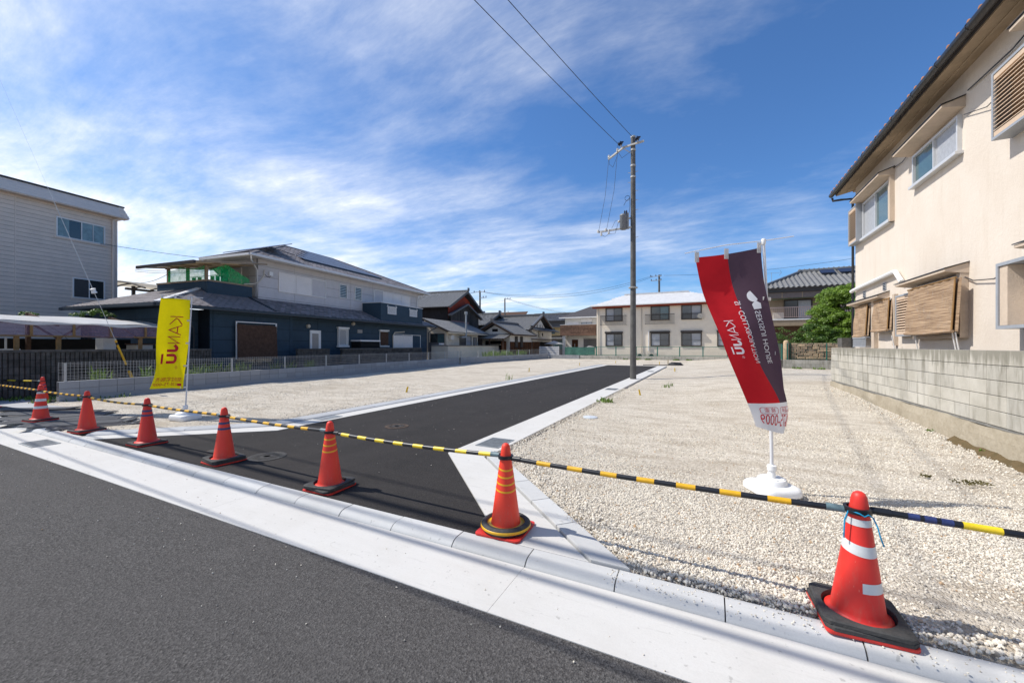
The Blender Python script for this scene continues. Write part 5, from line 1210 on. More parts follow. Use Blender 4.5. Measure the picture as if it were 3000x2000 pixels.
# cream garden wall with tile coping, gate post
T = Thing('garden_wall', 'cream rendered garden wall with dark coping before the old houses', 'wall', (-15.6, 33, 0), AN)
T.add('render', MB().box(-15.72, -15.6, 28.13, 39.2, -.1, 1.44), 'plaster_cream'); T.add('coping', MB().box(-15.78, -15.54, 28.08, 39.25, 1.441, 1.52), 'kawara'); T.add('base_course', MB().box(-15.598, -15.58, 28.13, 39.2, -.1, 1.0), 'plaster_cream')
T.add('return_wall', MB().box(-17.1, -15.73, 28.13, 28.25, -.1, 1.44), 'plaster_cream'); T.add('return_coping', MB().box(-17.1, -15.79, 28.08, 28.30, 1.441, 1.56), 'kawara_pale')
T = Thing('gate_post', 'cream gate post with tiled cap at the end of the garden wall', 'gate post', (-15.6, 42.3, 0), AN); T.add('shaft', MB().box(-15.9, -15.45, 41.5, 43.2, -.1, 1.44), 'plaster_cream'); T.add('cap', MB().box(-15.97, -15.38, 41.4, 43.3, 1.441, 1.55), 'kawara', bevel=.03)
mat('blue_thing', (0.02, 0.09, 0.22), 0.5, 0.2)
T = Thing('garden_gate', 'dark slatted gate between the garden wall and its post', 'gate', (-15.7, 40.4, 0), AN)
for k in range(9): T.add('slat', MB().box(-15.72, -15.69, 39.3+k*.24, 39.5+k*.24, .05, 1.25), 'board_grey')
T.add('rail', MB().box(-15.685, -15.66, 39.28, 41.46, 1.0, 1.08), 'board_grey')

# small tile-roofed house, gable towards the road
Tr = Thing('gabled_house', 'small white house with tile gable and red-brown board base', 'house', (-19, 40.4, 0))
gx, gz = -20.8, 3.98
Tr.add('wall', MB().poly([(-22.4, 37.8, 0), (-19.0, 37.8, 0), (-19.0, 37.8, 2.74), (gx, 37.8, 3.72), (-22.4, 37.8, 2.85)], (0, 5.9, 0)), 'plaster_white')
qa = [(-18.35, 37.25, 2.68), (-18.35, 43.6, 2.68), (gx, 43.6, gz), (gx, 37.25, gz)]; qb = [(-23.2, 37.25, 2.68), (-23.2, 43.6, 2.68), (gx, 43.6, gz), (gx, 37.25, gz)]
r1, _ = roof_plane(Tr, 'roof', qa, .07, 'roof_under'); roof_plane(Tr, 'roof_slope', qb, .07, 'roof_under', r1)
tile_field(Tr, r1, qa, qa[0], qa[1], .28, .28, pt_me, 'kawara', 'roof_tile', 200)
Tr.add('ridge_cap', MB().box(gx-.14, gx+.14, 37.2, 43.6, gz+.02, gz+.24), 'kawara', r1, bevel=.05); Tr.add('ridge_ornament', MB().box(gx-.2, gx+.2, 37.08, 37.25, gz-.02, gz+.45), 'kawara', r1, bevel=.08)
Tr.add('barge_board', MB().bar((-18.3, 37.22, 2.62), (gx, 37.22, gz-.04), .06, .2), 'timber_dark'); Tr.add('barge_board', MB().bar((-23.2, 37.22, 2.62), (gx, 37.22, gz-.04), .06, .2), 'timber_dark')
Tr.add('barge_tile', MB().bar((-18.3, 37.2, 2.78), (gx, 37.2, gz+.09), .22, .12), 'kawara', r1); Tr.add('barge_tile', MB().bar((-23.2, 37.2, 2.78), (gx, 37.2, gz+.09), .22, .12), 'kawara', r1)
ft = Face(Tr, 'x', -19.0, 1)
for k in range(24): ft.box('board', 'board_brown', 37.82+k*.244, 38.05+k*.244, .1, 1.90, .001, .03)
for a in (39.0, 40.35): ft.box('bamboo_blind', 'board_grey', a, a+.62, 1.3, 2.5, .05, .10)
ft.box('gutter', 'timber_dark', 37.3, 43.6, 2.56, 2.64, .62, .70)
fg = Face(Tr, 'y', 37.8, -1); fg.box('gable_vent', 'pit_dark', gx-.35, gx+.35, 3.0, 3.3, .002, .02)
qp = [(-22.3, 35.9, 2.18), (-18.7, 35.9, 2.18), (-18.7, 37.75, 2.68), (-22.3, 37.75, 2.68)]
r2, _ = roof_plane(Tr, 'porch_roof', qp, .06, 'timber_dark'); tile_field(Tr, r2, qp, qp[0], qp[1], .28, .28, pt_me, 'kawara_pale', 'roof_tile', 90)
for x in (-22.1, -20.5, -18.9): Tr.add('porch_post', MB().box(x-.06, x+.06, 36.0, 36.12, 0, 2.14), 'timber_dark')
fg.box('porch_doorway', 'pit_dark', -22.0, -19.6, .1, 2.0, .002, .03); fg.box('porch_rail', 'plaster_cream', -21.3, -19.6, 1.55, 1.62, .5, .56); fg.box('porch_screen', 'board_brown', -19.55, -18.95, .1, 1.95, .9, .96)

Bg = Thing('hip_gabled_house', 'larger white house with broad tile roof and wall-mounted air conditioner', 'house', (-19, 47, 0))
ry, rz0 = 47.0, 5.25
Bg.add('wall', MB().box(-28, -19.0, 43.75, 50.4, 0, 3.38), 'plaster_white'); Bg.add('gable_wall', MB().poly([(-19.3, 45.0, 3.6), (-19.3, 49.0, 3.6), (-19.3, ry, 4.95)], (-.5, 0, 0)), 'plaster_white')
qa = [(-28.5, 42.9, 3.35), (-18.9, 42.9, 3.35), (-18.9, ry, rz0), (-28.5, ry, rz0)]; qb = [(-28.5, 51.1, 3.35), (-18.9, 51.1, 3.35), (-18.9, ry, rz0), (-28.5, ry, rz0)]
r1, _ = roof_plane(Bg, 'roof', qa, .08, 'roof_under'); roof_plane(Bg, 'roof_slope', qb, .08, 'roof_under', r1)
tile_field(Bg, r1, qa, qa[0], qa[1], .34, .30, pt_me, 'kawara_pale', 'roof_tile', 290)
qs = [(-18.1, 42.9, 3.30), (-18.1, 51.2, 3.30), (-19.25, 50.3, 3.72), (-19.25, 43.7, 3.72)]
roof_plane(Bg, 'skirt_roof', qs, .07, 'roof_under', r1); tile_field(Bg, r1, qs, qs[0], qs[1], .34, .30, pt_me, 'kawara', 'roof_tile', 0)
Bg.add('ridge_cap', MB().box(-26, -18.85, ry-.16, ry+.16, rz0+.02, rz0+.30), 'kawara', r1, bevel=.05); Bg.add('ridge_ornament', MB().box(-18.9, -18.7, ry-.22, ry+.22, rz0, rz0+.55), 'kawara', r1, bevel=.1)
for y1 in (43.6, 50.4): Bg.add('barge_board', MB().bar((-18.86, y1, 3.62), (-18.86, ry, rz0-.02), .08, .22), 'timber_dark'); Bg.add('barge_tile', MB().bar((-18.95, y1, 3.82), (-18.95, ry, rz0+.14), .34, .16), 'kawara', r1)
fb = Face(Bg, 'x', -19.0, 1)
for k in range(3): Bg.add('gable_batten', MB().box(-19.29, -19.26, 46.0+k*.95, 46.1+k*.95, 3.62, 4.15), 'timber_dark')
for k in range(26): fb.box('board', 'board_brown' if k < 9 else 'board_grey', 43.78+k*.255, 44.02+k*.255, .1, 1.95, .001, .03)
fb.box('lean_roof', 'timber_dark', 43.5, 50.2, 2.2, 2.28, .0, .7); 
ac = fb.box('air_conditioner', 'plaster_cream', 45.6, 46.5, 2.55, 3.15, .1, .42, bevel=.02); Bg.add('fan', MB().lathe([(.22, 0), (.20, .01), (.02, .012)], 18, (-18.578, 46.05, 2.85), 'x'), 'pit_dark', ac)
for a in (46.3, 48.2): fb.box('window', 'pit_dark', a, a+1.4, .5, 1.9, .035, .06)
Bk = Thing('ridge_house', 'house with pale tile roof rising behind the small white gabled house', 'house', (-25, 45.8, 0))
qa = [(-33, 42.2, 4.0), (-24.6, 42.2, 4.0), (-24.6, 45.8, 5.6), (-33, 45.8, 5.6)]; qb = [(-33, 49.4, 4.0), (-24.6, 49.4, 4.0), (-24.6, 45.8, 5.6), (-33, 45.8, 5.6)]
r1, _ = roof_plane(Bk, 'roof', qa, .08, 'roof_under'); roof_plane(Bk, 'roof_slope', qb, .08, 'roof_under', r1); tile_field(Bk, r1, qa, qa[0], qa[1], .34, .30, pt_me, 'kawara_pale', 'roof_tile', 0)
Bk.add('ridge_cap', MB().box(-33, -24.5, 45.65, 45.95, 5.62, 5.85), 'kawara_pale', r1, bevel=.05); Bk.add('ridge_ornament', MB().box(-24.6, -24.4, 45.6, 46.0, 5.55, 6.1), 'kawara', r1, bevel=.1)
Bk.add('barge_board', MB().bar((-24.55, 42.1, 3.95), (-24.55, 45.8, 5.58), .08, .25), 'barge'); Bk.add('barge_board', MB().bar((-24.55, 49.5, 3.95), (-24.55, 45.8, 5.58), .08, .25), 'barge')
Bk.add('wall', MB().poly([(-25, 42.8, 0), (-25, 48.8, 0), (-25, 48.8, 4.1), (-25, 45.8, 5.4), (-25, 42.8, 4.1)], (-7.5, 0, 0)), 'board_grey')

Gh = Thing('grey_house', 'two-storey grey house with dark tile roof behind the tile-roofed houses', 'house', (-22, 60, 0))
Gh.add('wall', MB().box(-24.0, -19.6, 58.5, 66, 0, 5.4), 'barge'); mat('ochre_wall', (0.42, 0.31, 0.16), 0.85, 0.1)
qa = [(-26, 57.8, 5.3), (-18.9, 57.8, 5.3), (-18.9, 61, 6.6), (-26, 61, 6.6)]
r1, _ = roof_plane(Gh, 'roof', qa, .08, 'roof_under'); roof_plane(Gh, 'roof_slope', [(-26, 64.2, 5.3), (-18.9, 64.2, 5.3), (-18.9, 61, 6.6), (-26, 61, 6.6)], .08, 'roof_under', r1); tile_field(Gh, r1, qa, qa[0], qa[1], .34, .30, pt_me, 'kawara', 'roof_tile', 0); Gh.add('ridge_cap', MB().box(-26, -18.8, 60.85, 61.15, 6.62, 6.8), 'kawara_pale', r1)
fg = Face(Gh, 'y', 58.5, -1); fg.box('ochre_bay', 'ochre_wall', -22.4, -20.2, 3.0, 4.3, 0, .5); fg.window(-22.3, -21.3, 3.3, 4.1, 'alu_brown', 'glass_teal', back=.505, d=.55); fg.box('bay_roof', 'kawara', -22.8, -19.9, 4.31, 4.42, 0, .9); fg.box('lower_roof', 'kawara_pale', -22.5, -18.6, 2.5, 2.75, 0, 1.6); fg.window(-21.8, -20.0, .9, 2.2, 'alu_brown', 'glass_teal')
Tg = Thing('gravel_roof_house', 'low house with brown roof showing over the tile ridges', 'house', (-40, 80, 0)); Tg.add('wall', MB().box(-47, -38.5, 80, 88, 0, 7.6), 'plaster_white'); Tg.add('roof', MB().poly([(-48, 79.5, 7.5), (-36.5, 79.5, 7.5), (-37.5, 84, 9.3), (-46, 84, 9.3)], (0, 0, .1)), 'timber_dark')
T = Thing('parasol', 'white garden parasol beyond the end of the board fence', 'parasol', (-17.2, 46.5, 0)); T.add('canopy', MB().add([(-17.2, 46.5, 2.1)]+[(-17.2+1.25*math.cos(k*math.pi/4+.4), 46.5+1.25*math.sin(k*math.pi/4+.4), 1.68) for k in range(8)], [(0, k+1, (k+1) % 8+1) for k in range(8)]), 'banner_white'); T.add('pole', MB().tube([(-17.2, 46.5, 0), (-17.2, 46.5, 2.12)], .02, 8), 'alu')
T = Thing('slat_fence', 'grey slatted fence panel between the white parasol and the lot', 'fence', (-17, 43.6, 0))
for k in range(6): T.add('slat', MB().box(-18.0, -15.5, 43.6, 43.63, .2+k*.2, .36+k*.2), 'gutter_white')
for x in (-17.9, -15.6): T.add('post', MB().box(x-.04, x+.04, 43.64, 43.7, 0, 1.4), 'alu')

# ------------------------------------------------------------------ white house with brown balcony
Wh = Thing('brown_balcony_house', 'white two-storey house with brown plank balcony beside the apartment house', 'house', (-15, 49, 0))
Wh.add('wall', MB().box(-16.8, -11.0, 49.6, 57, 0, 5.2), 'plaster_white'); fw = Face(Wh, 'y', 49.6, -1)
Wh.add('balcony', MB().box(-17.0, -12.4, 48.3, 49.5, 2.75, 4.1), 'timber_dark')
fbal = Face(Wh, 'y', 48.3, -1)
for j in range(6):
    a = -17.02-random.uniform(0, 1.2)
    while a < -12.4:
        b = a+random.uniform(1.3, 2.1); fbal.box('plank', 'board_tan', max(a, -17.02)+.003, min(b, -12.4)-.003, 2.76+j*.224, 2.98+j*.224, .001, .02); a = b
Wh.add('balcony_cap', MB().box(-17.05, -12.38, 48.27, 49.5, 4.102, 4.15), 'alu_white')
rw = [(-17.4, 49.0, 5.15), (-10.5, 49.0, 5.15), (-11.0, 53, 7.0), (-13.6, 53, 7.0)]; r1, _ = roof_plane(Wh, 'roof', rw, .1, 'roof_under'); roof_plane(Wh, 'roof_slope', [(-17.4, 49.0, 5.15), (-17.4, 57.5, 5.15), (-13.6, 53, 7.0)], .1, 'roof_under', r1)
Wh.add('eave_trim', MB().box(-17.45, -10.5, 48.95, 49.03, 5.0, 5.13), 'alu_white')
fw.window(-14.6, -13.2, 3.4, 4.95, 'alu_brown', 'curtain_pale'); fw.shutter(-14.6, -13.2, 4.5, 4.98, 1, d=.08); fw.shutter(-16.5, -15.0, 3.2, 4.6, 2)
dd_ = fw.box('door', 'board_brown', -15.85, -15.05, .3, 2.25, .0, .06); fw.box('handle', 'alu', -15.48, -15.44, 1.0, 1.7, .061, .09, dd_)
fw.shutter(-14.3, -12.6, .3, 2.4, 1, m='barge', slat=.08); Wh.add('porch_pillar', MB().box(-16.75, -16.35, 48.4, 48.8, 0, 2.74), 'plaster_white')

# ------------------------------------------------------------------ apartment house with white roof
Ap = Thing('apartment_house', 'cream two-storey apartment house with white hipped roof and dark railings', 'apartment house', (-6, 44.6, 0))
k_ = 44.6/48.5; sx = lambda x: x*k_; szz = lambda z: 1.5+(z-1.5)*k_
mat('apt_wall', (0.84, 0.745, 0.61), 0.85, 0.05, 2, 0.15, 60); mat('roof_white', (0.62, 0.61, 0.60), 0.55, 0.12, 3, 0.4, 5); mat('rust_red', (0.28, 0.055, 0.03), 0.7, 0.12)
fp = Face(Ap, 'y', 44.6, -1); xl, xr = sx(-12.35), 3.2
Ap.add('wall', MB().box(xl, xr, 44.6, 51.5, 0, 5.66), 'apt_wall')
ze = 5.93; zr = 7.42; rl_ = [(sx(-12.9), 43.95, ze), (xr+.6, 43.95, ze), (-2.0, 47.9, zr), (-8.75, 47.9, zr)]
r1, _ = roof_plane(Ap, 'roof', rl_, .10, 'roof_white'); roof_plane(Ap, 'roof_slope', [(sx(-12.9), 43.95, ze), (sx(-12.9), 52.0, ze), (-8.75, 47.9, zr)], .10, 'roof_white', r1); roof_plane(Ap, 'roof_slope', [(xr+.6, 43.95, ze), (xr+.6, 52.0, ze), (-2.0, 47.9, zr)], .10, 'roof_white', r1); roof_plane(Ap, 'roof_slope', [(sx(-12.9), 52.0, ze), (xr+.6, 52.0, ze), (-2.0, 47.9, zr), (-8.75, 47.9, zr)], .10, 'roof_white', r1)
apt_tile = MB().box(.006, .594, -.01, .33, 0, .012).mesh('roof_tile')
tile_field(Ap, r1, rl_, rl_[0], rl_[1], .60, .33, apt_tile, 'roof_white', 'roof_tile', 290, .5, .002, .004)
Ap.add('ridge_cap', MB().box(-8.85, -1.9, 47.75, 48.1, zr-.02, zr+.14), 'roof_white', r1)
Ap.add('eave_band', MB().box(sx(-12.75), xr+.5, 44.05, 44.58, 5.665, 5.90), 'rust_red'); Ap.add('gutter', MB().bar((sx(-12.95), 43.9, ze-.04), (xr+.65, 43.9, ze-.04), .12, .10), 'alu_white')
Ap.add('soffit', MB().box(sx(-12.75), xr+.5, 44.0, 51.9, 5.905, 5.92), 'alu_white')
def rails(F, a0, a1, z0, z1, d, m='alu_brown', st=.11):
    T_ = F.T; o = F.box('railing', m, a0, a1, z1-.055, z1, d-.04, d); F.box('rail', m, a0, a1, z0, z0+.03, d-.035, d-.005, o)
    for s_ in (a0, a1-.03): F.box('rail', m, s_, s_+.03, z1-.035, z1-.002, 0, d-.041, o); F.box('rail', m, s_, s_+.03, z0+.001, z0+.029, 0, d-.041, o)
    n = int((a1-a0)/st)
    for i in range(n+1): F.box('baluster', m, a0+.001+(a1-a0-.032)*i/n, a0+.031+(a1-a0-.032)*i/n, z0+.031, z1-.056, d-.03, d-.012, o)
for (a0, a1, up, cur) in ((-11.23, -9.2, 0, 'curtain_pale'), (-5.99, -3.92, 1, 'glass_teal'), (-2.7, -.61, 2, 'curtain_pale'), (.9, 3.0, 3, 'curtain_pale')):
    A0, A1 = sx(a0), sx(a1)
    fp.window(A0, A1, szz(4.40), szz(6.05), 'alu_brown', (['curtain_pale', 'glass_grey'], ['glass_dark', 'glass_teal'], ['glass_grey', 'curtain_pale'], ['curtain_pale', 'glass_grey'])[up], mull=(.5,), hor=(.45,), d=.08, fw=.10); fp.box('window_hood', 'alu_brown', A0-.05, A1+.05, szz(6.05), szz(6.05)+.09, 0, .24)
    fp.window(A0, A1, szz(1.40), szz(2.95), 'alu_brown', (['curtain_pale', 'glass_grey'], ['curtain_pale', 'glass_grey'], ['glass_grey', 'curtain_pale'], ['curtain_pale', 'glass_grey'])[up], mull=(.5,), hor=(.45,), d=.08, fw=.10); fp.box('shutter_case', 'alu_brown', A0-.05, A1+.05, szz(2.95), szz(3.16), 0, .26)
    if up < 2: rails(fp, sx(a0-.55), sx(a1+.52), szz(3.95), szz(5.08), .55)
    else: rails(fp, A0, A1, szz(4.45), szz(5.06), .28)
dk = Ap.add('dish', MB().lathe([(.26, 0), (.24, .05), (.12, .11), (.02, .13)], 18, (sx(-.75), 44.25, szz(4.75)), 'y'), 'plastic_cream', smooth=True); Ap.add('dish_arm', MB().bar((sx(-.75), 44.24, szz(4.75)), (sx(-.75), 44.0, szz(4.7)), .03, .03), 'alu_brown', dk)
for x in (-12.1, -7.0): fp.tube('downpipe', 'plastic_cream', [(sx(x), 5.6, .08), (sx(x), .2, .08)], .045)
fp.tube('conduit', 'alu_white', [(sx(-6.2), 3.0, .1), (sx(-6.2), .9, .1)], .07)
for x in (-11.6, -9.0, -7.4, -4.6, -3.3, .0): fp.box('foundation_vent', 'pit_dark', sx(x), sx(x+.5), .12, .30, .001, .012)
for x in (-7.5, -6.2):
    T = Thing('outdoor_unit', 'cream outdoor air-conditioner unit %s on the ground behind the green fence' % ('with round fan' if x < -7 else 'below the white conduit'), 'air conditioner', (sx(x)+.4, 44.1, 0)); T.add('case', MB().box(sx(x), sx(x)+.85, 43.95, 44.3, .05, .68), 'plastic_cream', bevel=.02)
    T.add('fan', MB().lathe([(.24, 0), (.22, -.012), (.03, -.014)], 20, (sx(x)+.36, 43.948, .36), 'y'), 'pit_dark'); T.add('foot', MB().box(sx(x)+.05, sx(x)+.12, 43.98, 44.27, 0, .049), 'barge'); T.add('foot', MB().box(sx(x)+.72, sx(x)+.79, 43.98, 44.27, 0, .049), 'barge')
mat('fence_green', (0.012, 0.16, 0.12), 0.5, 0.1); mat('sheet_green', (0.10, 0.24, 0.19), 0.6, 0.25, 2.5, 0.3, 6, trans=0.3)
GF = wire_fence('green mesh fence with square posts before the apartment house', (-11.0, 42.6, 0), (3.6, 42.6, 0), .40, .95, 7, 'fence_green', .10, 7, .09)
for r_ in (1.33, .44): GF.add('rail', MB().box(-11.0, 3.6, 42.53, 42.56, r_, r_+.045), 'fence_green')
T = Thing('green_sheet', 'faded green sheet tied along the fence beside the apartment house', 'sheet', (-13, 42.55, 0)); T.add('cloth', MB().grid(lambda u, v: (-14.45+3.4*u, 42.58+.02*math.sin(20*u), .43+.88*v+.015*math.sin(9*u)), 40, 6), 'sheet_green', smooth=2)
for x in (-14.4, -13.0, -11.95, -11.08): T.add('post', MB().box(x-.02, x+.02, 42.62, 42.66, .40, 1.36), 'fence_green')
mat('silver_cover', (0.42, 0.42, 0.43), 0.4, 0.2, 3, 0.6, 5, metal=0.3)
T = Thing('covered_car', 'car under a silver cover beside the brown-balcony house', 'car', (-12.6, 45.3, 0))
T.add('cover', MB().grid(lambda u, v: (-13.4+1.7*u, 44.4+3.6*v, .05+1.40*min(1, math.sin(math.pi*u)**.35)*(.62+.38*min(1, max(0, math.sin(math.pi*(v*.8+.1)))**1.2))+.02*math.sin(22*u+9*v)), 20, 20), 'silver_cover', smooth=2)
for y in (44.9, 47.2): T.add('tyre', MB().lathe([(.30, 0), (.31, .1), (.30, .2)], 18, (-13.35, y, .31), 'x'), 'rubber')

# ------------------------------------------------------------------ right-hand background: stone wall, rear house
mat('rubble', (0.52, 0.38, 0.27), 0.9, 0.2, 6, 0.8, 25, rnd=0.35, hue=.2); mat('rubble_joint', (0.10, 0.085, 0.06), 0.95, 0.3)
ks = 25.4/30.5; zb_ = .24
St = Thing('stone_wall', 'brown rubble stone wall with round-topped pillars behind green mesh', 'wall', (5.5, 25.9, zb_))
St.add('core', MB().box(3.95, 8.6, 26.0, 26.25, zb_, 1.62), 'rubble_joint')
zz = .76
while zz < 1.58:
    h_ = random.uniform(.09, .15); a = 4.05
    while a < 8.5:
        l_ = random.uniform(.2, .5); St.add('stone', MB().box(a+.012, a+l_-.012, 25.95-random.uniform(.0, .03), 26.0, zz+.01, min(zz+h_, 1.62)-.006), 'rubble', bevel=.018, seg=1); a += l_
    zz += h_
for x, y in ((3.82, 25.95), (3.45, 27.4), (3.2, 28.8)): St.add('pillar', MB().lathe([(.13, zb_+.4), (.13, 1.66), (.11, 1.74), (.05, 1.78)], 12, (x, y, 0)), 'rubble', smooth=True)
St.add('side_core', MB().poly([(3.72, 26.05, zb_), (3.85, 26.05, zb_), (3.05, 30.2, zb_), (2.92, 30.2, zb_)], (0, 0, 1.3)), 'rubble_joint')
run_wall('low block wall with three courses under the stone wall', (3.6, 25.4, 0), (8.7, 25.4, 0), 2, .74, 'block_stained'); run_wall('low block wall running back beside the stone wall corner', (3.55, 25.5, 0), (3.0, 30.4, 0), 2, .74, 'block_stained')
wire_fence('dark green mesh fence on the block wall before the stone wall', (3.66, 25.42, 0), (8.7, 25.42, 0), .74, .88, 3, 'fence_green', .12, 6, .05); wire_fence('dark green mesh fence running back from the stone wall corner', (3.02, 30.3, 0), (3.58, 25.5, 0), .74, .86, 3, 'fence_green', .08, 8, .05)
Rh = Thing('rear_house', 'two-storey house with grey tile roof and pink balcony railing behind the trees', 'house', (8, 41, 0))
mat('rear_wall', (0.30, 0.235, 0.165), 0.85, 0.12); mat('rose_rail', (0.45, 0.33, 0.30), 0.5, 0.08); mat('taupe', (0.16, 0.135, 0.13), 0.6, 0.1)
Rh.add('wall', MB().box(4.9, 14, 41.2, 48, 0, 5.95), 'rear_wall'); fr_ = Face(Rh, 'y', 41.2, -1); ff_ = Face(Rh, 'y', 40.2, -1)
qr = [(3.75, 39.6, 6.28), (15, 39.6, 6.28), (15, 43.6, 8.05), (7.5, 43.6, 8.05)]
r1, _ = roof_plane(Rh, 'roof', qr, .10, 'roof_under'); roof_plane(Rh, 'roof_slope', [(3.75, 39.6, 6.28), (3.75, 48.6, 6.28), (7.5, 43.6, 8.05)], .10, 'roof_under', r1); roof_plane(Rh, 'roof_slope', [(3.75, 48.6, 6.28), (15, 48.6, 6.28), (15, 43.6, 8.05), (7.5, 43.6, 8.05)], .1, 'roof_under', r1)
tile_field(Rh, r1, qr, qr[0], qr[1], .36, .32, pantile(.36, .32, .10), 'kawara_pale', 'roof_tile', 300)
Rh.add('ridge_cap', MB().box(7.3, 15, 43.45, 43.75, 8.07, 8.32), 'kawara_pale', r1, bevel=.04); Rh.add('hip_cap', MB().bar((3.75, 39.6, 6.36), (7.5, 43.6, 8.18), .3, .16), 'kawara', r1)
for k in range(22): Rh.add('ridge_peg', MB().box(7.4+k*.35, 7.48+k*.35, 43.55, 43.65, 8.321, 8.38), 'kawara_pale', r1)
Rh.add('eave_band', MB().box(4.0, 15, 39.75, 40.1, 6.0, 6.20), 'cap_dark'); Rh.add('fascia_panel', MB().box(4.2, 15, 39.95, 40.12, 5.48, 5.95), 'taupe'); Rh.add('soffit', MB().box(4.0, 15, 39.8, 41.2, 5.955, 5.99), 'cap_dark')
for x in (5.6, 7.0, 8.4, 9.8): Rh.add('fascia_joint', MB().box(x-.03, x+.03, 39.93, 39.948, 5.48, 5.95), 'rear_wall')
for a in (8.7, 10.0): Rh.add('solar_panel', MB().poly([(a, 42.2, 7.66), (a+1.0, 42.2, 7.66), (a+1.0, 42.95, 8.05), (a, 42.95, 8.05)], (0, -.03, .05)), 'solar')
Rh.add('balcony_floor', MB().box(4.5, 14, 39.9, 41.19, 3.15, 3.62), 'rear_wall'); Rh.add('balcony_ledge', MB().box(4.4, 14, 39.85, 41.19, 3.621, 3.72), 'gutter_white')
rails(Face(Rh, 'y', 41.19, -1), 4.6, 13.9, 3.85, 4.72, 1.25, 'rose_rail', .14)
fr_.window(5.9, 7.9, 3.75, 5.42, 'alu_brown', ['glass_grey', 'curtain_pale'], d=.08, fw=.08); fr_.window(9, 11, 3.75, 5.42, 'alu_brown', 'glass_grey', d=.08, fw=.08)
Rh.add('laundry_pole', MB().tube([(4.9, 40.3, 5.40), (8.2, 40.3, 5.52)], .02, 8), 'fence_green'); Rh.add('outdoor_unit', MB().box(5.0, 5.75, 40.2, 40.5, 3.73, 4.28), 'plastic_cream', bevel=.02)
Rh.add('antenna', MB().tube([(5.1, 42, 6.9), (5.1, 42, 8.0)], .015, 6).tube([(4.5, 42, 7.95), (5.8, 42, 7.95)], .012, 6).tube([(5.7, 41.8, 8.15), (5.85, 42, 7.95), (5.7, 42.2, 7.75)], .012, 6), 'galvanised')
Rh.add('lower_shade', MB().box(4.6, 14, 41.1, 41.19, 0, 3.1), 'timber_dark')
mat('far_wall', (0.40, 0.42, 0.42), 0.8, 0.1)
T = Thing('pale_rear_house', 'pale house glimpsed between the banner and the rear house', 'house', (3, 50, 0)); T.add('wall', MB().box(1.0, 4.6, 50, 56, 0, 5.6), 'plaster_white'); T.add('roof', MB().poly([(.5, 49.5, 5.6), (5, 49.5, 5.6), (5, 53, 6.9), (.5, 53, 6.9)], (0, 0, .1)), 'kawara'); Face(T, 'y', 50, -1).window(2.5, 4.2, 3.5, 4.8, 'alu_white', 'glass_teal')
# ------------------------------------------------------------------ beige house on the right
mat('stucco', (0.68, 0.585, 0.485), 0.88, 0.04, 1.2, 0.5, 55, rnd=0.0)
def f_stucco(N, pos):
    a = N.noise(pos, 0.9, 5.0, 0.6); st = N.noise(N.map(pos, (3.2, 3.2, 0.35)), 1.8, 6.0, 0.65); g = N.noise(pos, 60.0, 5.0, 0.7); g2 = N.noise(pos, 14.0, 3.0, 0.6)
    c = N.mix(N.ramp(a, 0.3, 0.7), (0.66, 0.575, 0.485, 1), (0.72, 0.645, 0.56, 1))
    c = N.mix(N.math('MULTIPLY', N.ramp(st, 0.52, 0.80), 0.40), c, (0.53, 0.435, 0.335, 1))
    c = N.mix(N.math('MULTIPLY', N.ramp(g, 0.5, 0.8), 0.16), c, (0.45, 0.37, 0.29, 1))
    return pbsdf(N, c, 0.9, N.math('ADD', g, N.math('MULTIPLY', g2, 0.8)), 0.55, 0.012, 0.15)
MATS.pop('stucco'); custom('stucco', f_stucco)
mat('stucco_trim', (0.60, 0.49, 0.385), 0.85, 0.10, 2.5, 0.4, 50)
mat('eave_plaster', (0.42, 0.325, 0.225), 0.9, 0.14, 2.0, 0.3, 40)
mat('gutter_dark', (0.020, 0.018, 0.018), 0.35, 0.2); mat('tile_orange', (0.45, 0.19, 0.06), 0.55, 0.15, rnd=.12)
mat('louvre', (0.62, 0.47, 0.34), 0.6, 0.05); mat('steel_blue', (0.34, 0.36, 0.39), 0.45, 0.08)
def f_reed(N, pos):
    z = N.map(pos, (1.4, 1.4, 55)); a = N.noise(z, 1.0, 3.0, 0.6); b = N.noise(N.map(pos, (9, 9, 3)), 2.0, 3.0, 0.6)
    c = N.mix(N.ramp(a, 0.3, 0.7), (0.17, 0.10, 0.055, 1), (0.50, 0.35, 0.22, 1)); c = N.mix(N.math('MULTIPLY', N.ramp(b, 0.55, 0.8), 0.4), c, (0.34, 0.32, 0.31, 1))
    return pbsdf(N, c, 0.9, a, 0.9, 0.02)
custom('reed', f_reed)
X0 = 4.3
Bh = Thing('beige_house', 'beige stucco house with deep eaves, hooded windows and reed blinds', 'house', (X0, 10, 0))
Bh.add('wall', MB().box(X0, 12, 2.0, 16.48, 0, 6.62), 'stucco'); fh = Face(Bh, 'x', X0, -1)
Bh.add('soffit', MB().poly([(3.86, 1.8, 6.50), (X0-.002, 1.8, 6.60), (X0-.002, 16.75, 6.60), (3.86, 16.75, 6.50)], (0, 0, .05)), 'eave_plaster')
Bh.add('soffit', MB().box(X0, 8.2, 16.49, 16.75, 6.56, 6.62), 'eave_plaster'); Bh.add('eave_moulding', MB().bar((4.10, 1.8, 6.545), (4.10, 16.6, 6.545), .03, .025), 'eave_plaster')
rq = [(3.84, 1.8, 6.58), (3.84, 16.78, 6.58), (8.2, 16.78, 8.4), (8.2, 1.8, 8.4)]; r1, _ = roof_plane(Bh, 'roof', rq, .06, 'roof_under'); roof_plane(Bh, 'roof_slope', [(12.6, 1.8, 6.6), (12.6, 16.78, 6.6), (8.2, 16.78, 8.4), (8.2, 1.8, 8.4)], .06, 'tile_orange', r1)
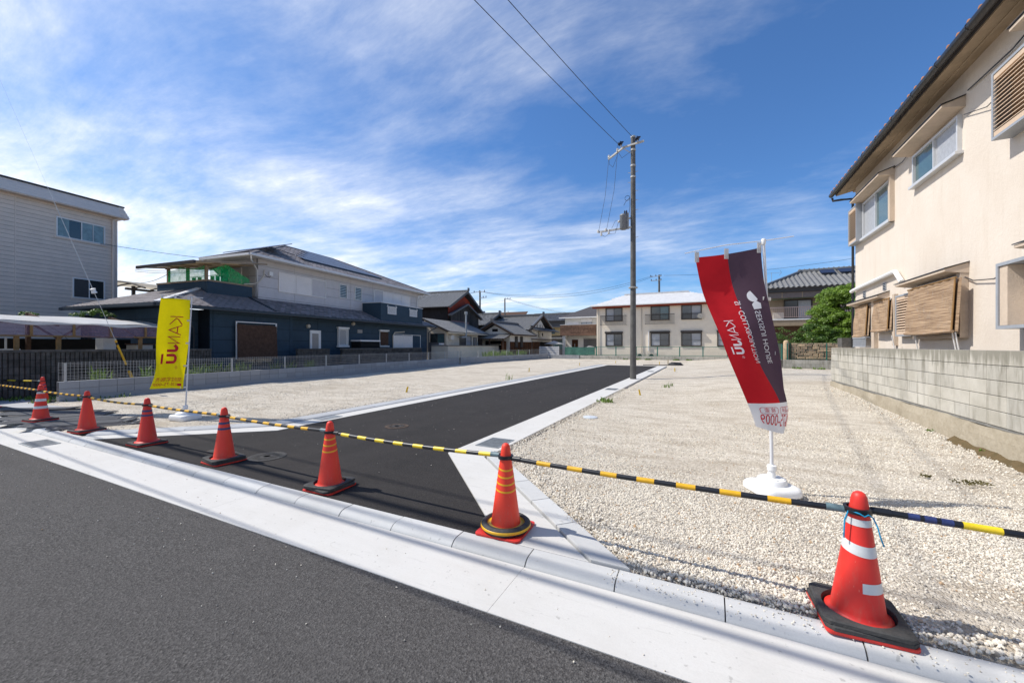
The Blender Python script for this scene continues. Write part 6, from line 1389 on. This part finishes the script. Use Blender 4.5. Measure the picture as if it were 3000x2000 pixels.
tile_field(Bh, r1, rq, rq[0], rq[1], .30, .30, pantile(.30, .30, .055), 'tile_orange', 'roof_tile', 300)
for k in range(50): Bh.add('eave_tile', MB().lathe([(.04, 0), (.045, .02), (.045, .10)], 10, (3.70, 1.95+k*.30, 6.632), 'x'), 'tile_orange', r1, smooth=True)
gt = Bh.add('gutter', MB().tube([(3.74, 1.8, 6.575), (3.74, 16.8, 6.555)], .072, 10), 'gutter_dark', smooth=True)
for k in range(16): Bh.add('gutter_clip', MB().lathe([(.077, -.012), (.08, 0), (.077, .012)], 10, (3.74, 2.2+k*.95, 6.568), 'y'), 'gutter_dark', gt)
Bh.add('downpipe', MB().tube([(3.76, 16.76, 6.46), (3.78, 16.75, 6.36), (3.95, 16.62, 6.33), (4.22, 16.56, 6.30), (4.25, 16.55, 6.1), (4.25, 16.55, 0)], .035, 8), 'gutter_dark', smooth=True)
def hood(y0, y1, zw, xf, zf, m='stucco_trim'):
    h = Bh.add('window_hood', MB().poly([(X0-.002, y0, zw), (xf, y0, zf), (xf, y0, zf-.045), (X0-.002, y0, zf-.10)], (0, y1-y0, 0)), m)
    Bh.add('hood_flashing', MB().poly([(X0-.003, y0-.02, zw+.004), (xf-.015, y0-.02, zf+.004), (xf-.015, y1+.02, zf+.004), (X0-.003, y1+.02, zw+.004)], (0, 0, .016)), 'gutter_dark', h); return h
hood(13.45, 15.75, 6.09, 3.97, 5.97); hood(10.34, 12.56, 6.15, 3.97, 6.05); hood(6.3, 8.46, 6.24, 3.97, 6.15)
hood(10.23, 12.44, 3.03, 3.97, 2.93); hood(13.79, 16.40, 2.93, 4.05, 2.83); hood(6.3, 8.42, 3.05, 4.0, 2.96)
def wnd(y0, y1, z0, z1, gm, mull=(.5,), d=.07):
    return fh.window(y0, y1, z0, z1, 'alu', gm, mull=mull, d=d, fw=.045)
wnd(13.58, 15.62, 4.77, 5.83, ['glass_teal', 'curtain_pale']); fh.box('window_sill', 'alu', 13.5, 15.66, 4.70, 4.765, 0, .12)
fh.box('window_jamb', 'stucco_trim', 13.46, 13.575, 4.70, 5.92, 0, .10)
wnd(10.45, 12.31, 5.17, 5.86, ['curtain_pale', 'glass_teal']); fh.box('window_sill', 'alu', 10.40, 12.36, 5.11, 5.165, 0, .12)
def louvre_box(y0, y1, z0, z1, d, n):
    o = Bh.add('louvre_box', fh.ring(y0, y1, z0, z1, .04, 0, d), 'steel_blue'); fh.box('louvre_back', 'louvre', y0+.041, y1-.041, z0+.041, z1-.041, .01, .03, o)
    for k in range(n):
        zc = z0+.12+(z1-z0-.24)*(k+.5)/n
        Bh.add('slat', MB().poly([fh.pt(y0+.045, zc+.022, d-.06), fh.pt(y0+.045, zc-.018, d-.004), fh.pt(y1-.045, zc-.018, d-.004), fh.pt(y1-.045, zc+.022, d-.06)], (0, 0, .012)), 'louvre', o)
    fh.box('louvre_board', 'louvre', y0+.042, y1-.042, z0+.042, z0+.12, .031, d-.01, o); fh.box('louvre_board', 'louvre', y0+.042, y1-.042, z1-.12, z1-.042, .031, d-.01, o)
louvre_box(15.66, 16.44, 4.72, 5.86, .2, 14); louvre_box(6.9, 9.07, 4.76, 5.83, .24, 13); louvre_box(12.15, 13.0, 1.72, 2.72, .14, 12)
bx_ = Bh.add('shutter_frame', fh.ring(6.9, 8.83, 1.75, 2.76, .05, 0, .30), 'steel_blue'); fh.box('frame_back', 'stucco', 6.96, 8.77, 1.81, 2.70, .005, .03, bx_); fh.box('jamb', 'stucco_trim', 8.60, 8.775, 1.805, 2.705, .031, .28, bx_)
w1_ = wnd(10.38, 12.10, 1.72, 2.83, ['glass_dark', 'glass_dark']); fh.box('window_jamb', 'stucco_trim', 10.24, 10.36, 1.66, 2.86, 0, .12); fh.box('window_sill', 'stucco_trim', 10.25, 12.12, 1.64, 1.715, 0, .12)
def blind(y0, y1, z0, z1, d0, d1, n=3):
    def fn(u, v):
        z = z1+(z0-z1)*v+.02*math.sin(9*u)*v; return (X0-(d0+(d1-d0)*v)-.018*math.sin(11*u+5*v)*math.sin(3.1*v)-.008*math.sin(40*u), y0+(y1-y0)*u, z)
    b = Bh.add('reed_blind', MB().grid(fn, 24, 16), 'reed', smooth=2); Bh.add('blind_rod', MB().tube([(X0-d0, y0-.03, z1+.01), (X0-d0, y1+.03, z1+.01)], .016, 8), 'timber', b); Bh.add('blind_roll', MB().tube([(X0-d1, y0-.02, z0), (X0-d1, (y0+y1)/2, z0-.02), (X0-d1, y1+.02, z0)], .032, 8), 'reed', b)
    Bh.add('blind_edge', MB().tube([(X0-d0, y0, z1), (X0-d1, y0, z0)], .014, 6), 'timber', b); Bh.add('back_layer', MB().grid(lambda u, v: (X0-(d0+(d1-d0)*v)+.05+.01*math.sin(7*u), y0-.10+.16*u, z1+(z0-z1)*v), 4, 8), 'reed', b, smooth=2)
blind(10.15, 12.05, 1.76, 2.74, .22, .27)
blind(13.40, 14.45, 1.90, 2.70, .13, .17); blind(14.95, 16.0, 1.78, 2.68, .13, .18)
wnd(13.42, 14.5, 1.85, 2.72, ['glass_dark'], ()); wnd(14.9, 16.0, 1.70, 2.70, ['glass_dark'], ())
fh.box('window_trim', 'stucco_trim', 13.25, 13.38, 1.5, 2.8, 0, .08); fh.box('window_trim', 'stucco_trim', 14.55, 14.75, 1.2, 2.8, 0, .1)
rails(Face(Bh, 'x', X0, -1), 14.9, 16.0, 1.45, 1.76, .2, 'steel_blue', .06)
pp = Bh.add('white_pipe', MB().tube([(4.2, 16.5, 3.25), (4.22, 16.3, 3.28), (4.22, 13.30, 3.36), (4.22, 13.18, 3.35), (4.22, 12.82, 3.05)], .055, 8), 'alu_white', smooth=True)
for y, z in ((15.62, 3.06), (14.08, 3.10)):
    v_ = fh.box('vent', 'steel_blue', y-.10, y+.10, z-.10, z+.10, .0, .02)
    for k in range(4): fh.box('slat', 'pit_dark', y-.085, y+.085, z-.08+k*.045, z-.06+k*.045, .021, .026, v_)
for pts, r in (([(8.0, 6.28, .03), (9.0, 6.12, .04), (10.2, 6.17, .03)], .012), ([(9.07, 5.62, .05), (9.6, 5.55, .05), (10.3, 5.78, .04)], .008), ([(8.83, 2.70, .1), (9.4, 2.60, .06), (10.0, 2.66, .05), (10.3, 2.78, .05)], .010), ([(12.55, 6.05, .03), (12.9, 5.98, .04), (13.45, 6.05, .03)], .010)): fh.tube('cable', 'hose_black', pts, r, None, 6)
for y in (12.95, 11.75, 10.25, 10.15): fh.tube('blind_tie', 'alu_white', [(y, 1.74, .22), (y+.05, 1.2, .12)], .012, None, 5)
T = Thing('dark_block_pier', 'dark mossy block pier at the far end of the beige house', 'wall', (4.0, 16.9, 0))
for k in range(5): T.add('block', MB().box(3.98, 4.24, 16.6, 17.1, .2+k*.31, .505+k*.31), 'split_block' if False else 'block_dark' if 'block_dark' in MATS else mat('block_dark', (0.13, 0.125, 0.115), 0.9, 0.3, 3, 0.4, 40), bevel=.006)

# ------------------------------------------------------------------ utility pole in the lot
mat('pole_concrete', (0.15, 0.145, 0.137), 0.8, 0.22, 4, 0.3, 40); mat('insulator_navy', (0.018, 0.025, 0.05), 0.3, 0.1); mat('porcelain', (0.62, 0.61, 0.58), 0.25, 0.08); mat('zinc_arm', (0.48, 0.47, 0.44), 0.5, 0.12, metal=.3); mat('transformer', (0.17, 0.178, 0.19), 0.5, 0.1); mat('wire_black', (0.015, 0.015, 0.016), 0.5)
px, py = -2.99, 18.2
Up = Thing('utility_pole', 'tall grey concrete utility pole with transformer beside the new road', 'utility pole', (px, py, 0))
Up.add('shaft', MB().lathe([(.136, 0), (.128, 2.0), (.120, 4.0), (.112, 7), (.098, 10.8)], 24, (px, py, 0)), 'pole_concrete', smooth=True)
for z, r in ((4.1, .126), (9.0, .108), (9.5, .107), (10.2, .106), (10.78, .10)): Up.add('band', MB().lathe([(r, z-.04), (r+.012, z-.03), (r+.012, z+.03), (r, z+.04)], 20, (px, py, 0)), 'pole_concrete' if z < 5 else 'zinc_arm')
Up.add('skirt_ring', MB().lathe([(.13, 4.03), (.20, 4.05), (.20, 4.09), (.13, 4.11)], 20, (px, py, 0)), 'zinc_arm')
for i, z in enumerate((9.21, 8.78, 8.37, 7.95, 7.52, 9.22, 6.3)): s_ = -1 if i in (0, 1) else 1; Up.add('step_bolt', MB().bar((px+s_*.1, py, z), (px+s_*.22, py, z+.012), .016, .016), 'zinc_arm')
Up.add('cross_arm', MB().bar((-2.50, 18.02, 10.42), (-3.45, 18.18, 10.40), .07, .07), 'zinc_arm'); Up.add('cross_arm', MB().bar((-3.40, 18.17, 10.40), (-4.25, 18.95, 10.38), .07, .07), 'zinc_arm')
for q_ in ((-3.50, 18.05, 10.56), (-2.76, 17.98, 10.58)):
    o = Up.add('insulator', MB().tube([(q_[0]-.12, q_[1]-.02, q_[2]-.05), (q_[0]-.08, q_[1], q_[2]-.03), (q_[0]-.05, q_[1], q_[2]-.02), (q_[0], q_[1], q_[2]), (q_[0]+.06, q_[1], q_[2]+.02), (q_[0]+.12, q_[1], q_[2]+.05)], [.03, .10, .045, .11, .05, .02], 12), 'insulator_navy', smooth=True)
    Up.add('bracket', MB().bar((q_[0], q_[1], q_[2]-.02), (q_[0], q_[1]+.05, q_[2]-.16), .05, .05), 'zinc_arm', o)
for q_ in ((-4.22, 18.9, 10.46), (-3.72, 18.45, 10.47)): Up.add('insulator', MB().lathe([(.035, -.05), (.06, -.04), (.045, 0), (.06, .03), (.03, .08)], 12, q_), 'porcelain', smooth=True)
Up.add('brace', MB().bar((-3.45, 18.15, 10.38), (-3.05, 18.15, 10.05), .03, .03), 'zinc_arm')
tr = Up.add('transformer', MB().lathe([(.14, 6.68), (.165, 6.72), (.165, 7.26), (.175, 7.28), (.16, 7.34), (.06, 7.38)], 24, (-3.38, 18.05, 0)), 'transformer', smooth=True)
for a in (0, 1): Up.add('bushing', MB().lathe([(.03, 0), (.04, .03), (.03, .06), (.04, .09), (.015, .16)], 10, (-3.33+.08*a, 18.05, 7.36)), 'insulator_navy', tr)
Up.add('bushing', MB().lathe([(.04, 0), (.055, .04), (.03, .1)], 10, (-3.58, 18.0, 7.0)), 'porcelain', tr)
Up.add('hanger', MB().box(-3.24, -3.17, 18.1, 18.2, 6.70, 7.42), 'zinc_arm', tr); Up.add('hanger', MB().box(-3.168, -3.10, 18.1, 18.2, 7.15, 7.20), 'zinc_arm', tr)
Up.add('lower_arm', MB().bar((-4.55, 18.12, 6.72), (-3.05, 18.12, 6.76), .06, .07), 'zinc_arm')
for x, z in ((-4.52, 6.73), (-4.17, 6.75)): Up.add('insulator', MB().lathe([(.05, -.05), (.06, 0), (.05, .06)], 12, (x, 18.05, z)), 'porcelain', smooth=True)
for x, z in ((-4.38, 6.52), (-4.04, 6.56)): Up.add('cutout', MB().lathe([(.045, 0), (.05, .05), (.042, .06), (.046, .16), (.03, .2)], 12, (x, 18.05, z)), 'porcelain', smooth=True)
for pts in ([(-4.22, 18.9, 10.45), (-4.3, 18.5, 8.5), (-4.50, 18.1, 6.80)], [(-3.72, 18.45, 10.45), (-3.85, 18.3, 8.6), (-4.14, 18.1, 6.82)], [(-3.62, 18.03, 10.52), (-3.68, 18.1, 10.0), (-3.95, 18.5, 9.75), (-4.2, 18.9, 10.1), (-4.22, 18.9, 10.42)], [(-4.36, 18.05, 6.55), (-4.2, 18.05, 6.45), (-4.02, 18.05, 6.58)], [(-4.0, 18.05, 6.56), (-3.75, 18.05, 6.55), (-3.6, 18.0, 7.0)], [(-3.9, 18.05, 6.8), (-3.75, 18.05, 7.1), (-3.6, 18.0, 7.1)], [(-3.72, 18.4, 10.4), (-3.5, 18.3, 10.0), (-3.1, 18.1, 10.1)]): Up.add('lead_wire', MB().tube(pts, .008, 5), 'wire_black')
Up.add('cable_coil', MB().tube([(-3.22+.11*math.cos(t*.7), 18.08, 8.06+.11*math.sin(t*.7)) for t in range(28)]+[(-3.3, 18.08, 7.9), (-3.38, 18.08, 7.75)], .010, 5), 'wire_black'); Up.add('riser_cable', MB().tube([(-3.12, 18.1, 8.1), (-3.11, 18.08, 7.7), (-3.14, 18.08, 7.4)], .010, 5), 'wire_black')
def sagwire(name, label, a, b, sag, r, group='overhead wires', n=24, cat='wire'):
    a, b = Vector(a), Vector(b); pts = [a+(b-a)*(i/n)-Vector((0, 0, sag*4*(i/n)*(1-i/n))) for i in range(n+1)]
    o = obj(name, MB().tube(pts, r, 6).mesh(name, smooth=2), 'wire_black'); tag(o, label, cat, group); return o
sagwire('overhead_wire', 'overhead wire ending at the dark insulator on the pole arm', (-3.62, 18.03, 10.55), (-8.3, -5.6, 11.0), .25, .011)
sagwire('overhead_wire', 'overhead wire ending at the very top of the lot pole', (-3.0, 18.1, 10.74), (-7.75, -5.6, 11.15), .25, .011)
def small_pole(label, x, y, h, arms, r=.13, z0=0, extras=()):
    T = Thing('utility_pole', label, 'utility pole', (x, y, 0)); T.add('shaft', MB().lathe([(r, 0), (r*.72, h)], 12, (x, y, 0)), 'pole_concrete', smooth=True)
    for dx0, dx1, z in arms:
        a = T.add('cross_arm', MB().box(x+dx0, x+dx1, y-.19, y-.11, z-.05, z+.05), 'zinc_arm')
        for dx in np.linspace(dx0+.08, dx1-.08, 3): T.add('insulator', MB().lathe([(.06, .0), (.09, .08), (.05, .12), (.08, .2), (.03, .26)], 8, (x+dx, y-.15, z+.051)), 'insulator_navy', a)
    for ex in extras: T.add('transformer', MB().lathe([(.26, ex[2]), (.28, ex[2]+.05), (.28, ex[2]+.8), (.2, ex[2]+.9)], 14, (x+ex[0], y+ex[1], 0)), 'transformer', smooth=True)
    return T
small_pole('concrete pole with crossarms behind the old house with red gable', -36.05, 60, 11.1, ((-1.2, 1.1, 10.9), (0.1, 1.4, 9.85)), .20, extras=((.75, 0, 6.6),))
small_pole('concrete pole behind the tile-roofed houses', -41.47, 80, 12.2, ((0.1, 1.5, 12.0), (-.9, 1.0, 9.0)), .20)
small_pole('concrete pole with double crossarms behind the apartment house', -7.81, 75, 14.1, ((-1.5, .4, 13.85), (-1.4, .4, 13.1)), .22)
for i, (a, b, s_) in enumerate([((-36, 59.8, 11.0), (-8.9, 74.8, 14.0), 1.9), ((-35.2, 59.8, 10.8), (-8.9, 74.8, 13.8), 2.1), ((-41, 79.8, 12.1), (-14.0, 66, 6.0), .8), ((-40.4, 79.8, 12.0), (-13.0, 70, 6.4), .9), ((-41.4, 79.8, 11.7), (-70, 75, 11.5), .8), ((-36.5, 59.8, 10.9), (-70, 52, 9.5), .8), ((-37, 59.8, 10.9), (-70, 60, 9.8), .8), ((-7, 74.8, 13.9), (20, 76, 14.6), .6)]):
    sagwire('overhead_wire', ['upper far wire sagging between the red-gabled house and the apartment house', 'lower far wire sagging between the red-gabled house and the apartment house', 'thin far wire falling towards the brown-balcony house', 'thin far wire falling towards the grey house', 'thin far wire running from the pole behind the tile-roofed houses', 'thin far wire running left from the pole behind the red gable', 'second thin far wire running left from the pole behind the red gable', 'thin far wire leaving the pole behind the apartment house'][i], a, b, s_, .022)
for i, (a, b, s_) in enumerate([((-27.6, 12.5, 6.9), (-19.5, 20.5, 6.6), .25), ((-27.3, 13.9, 5.75), (-21.4, 14.6, 5.62), .15), ((-27.3, 13.9, 5.65), (-21.4, 14.6, 5.55), .17), ((-27.3, 13.9, 5.0), (-22, 12.5, 4.95), .15)]):
    ca, sa = math.cos(R(7)), math.sin(R(7)); t2 = lambda p: (p[0]*ca-p[1]*sa, p[0]*sa+p[1]*ca, p[2])
    sagwire('overhead_wire', ['thin wire from the clad building to the blue house roof', 'upper service wire between the clad building and the balcony canopy', 'lower service wire between the clad building and the balcony canopy', 'thin wire low between the clad building and the blue house'][i], t2(a), t2(b), s_, .012)
# poles and cables of the main road, outside the frame; their shadows lie on the gutter
small_pole('concrete pole across the main road holding the two overhead wires', -8.0, -8.2, 11.6, ((-.9, .9, 11.2),), .16)
for i, (a, b, s_, r) in enumerate([((-16.2, 1.15, 6.3), (13.9, .62, 6.2), .15, .028), ((-16.2, 1.2, 6.8), (13.9, .55, 6.7), .15, .018), ((-16.2, 1.3, 7.6), (13.9, .45, 7.4), .2, .045), ((-16.2, 1.6, 8.5), (13.9, .5, 8.2), .2, .016), ((-16.2, .9, 5.8), (13.9, .1, 5.7), .2, .014)]):
    sagwire('overhead_cable', ['thick lowest cable strung along the main road', 'thin second cable strung along the main road', 'thickest middle cable strung along the main road', 'thin fourth cable strung along the main road', 'thinnest top cable strung along the main road'][i], a, b, s_, r)
small_pole('concrete pole at the far end of the main road cables', 14.2, .45, 10.5, ((-.9, .9, 10.1),), .16)

# ------------------------------------------------------------------ foliage
def f_leaf(lo, hi):
    def fn(N, pos):
        n = N.noise(pos, 2.2, 4.0, 0.6); n2 = N.noise(pos, 30.0, 2.0, 0.5)
        c = N.mix(N.ramp(N.math('ADD', N.math('MULTIPLY', n, .6), N.math('MULTIPLY', n2, .4)), 0.35, 0.65), (*lo, 1), (*hi, 1))
        bs = N.n('ShaderNodeBsdfPrincipled', Base_Color=c, Roughness=0.5); tr = N.n('ShaderNodeBsdfTranslucent', Color=c)
        return N.n('ShaderNodeMixShader', _0=0.3, _1=bs, _2=tr)
    return fn
custom('leaf_bright', f_leaf((0.06, 0.13, 0.010), (0.24, 0.37, 0.035))); custom('leaf_dark', f_leaf((0.014, 0.040, 0.008), (0.06, 0.12, 0.018))); custom('leaf_mid', f_leaf((0.035, 0.085, 0.012), (0.13, 0.22, 0.03))); custom('weed_leaf', f_leaf((0.06, 0.12, 0.015), (0.20, 0.30, 0.05)))
custom('weed_dry', f_leaf((0.10, 0.09, 0.03), (0.17, 0.14, 0.05)))
mat('bark', (0.09, 0.065, 0.045), 0.9, 0.25, 8, 0.5, 30)
def leaf_cloud(cs, n_per, size, flat=.6):
    V = []; k = 0
    for (c, r) in cs:
        n = int(n_per*r*r); d = rng.normal(size=(n, 3)); d /= np.linalg.norm(d, axis=1)[:, None]; d[:, 2] = np.abs(d[:, 2])*.9-.25*(rng.random(n) < .4)
        p = np.array(c)+d*np.array([r, r, r*flat])*(.72+.34*rng.random(n))[:, None]
        nr = d+rng.normal(size=(n, 3))*.55+[0, 0, .35]; nr /= np.linalg.norm(nr, axis=1)[:, None]
        a = np.cross(nr, rng.normal(size=(n, 3))); a /= np.linalg.norm(a, axis=1)[:, None]; b = np.cross(nr, a); s = size*(.6+.8*rng.random(n))[:, None]
        V.append(np.stack([p-a*s*.5, p+b*s*.22, p+a*s*.5, p-b*s*.22], 1).reshape(-1, 3))
    v = np.concatenate(V); m = MB(); m.v = [tuple(x) for x in v]; m.f = [(4*i, 4*i+1, 4*i+2, 4*i+3) for i in range(len(v)//4)]; return m
def tree(name, label, x, y, h, cs, m, n_per, size, trunk=.09, cat='tree', z0=0.2, flat=.6):
    T = Thing(name, label, cat, (x, y, z0)); top = Vector((x+.1, y, z0+h*.7)); T.add('trunk', MB().tube([(x, y, z0), (x+.03, y+.02, z0+h*.35), top], [trunk, trunk*.75, trunk*.35], 8), 'bark', smooth=True)
    for c, r in cs[:9]: T.add('limb', MB().tube([(x+.03, y+.02, z0+h*.3), Vector(c)*.5+Vector((x, y, z0+h*.5))*.5, c], [trunk*.45, trunk*.3, trunk*.1], 5), 'bark')
    T.add('crown', leaf_cloud(cs, n_per, size, flat), m, fix=False); return T
rs = random.Random(3)
def clumps(x0, x1, y0, y1, zf, n, r0, r1):
    o = []
    for _ in range(n):
        x = rs.uniform(x0, x1); y = rs.uniform(y0, y1); zt = zf(x, y); o.append(((x, y, rs.uniform(zt*.45, zt)), rs.uniform(r0, r1)))
    return o
def shell(cx, cy, rx, ry, z0, z1, n, r0, r1):
    o = []
    for _ in range(n):
        a = rs.uniform(0, 6.283); h = rs.random(); k = math.sqrt(max(0, 1-(2*h-.75)**2/1.6))*rs.uniform(.7, 1.05)
        o.append(((cx+rx*k*math.cos(a), cy+ry*k*math.sin(a), z0+(z1-z0)*h), rs.uniform(r0, r1)))
    return o
dome = lambda cx, cy, rx, ry, top, base: (lambda x, y: base+(top-base)*max(.12, 1-((x-cx)/rx)**2-((y-cy)/ry)**2))
tree('garden_tree', 'large bright green clipped tree beside the beige house', 7.9, 30.5, 4.6, shell(7.4, 30.5, 1.8, 1.6, 1.2, 5.0, 210, .26, .46)+shell(7.4, 30.4, 1.1, 1.0, 1.2, 4.4, 60, .4, .6), 'leaf_bright', 1900, .11, .11, flat=.8)
tree('garden_shrub', 'dark glossy green shrub below the clipped tree', 5.9, 29.0, 2.2, shell(5.75, 28.8, 1.2, .7, .9, 2.65, 90, .2, .36), 'leaf_mid', 1300, .10, .05, 'shrub')
tree('garden_shrub', 'feathery grey-green shrub behind the stone wall corner', 4.2, 29.3, 2.0, clumps(3.5, 4.9, 28.4, 30.0, dome(4.2, 29.2, 1.1, 1.1, 2.7, 1.0), 40, .20, .36), 'leaf_mid', 900, .08, .04, 'shrub')
tree('garden_shrub', 'small light green bush beside the stone wall end', 3.0, 27.0, 1.2, clumps(2.75, 3.4, 26.2, 28.2, dome(3.0, 27.1, .5, 1.1, 1.55, .5), 16, .15, .26), 'leaf_bright', 700, .09, .03, 'shrub')
tree('climbing_plant', 'leafy climber hanging over the roof edge behind the vinyl shed', -20.3, 6.1, 2.4, [((-20.2, 6.0, 2.62), .22), ((-20.2, 6.3, 2.72), .25), ((-20.1, 5.7, 2.55), .2), ((-20.2, 6.6, 2.60), .22), ((-20.1, 4.6, 2.5), .22)], 'leaf_mid', 2200, .09, .02, 'plant')
def weeds(label, pts, n, h0, h1, name='weeds', m='weed_leaf', wd=.012, lean=.5):
    V = []; F = []; k = 0
    for (x, y, z, r) in pts:
        for _ in range(n):
            a = rs.uniform(0, 6.28); d = r*math.sqrt(rs.random()); bx, by = x+d*math.cos(a), y+d*math.sin(a); h = rs.uniform(h0, h1); t = rs.uniform(0, 6.28); l = rs.uniform(.1, lean)*h; w_ = wd*rs.uniform(.6, 1.5)
            ca, sa = math.cos(t), math.sin(t); p0 = (bx-sa*w_, by+ca*w_, z); p1 = (bx+sa*w_, by-ca*w_, z)
            m1 = (bx+ca*l*.4, by+sa*l*.4, z+h*.65); tp = (bx+ca*l, by+sa*l, z+h*rs.uniform(.8, 1.0))
            V += [p0, p1, (m1[0]+sa*w_*1.2, m1[1]-ca*w_*1.2, m1[2]), (m1[0]-sa*w_*1.2, m1[1]+ca*w_*1.2, m1[2]), tp]; F += [(k, k+1, k+2, k+3), (k+3, k+2, k+4)]; k += 5
    mb = MB(); mb.v, mb.f = V, F; o = obj(name, mb.mesh(name, fix=False), m); tag(o, label, 'weeds', kind='stuff'); return o
fw_ = lambda t, off=-.35: (P0[0]+(P1[0]-P0[0])*t+off, P0[1]+(P1[1]-P0[1])*t)
weeds('weeds growing behind the low wall', [(*fw_(t, -.35+rs.uniform(-.15, .15)), .25, .22) for t in (.045, .10, .13, .15, .17, .19, .20, .22, .24, .30, .33, .37, .38)], 55, .25, .75)
weeds('weeds growing behind the far low wall', [(-17.9+.057*(y-26)+rs.uniform(-.2, .1), y, .2, .45) for y in (30.5, 31.5, 32, 33, 33.5, 34, 34.5, 36.5, 37.2, 37.6)], 60, .4, 1.0, wd=.02)
weeds('grass along the foot of the ribbed wall', [(-15.9-.9*i*.5+rs.uniform(-.3, .3), 3.95-.15*i+rs.uniform(-.3, .6), -.03, .45) for i in range(14)], 110, .05, .2, 'grass')
weeds('weeds sprouting through the gravel', [(-7.75, 15.2, 0, .10), (-7.72, 15.45, 0, .12)], 9, .10, .45, lean=.6, wd=.008); weeds('weeds sprouting through the gravel', [(-2.45, 10.3, .02, .18), (-2.3, 10.35, .02, .12), (-2.52, 10.5, .02, .05)], 34, .02, .13, wd=.010, lean=.9); weeds('weeds sprouting through the gravel', [(-1.3, 14.6, .05, .15), (-1.2, 15.2, .05, .1), (-15.0, 4.6, .0, .3), (-15.05, 5.2, .0, .3), (-15.3, 3.7, .0, .2), (-17.1, 27.5, 0, .5)], 22, .03, .16, wd=.008, lean=.8)
weeds('low weeds at the foot of the block wall', [(3.25, 14.5, .2, .2), (3.05, 14.9, .2, .15), (2.3, 14.9, .2, .12), (3.33, 9.0, .06, .06), (3.34, 7.6, .05, .05)], 40, .015, .06, wd=.010, m='weed_leaf'); weeds('dry low weeds in the gravel', [(2.45, 5.95, .03, .10), (2.6, 6.0, .03, .10), (2.2, 6.05, .03, .05)], 60, .005, .025, wd=.007, m='weed_dry')
weeds('weeds along the far walls', [(4.0+rs.uniform(0, 4), 25.15, .22, .25) for _ in range(7)]+[(-8+rs.uniform(0, 10), 42.35, .0, .3) for _ in range(8)], 30, .05, .2, wd=.03)
mat('soil', (0.17, 0.115, 0.06), 0.95, 0.3, 12, 0.8, 30, col2=(0.08, 0.065, 0.03))
o = structure('soil_bank', MB().grid(lambda u, v: (3.372-.20*v-.03*math.sin(9*u)*v, 3.8+4.6*u, float(lot_z(3.2, 3.8+4.6*u))-.02+.085*(1-v)**1.5+.012*math.sin(41*u)*(1-v)+.010*math.sin(83*u+9*v)), 90, 5), 'soil', smooth=2)
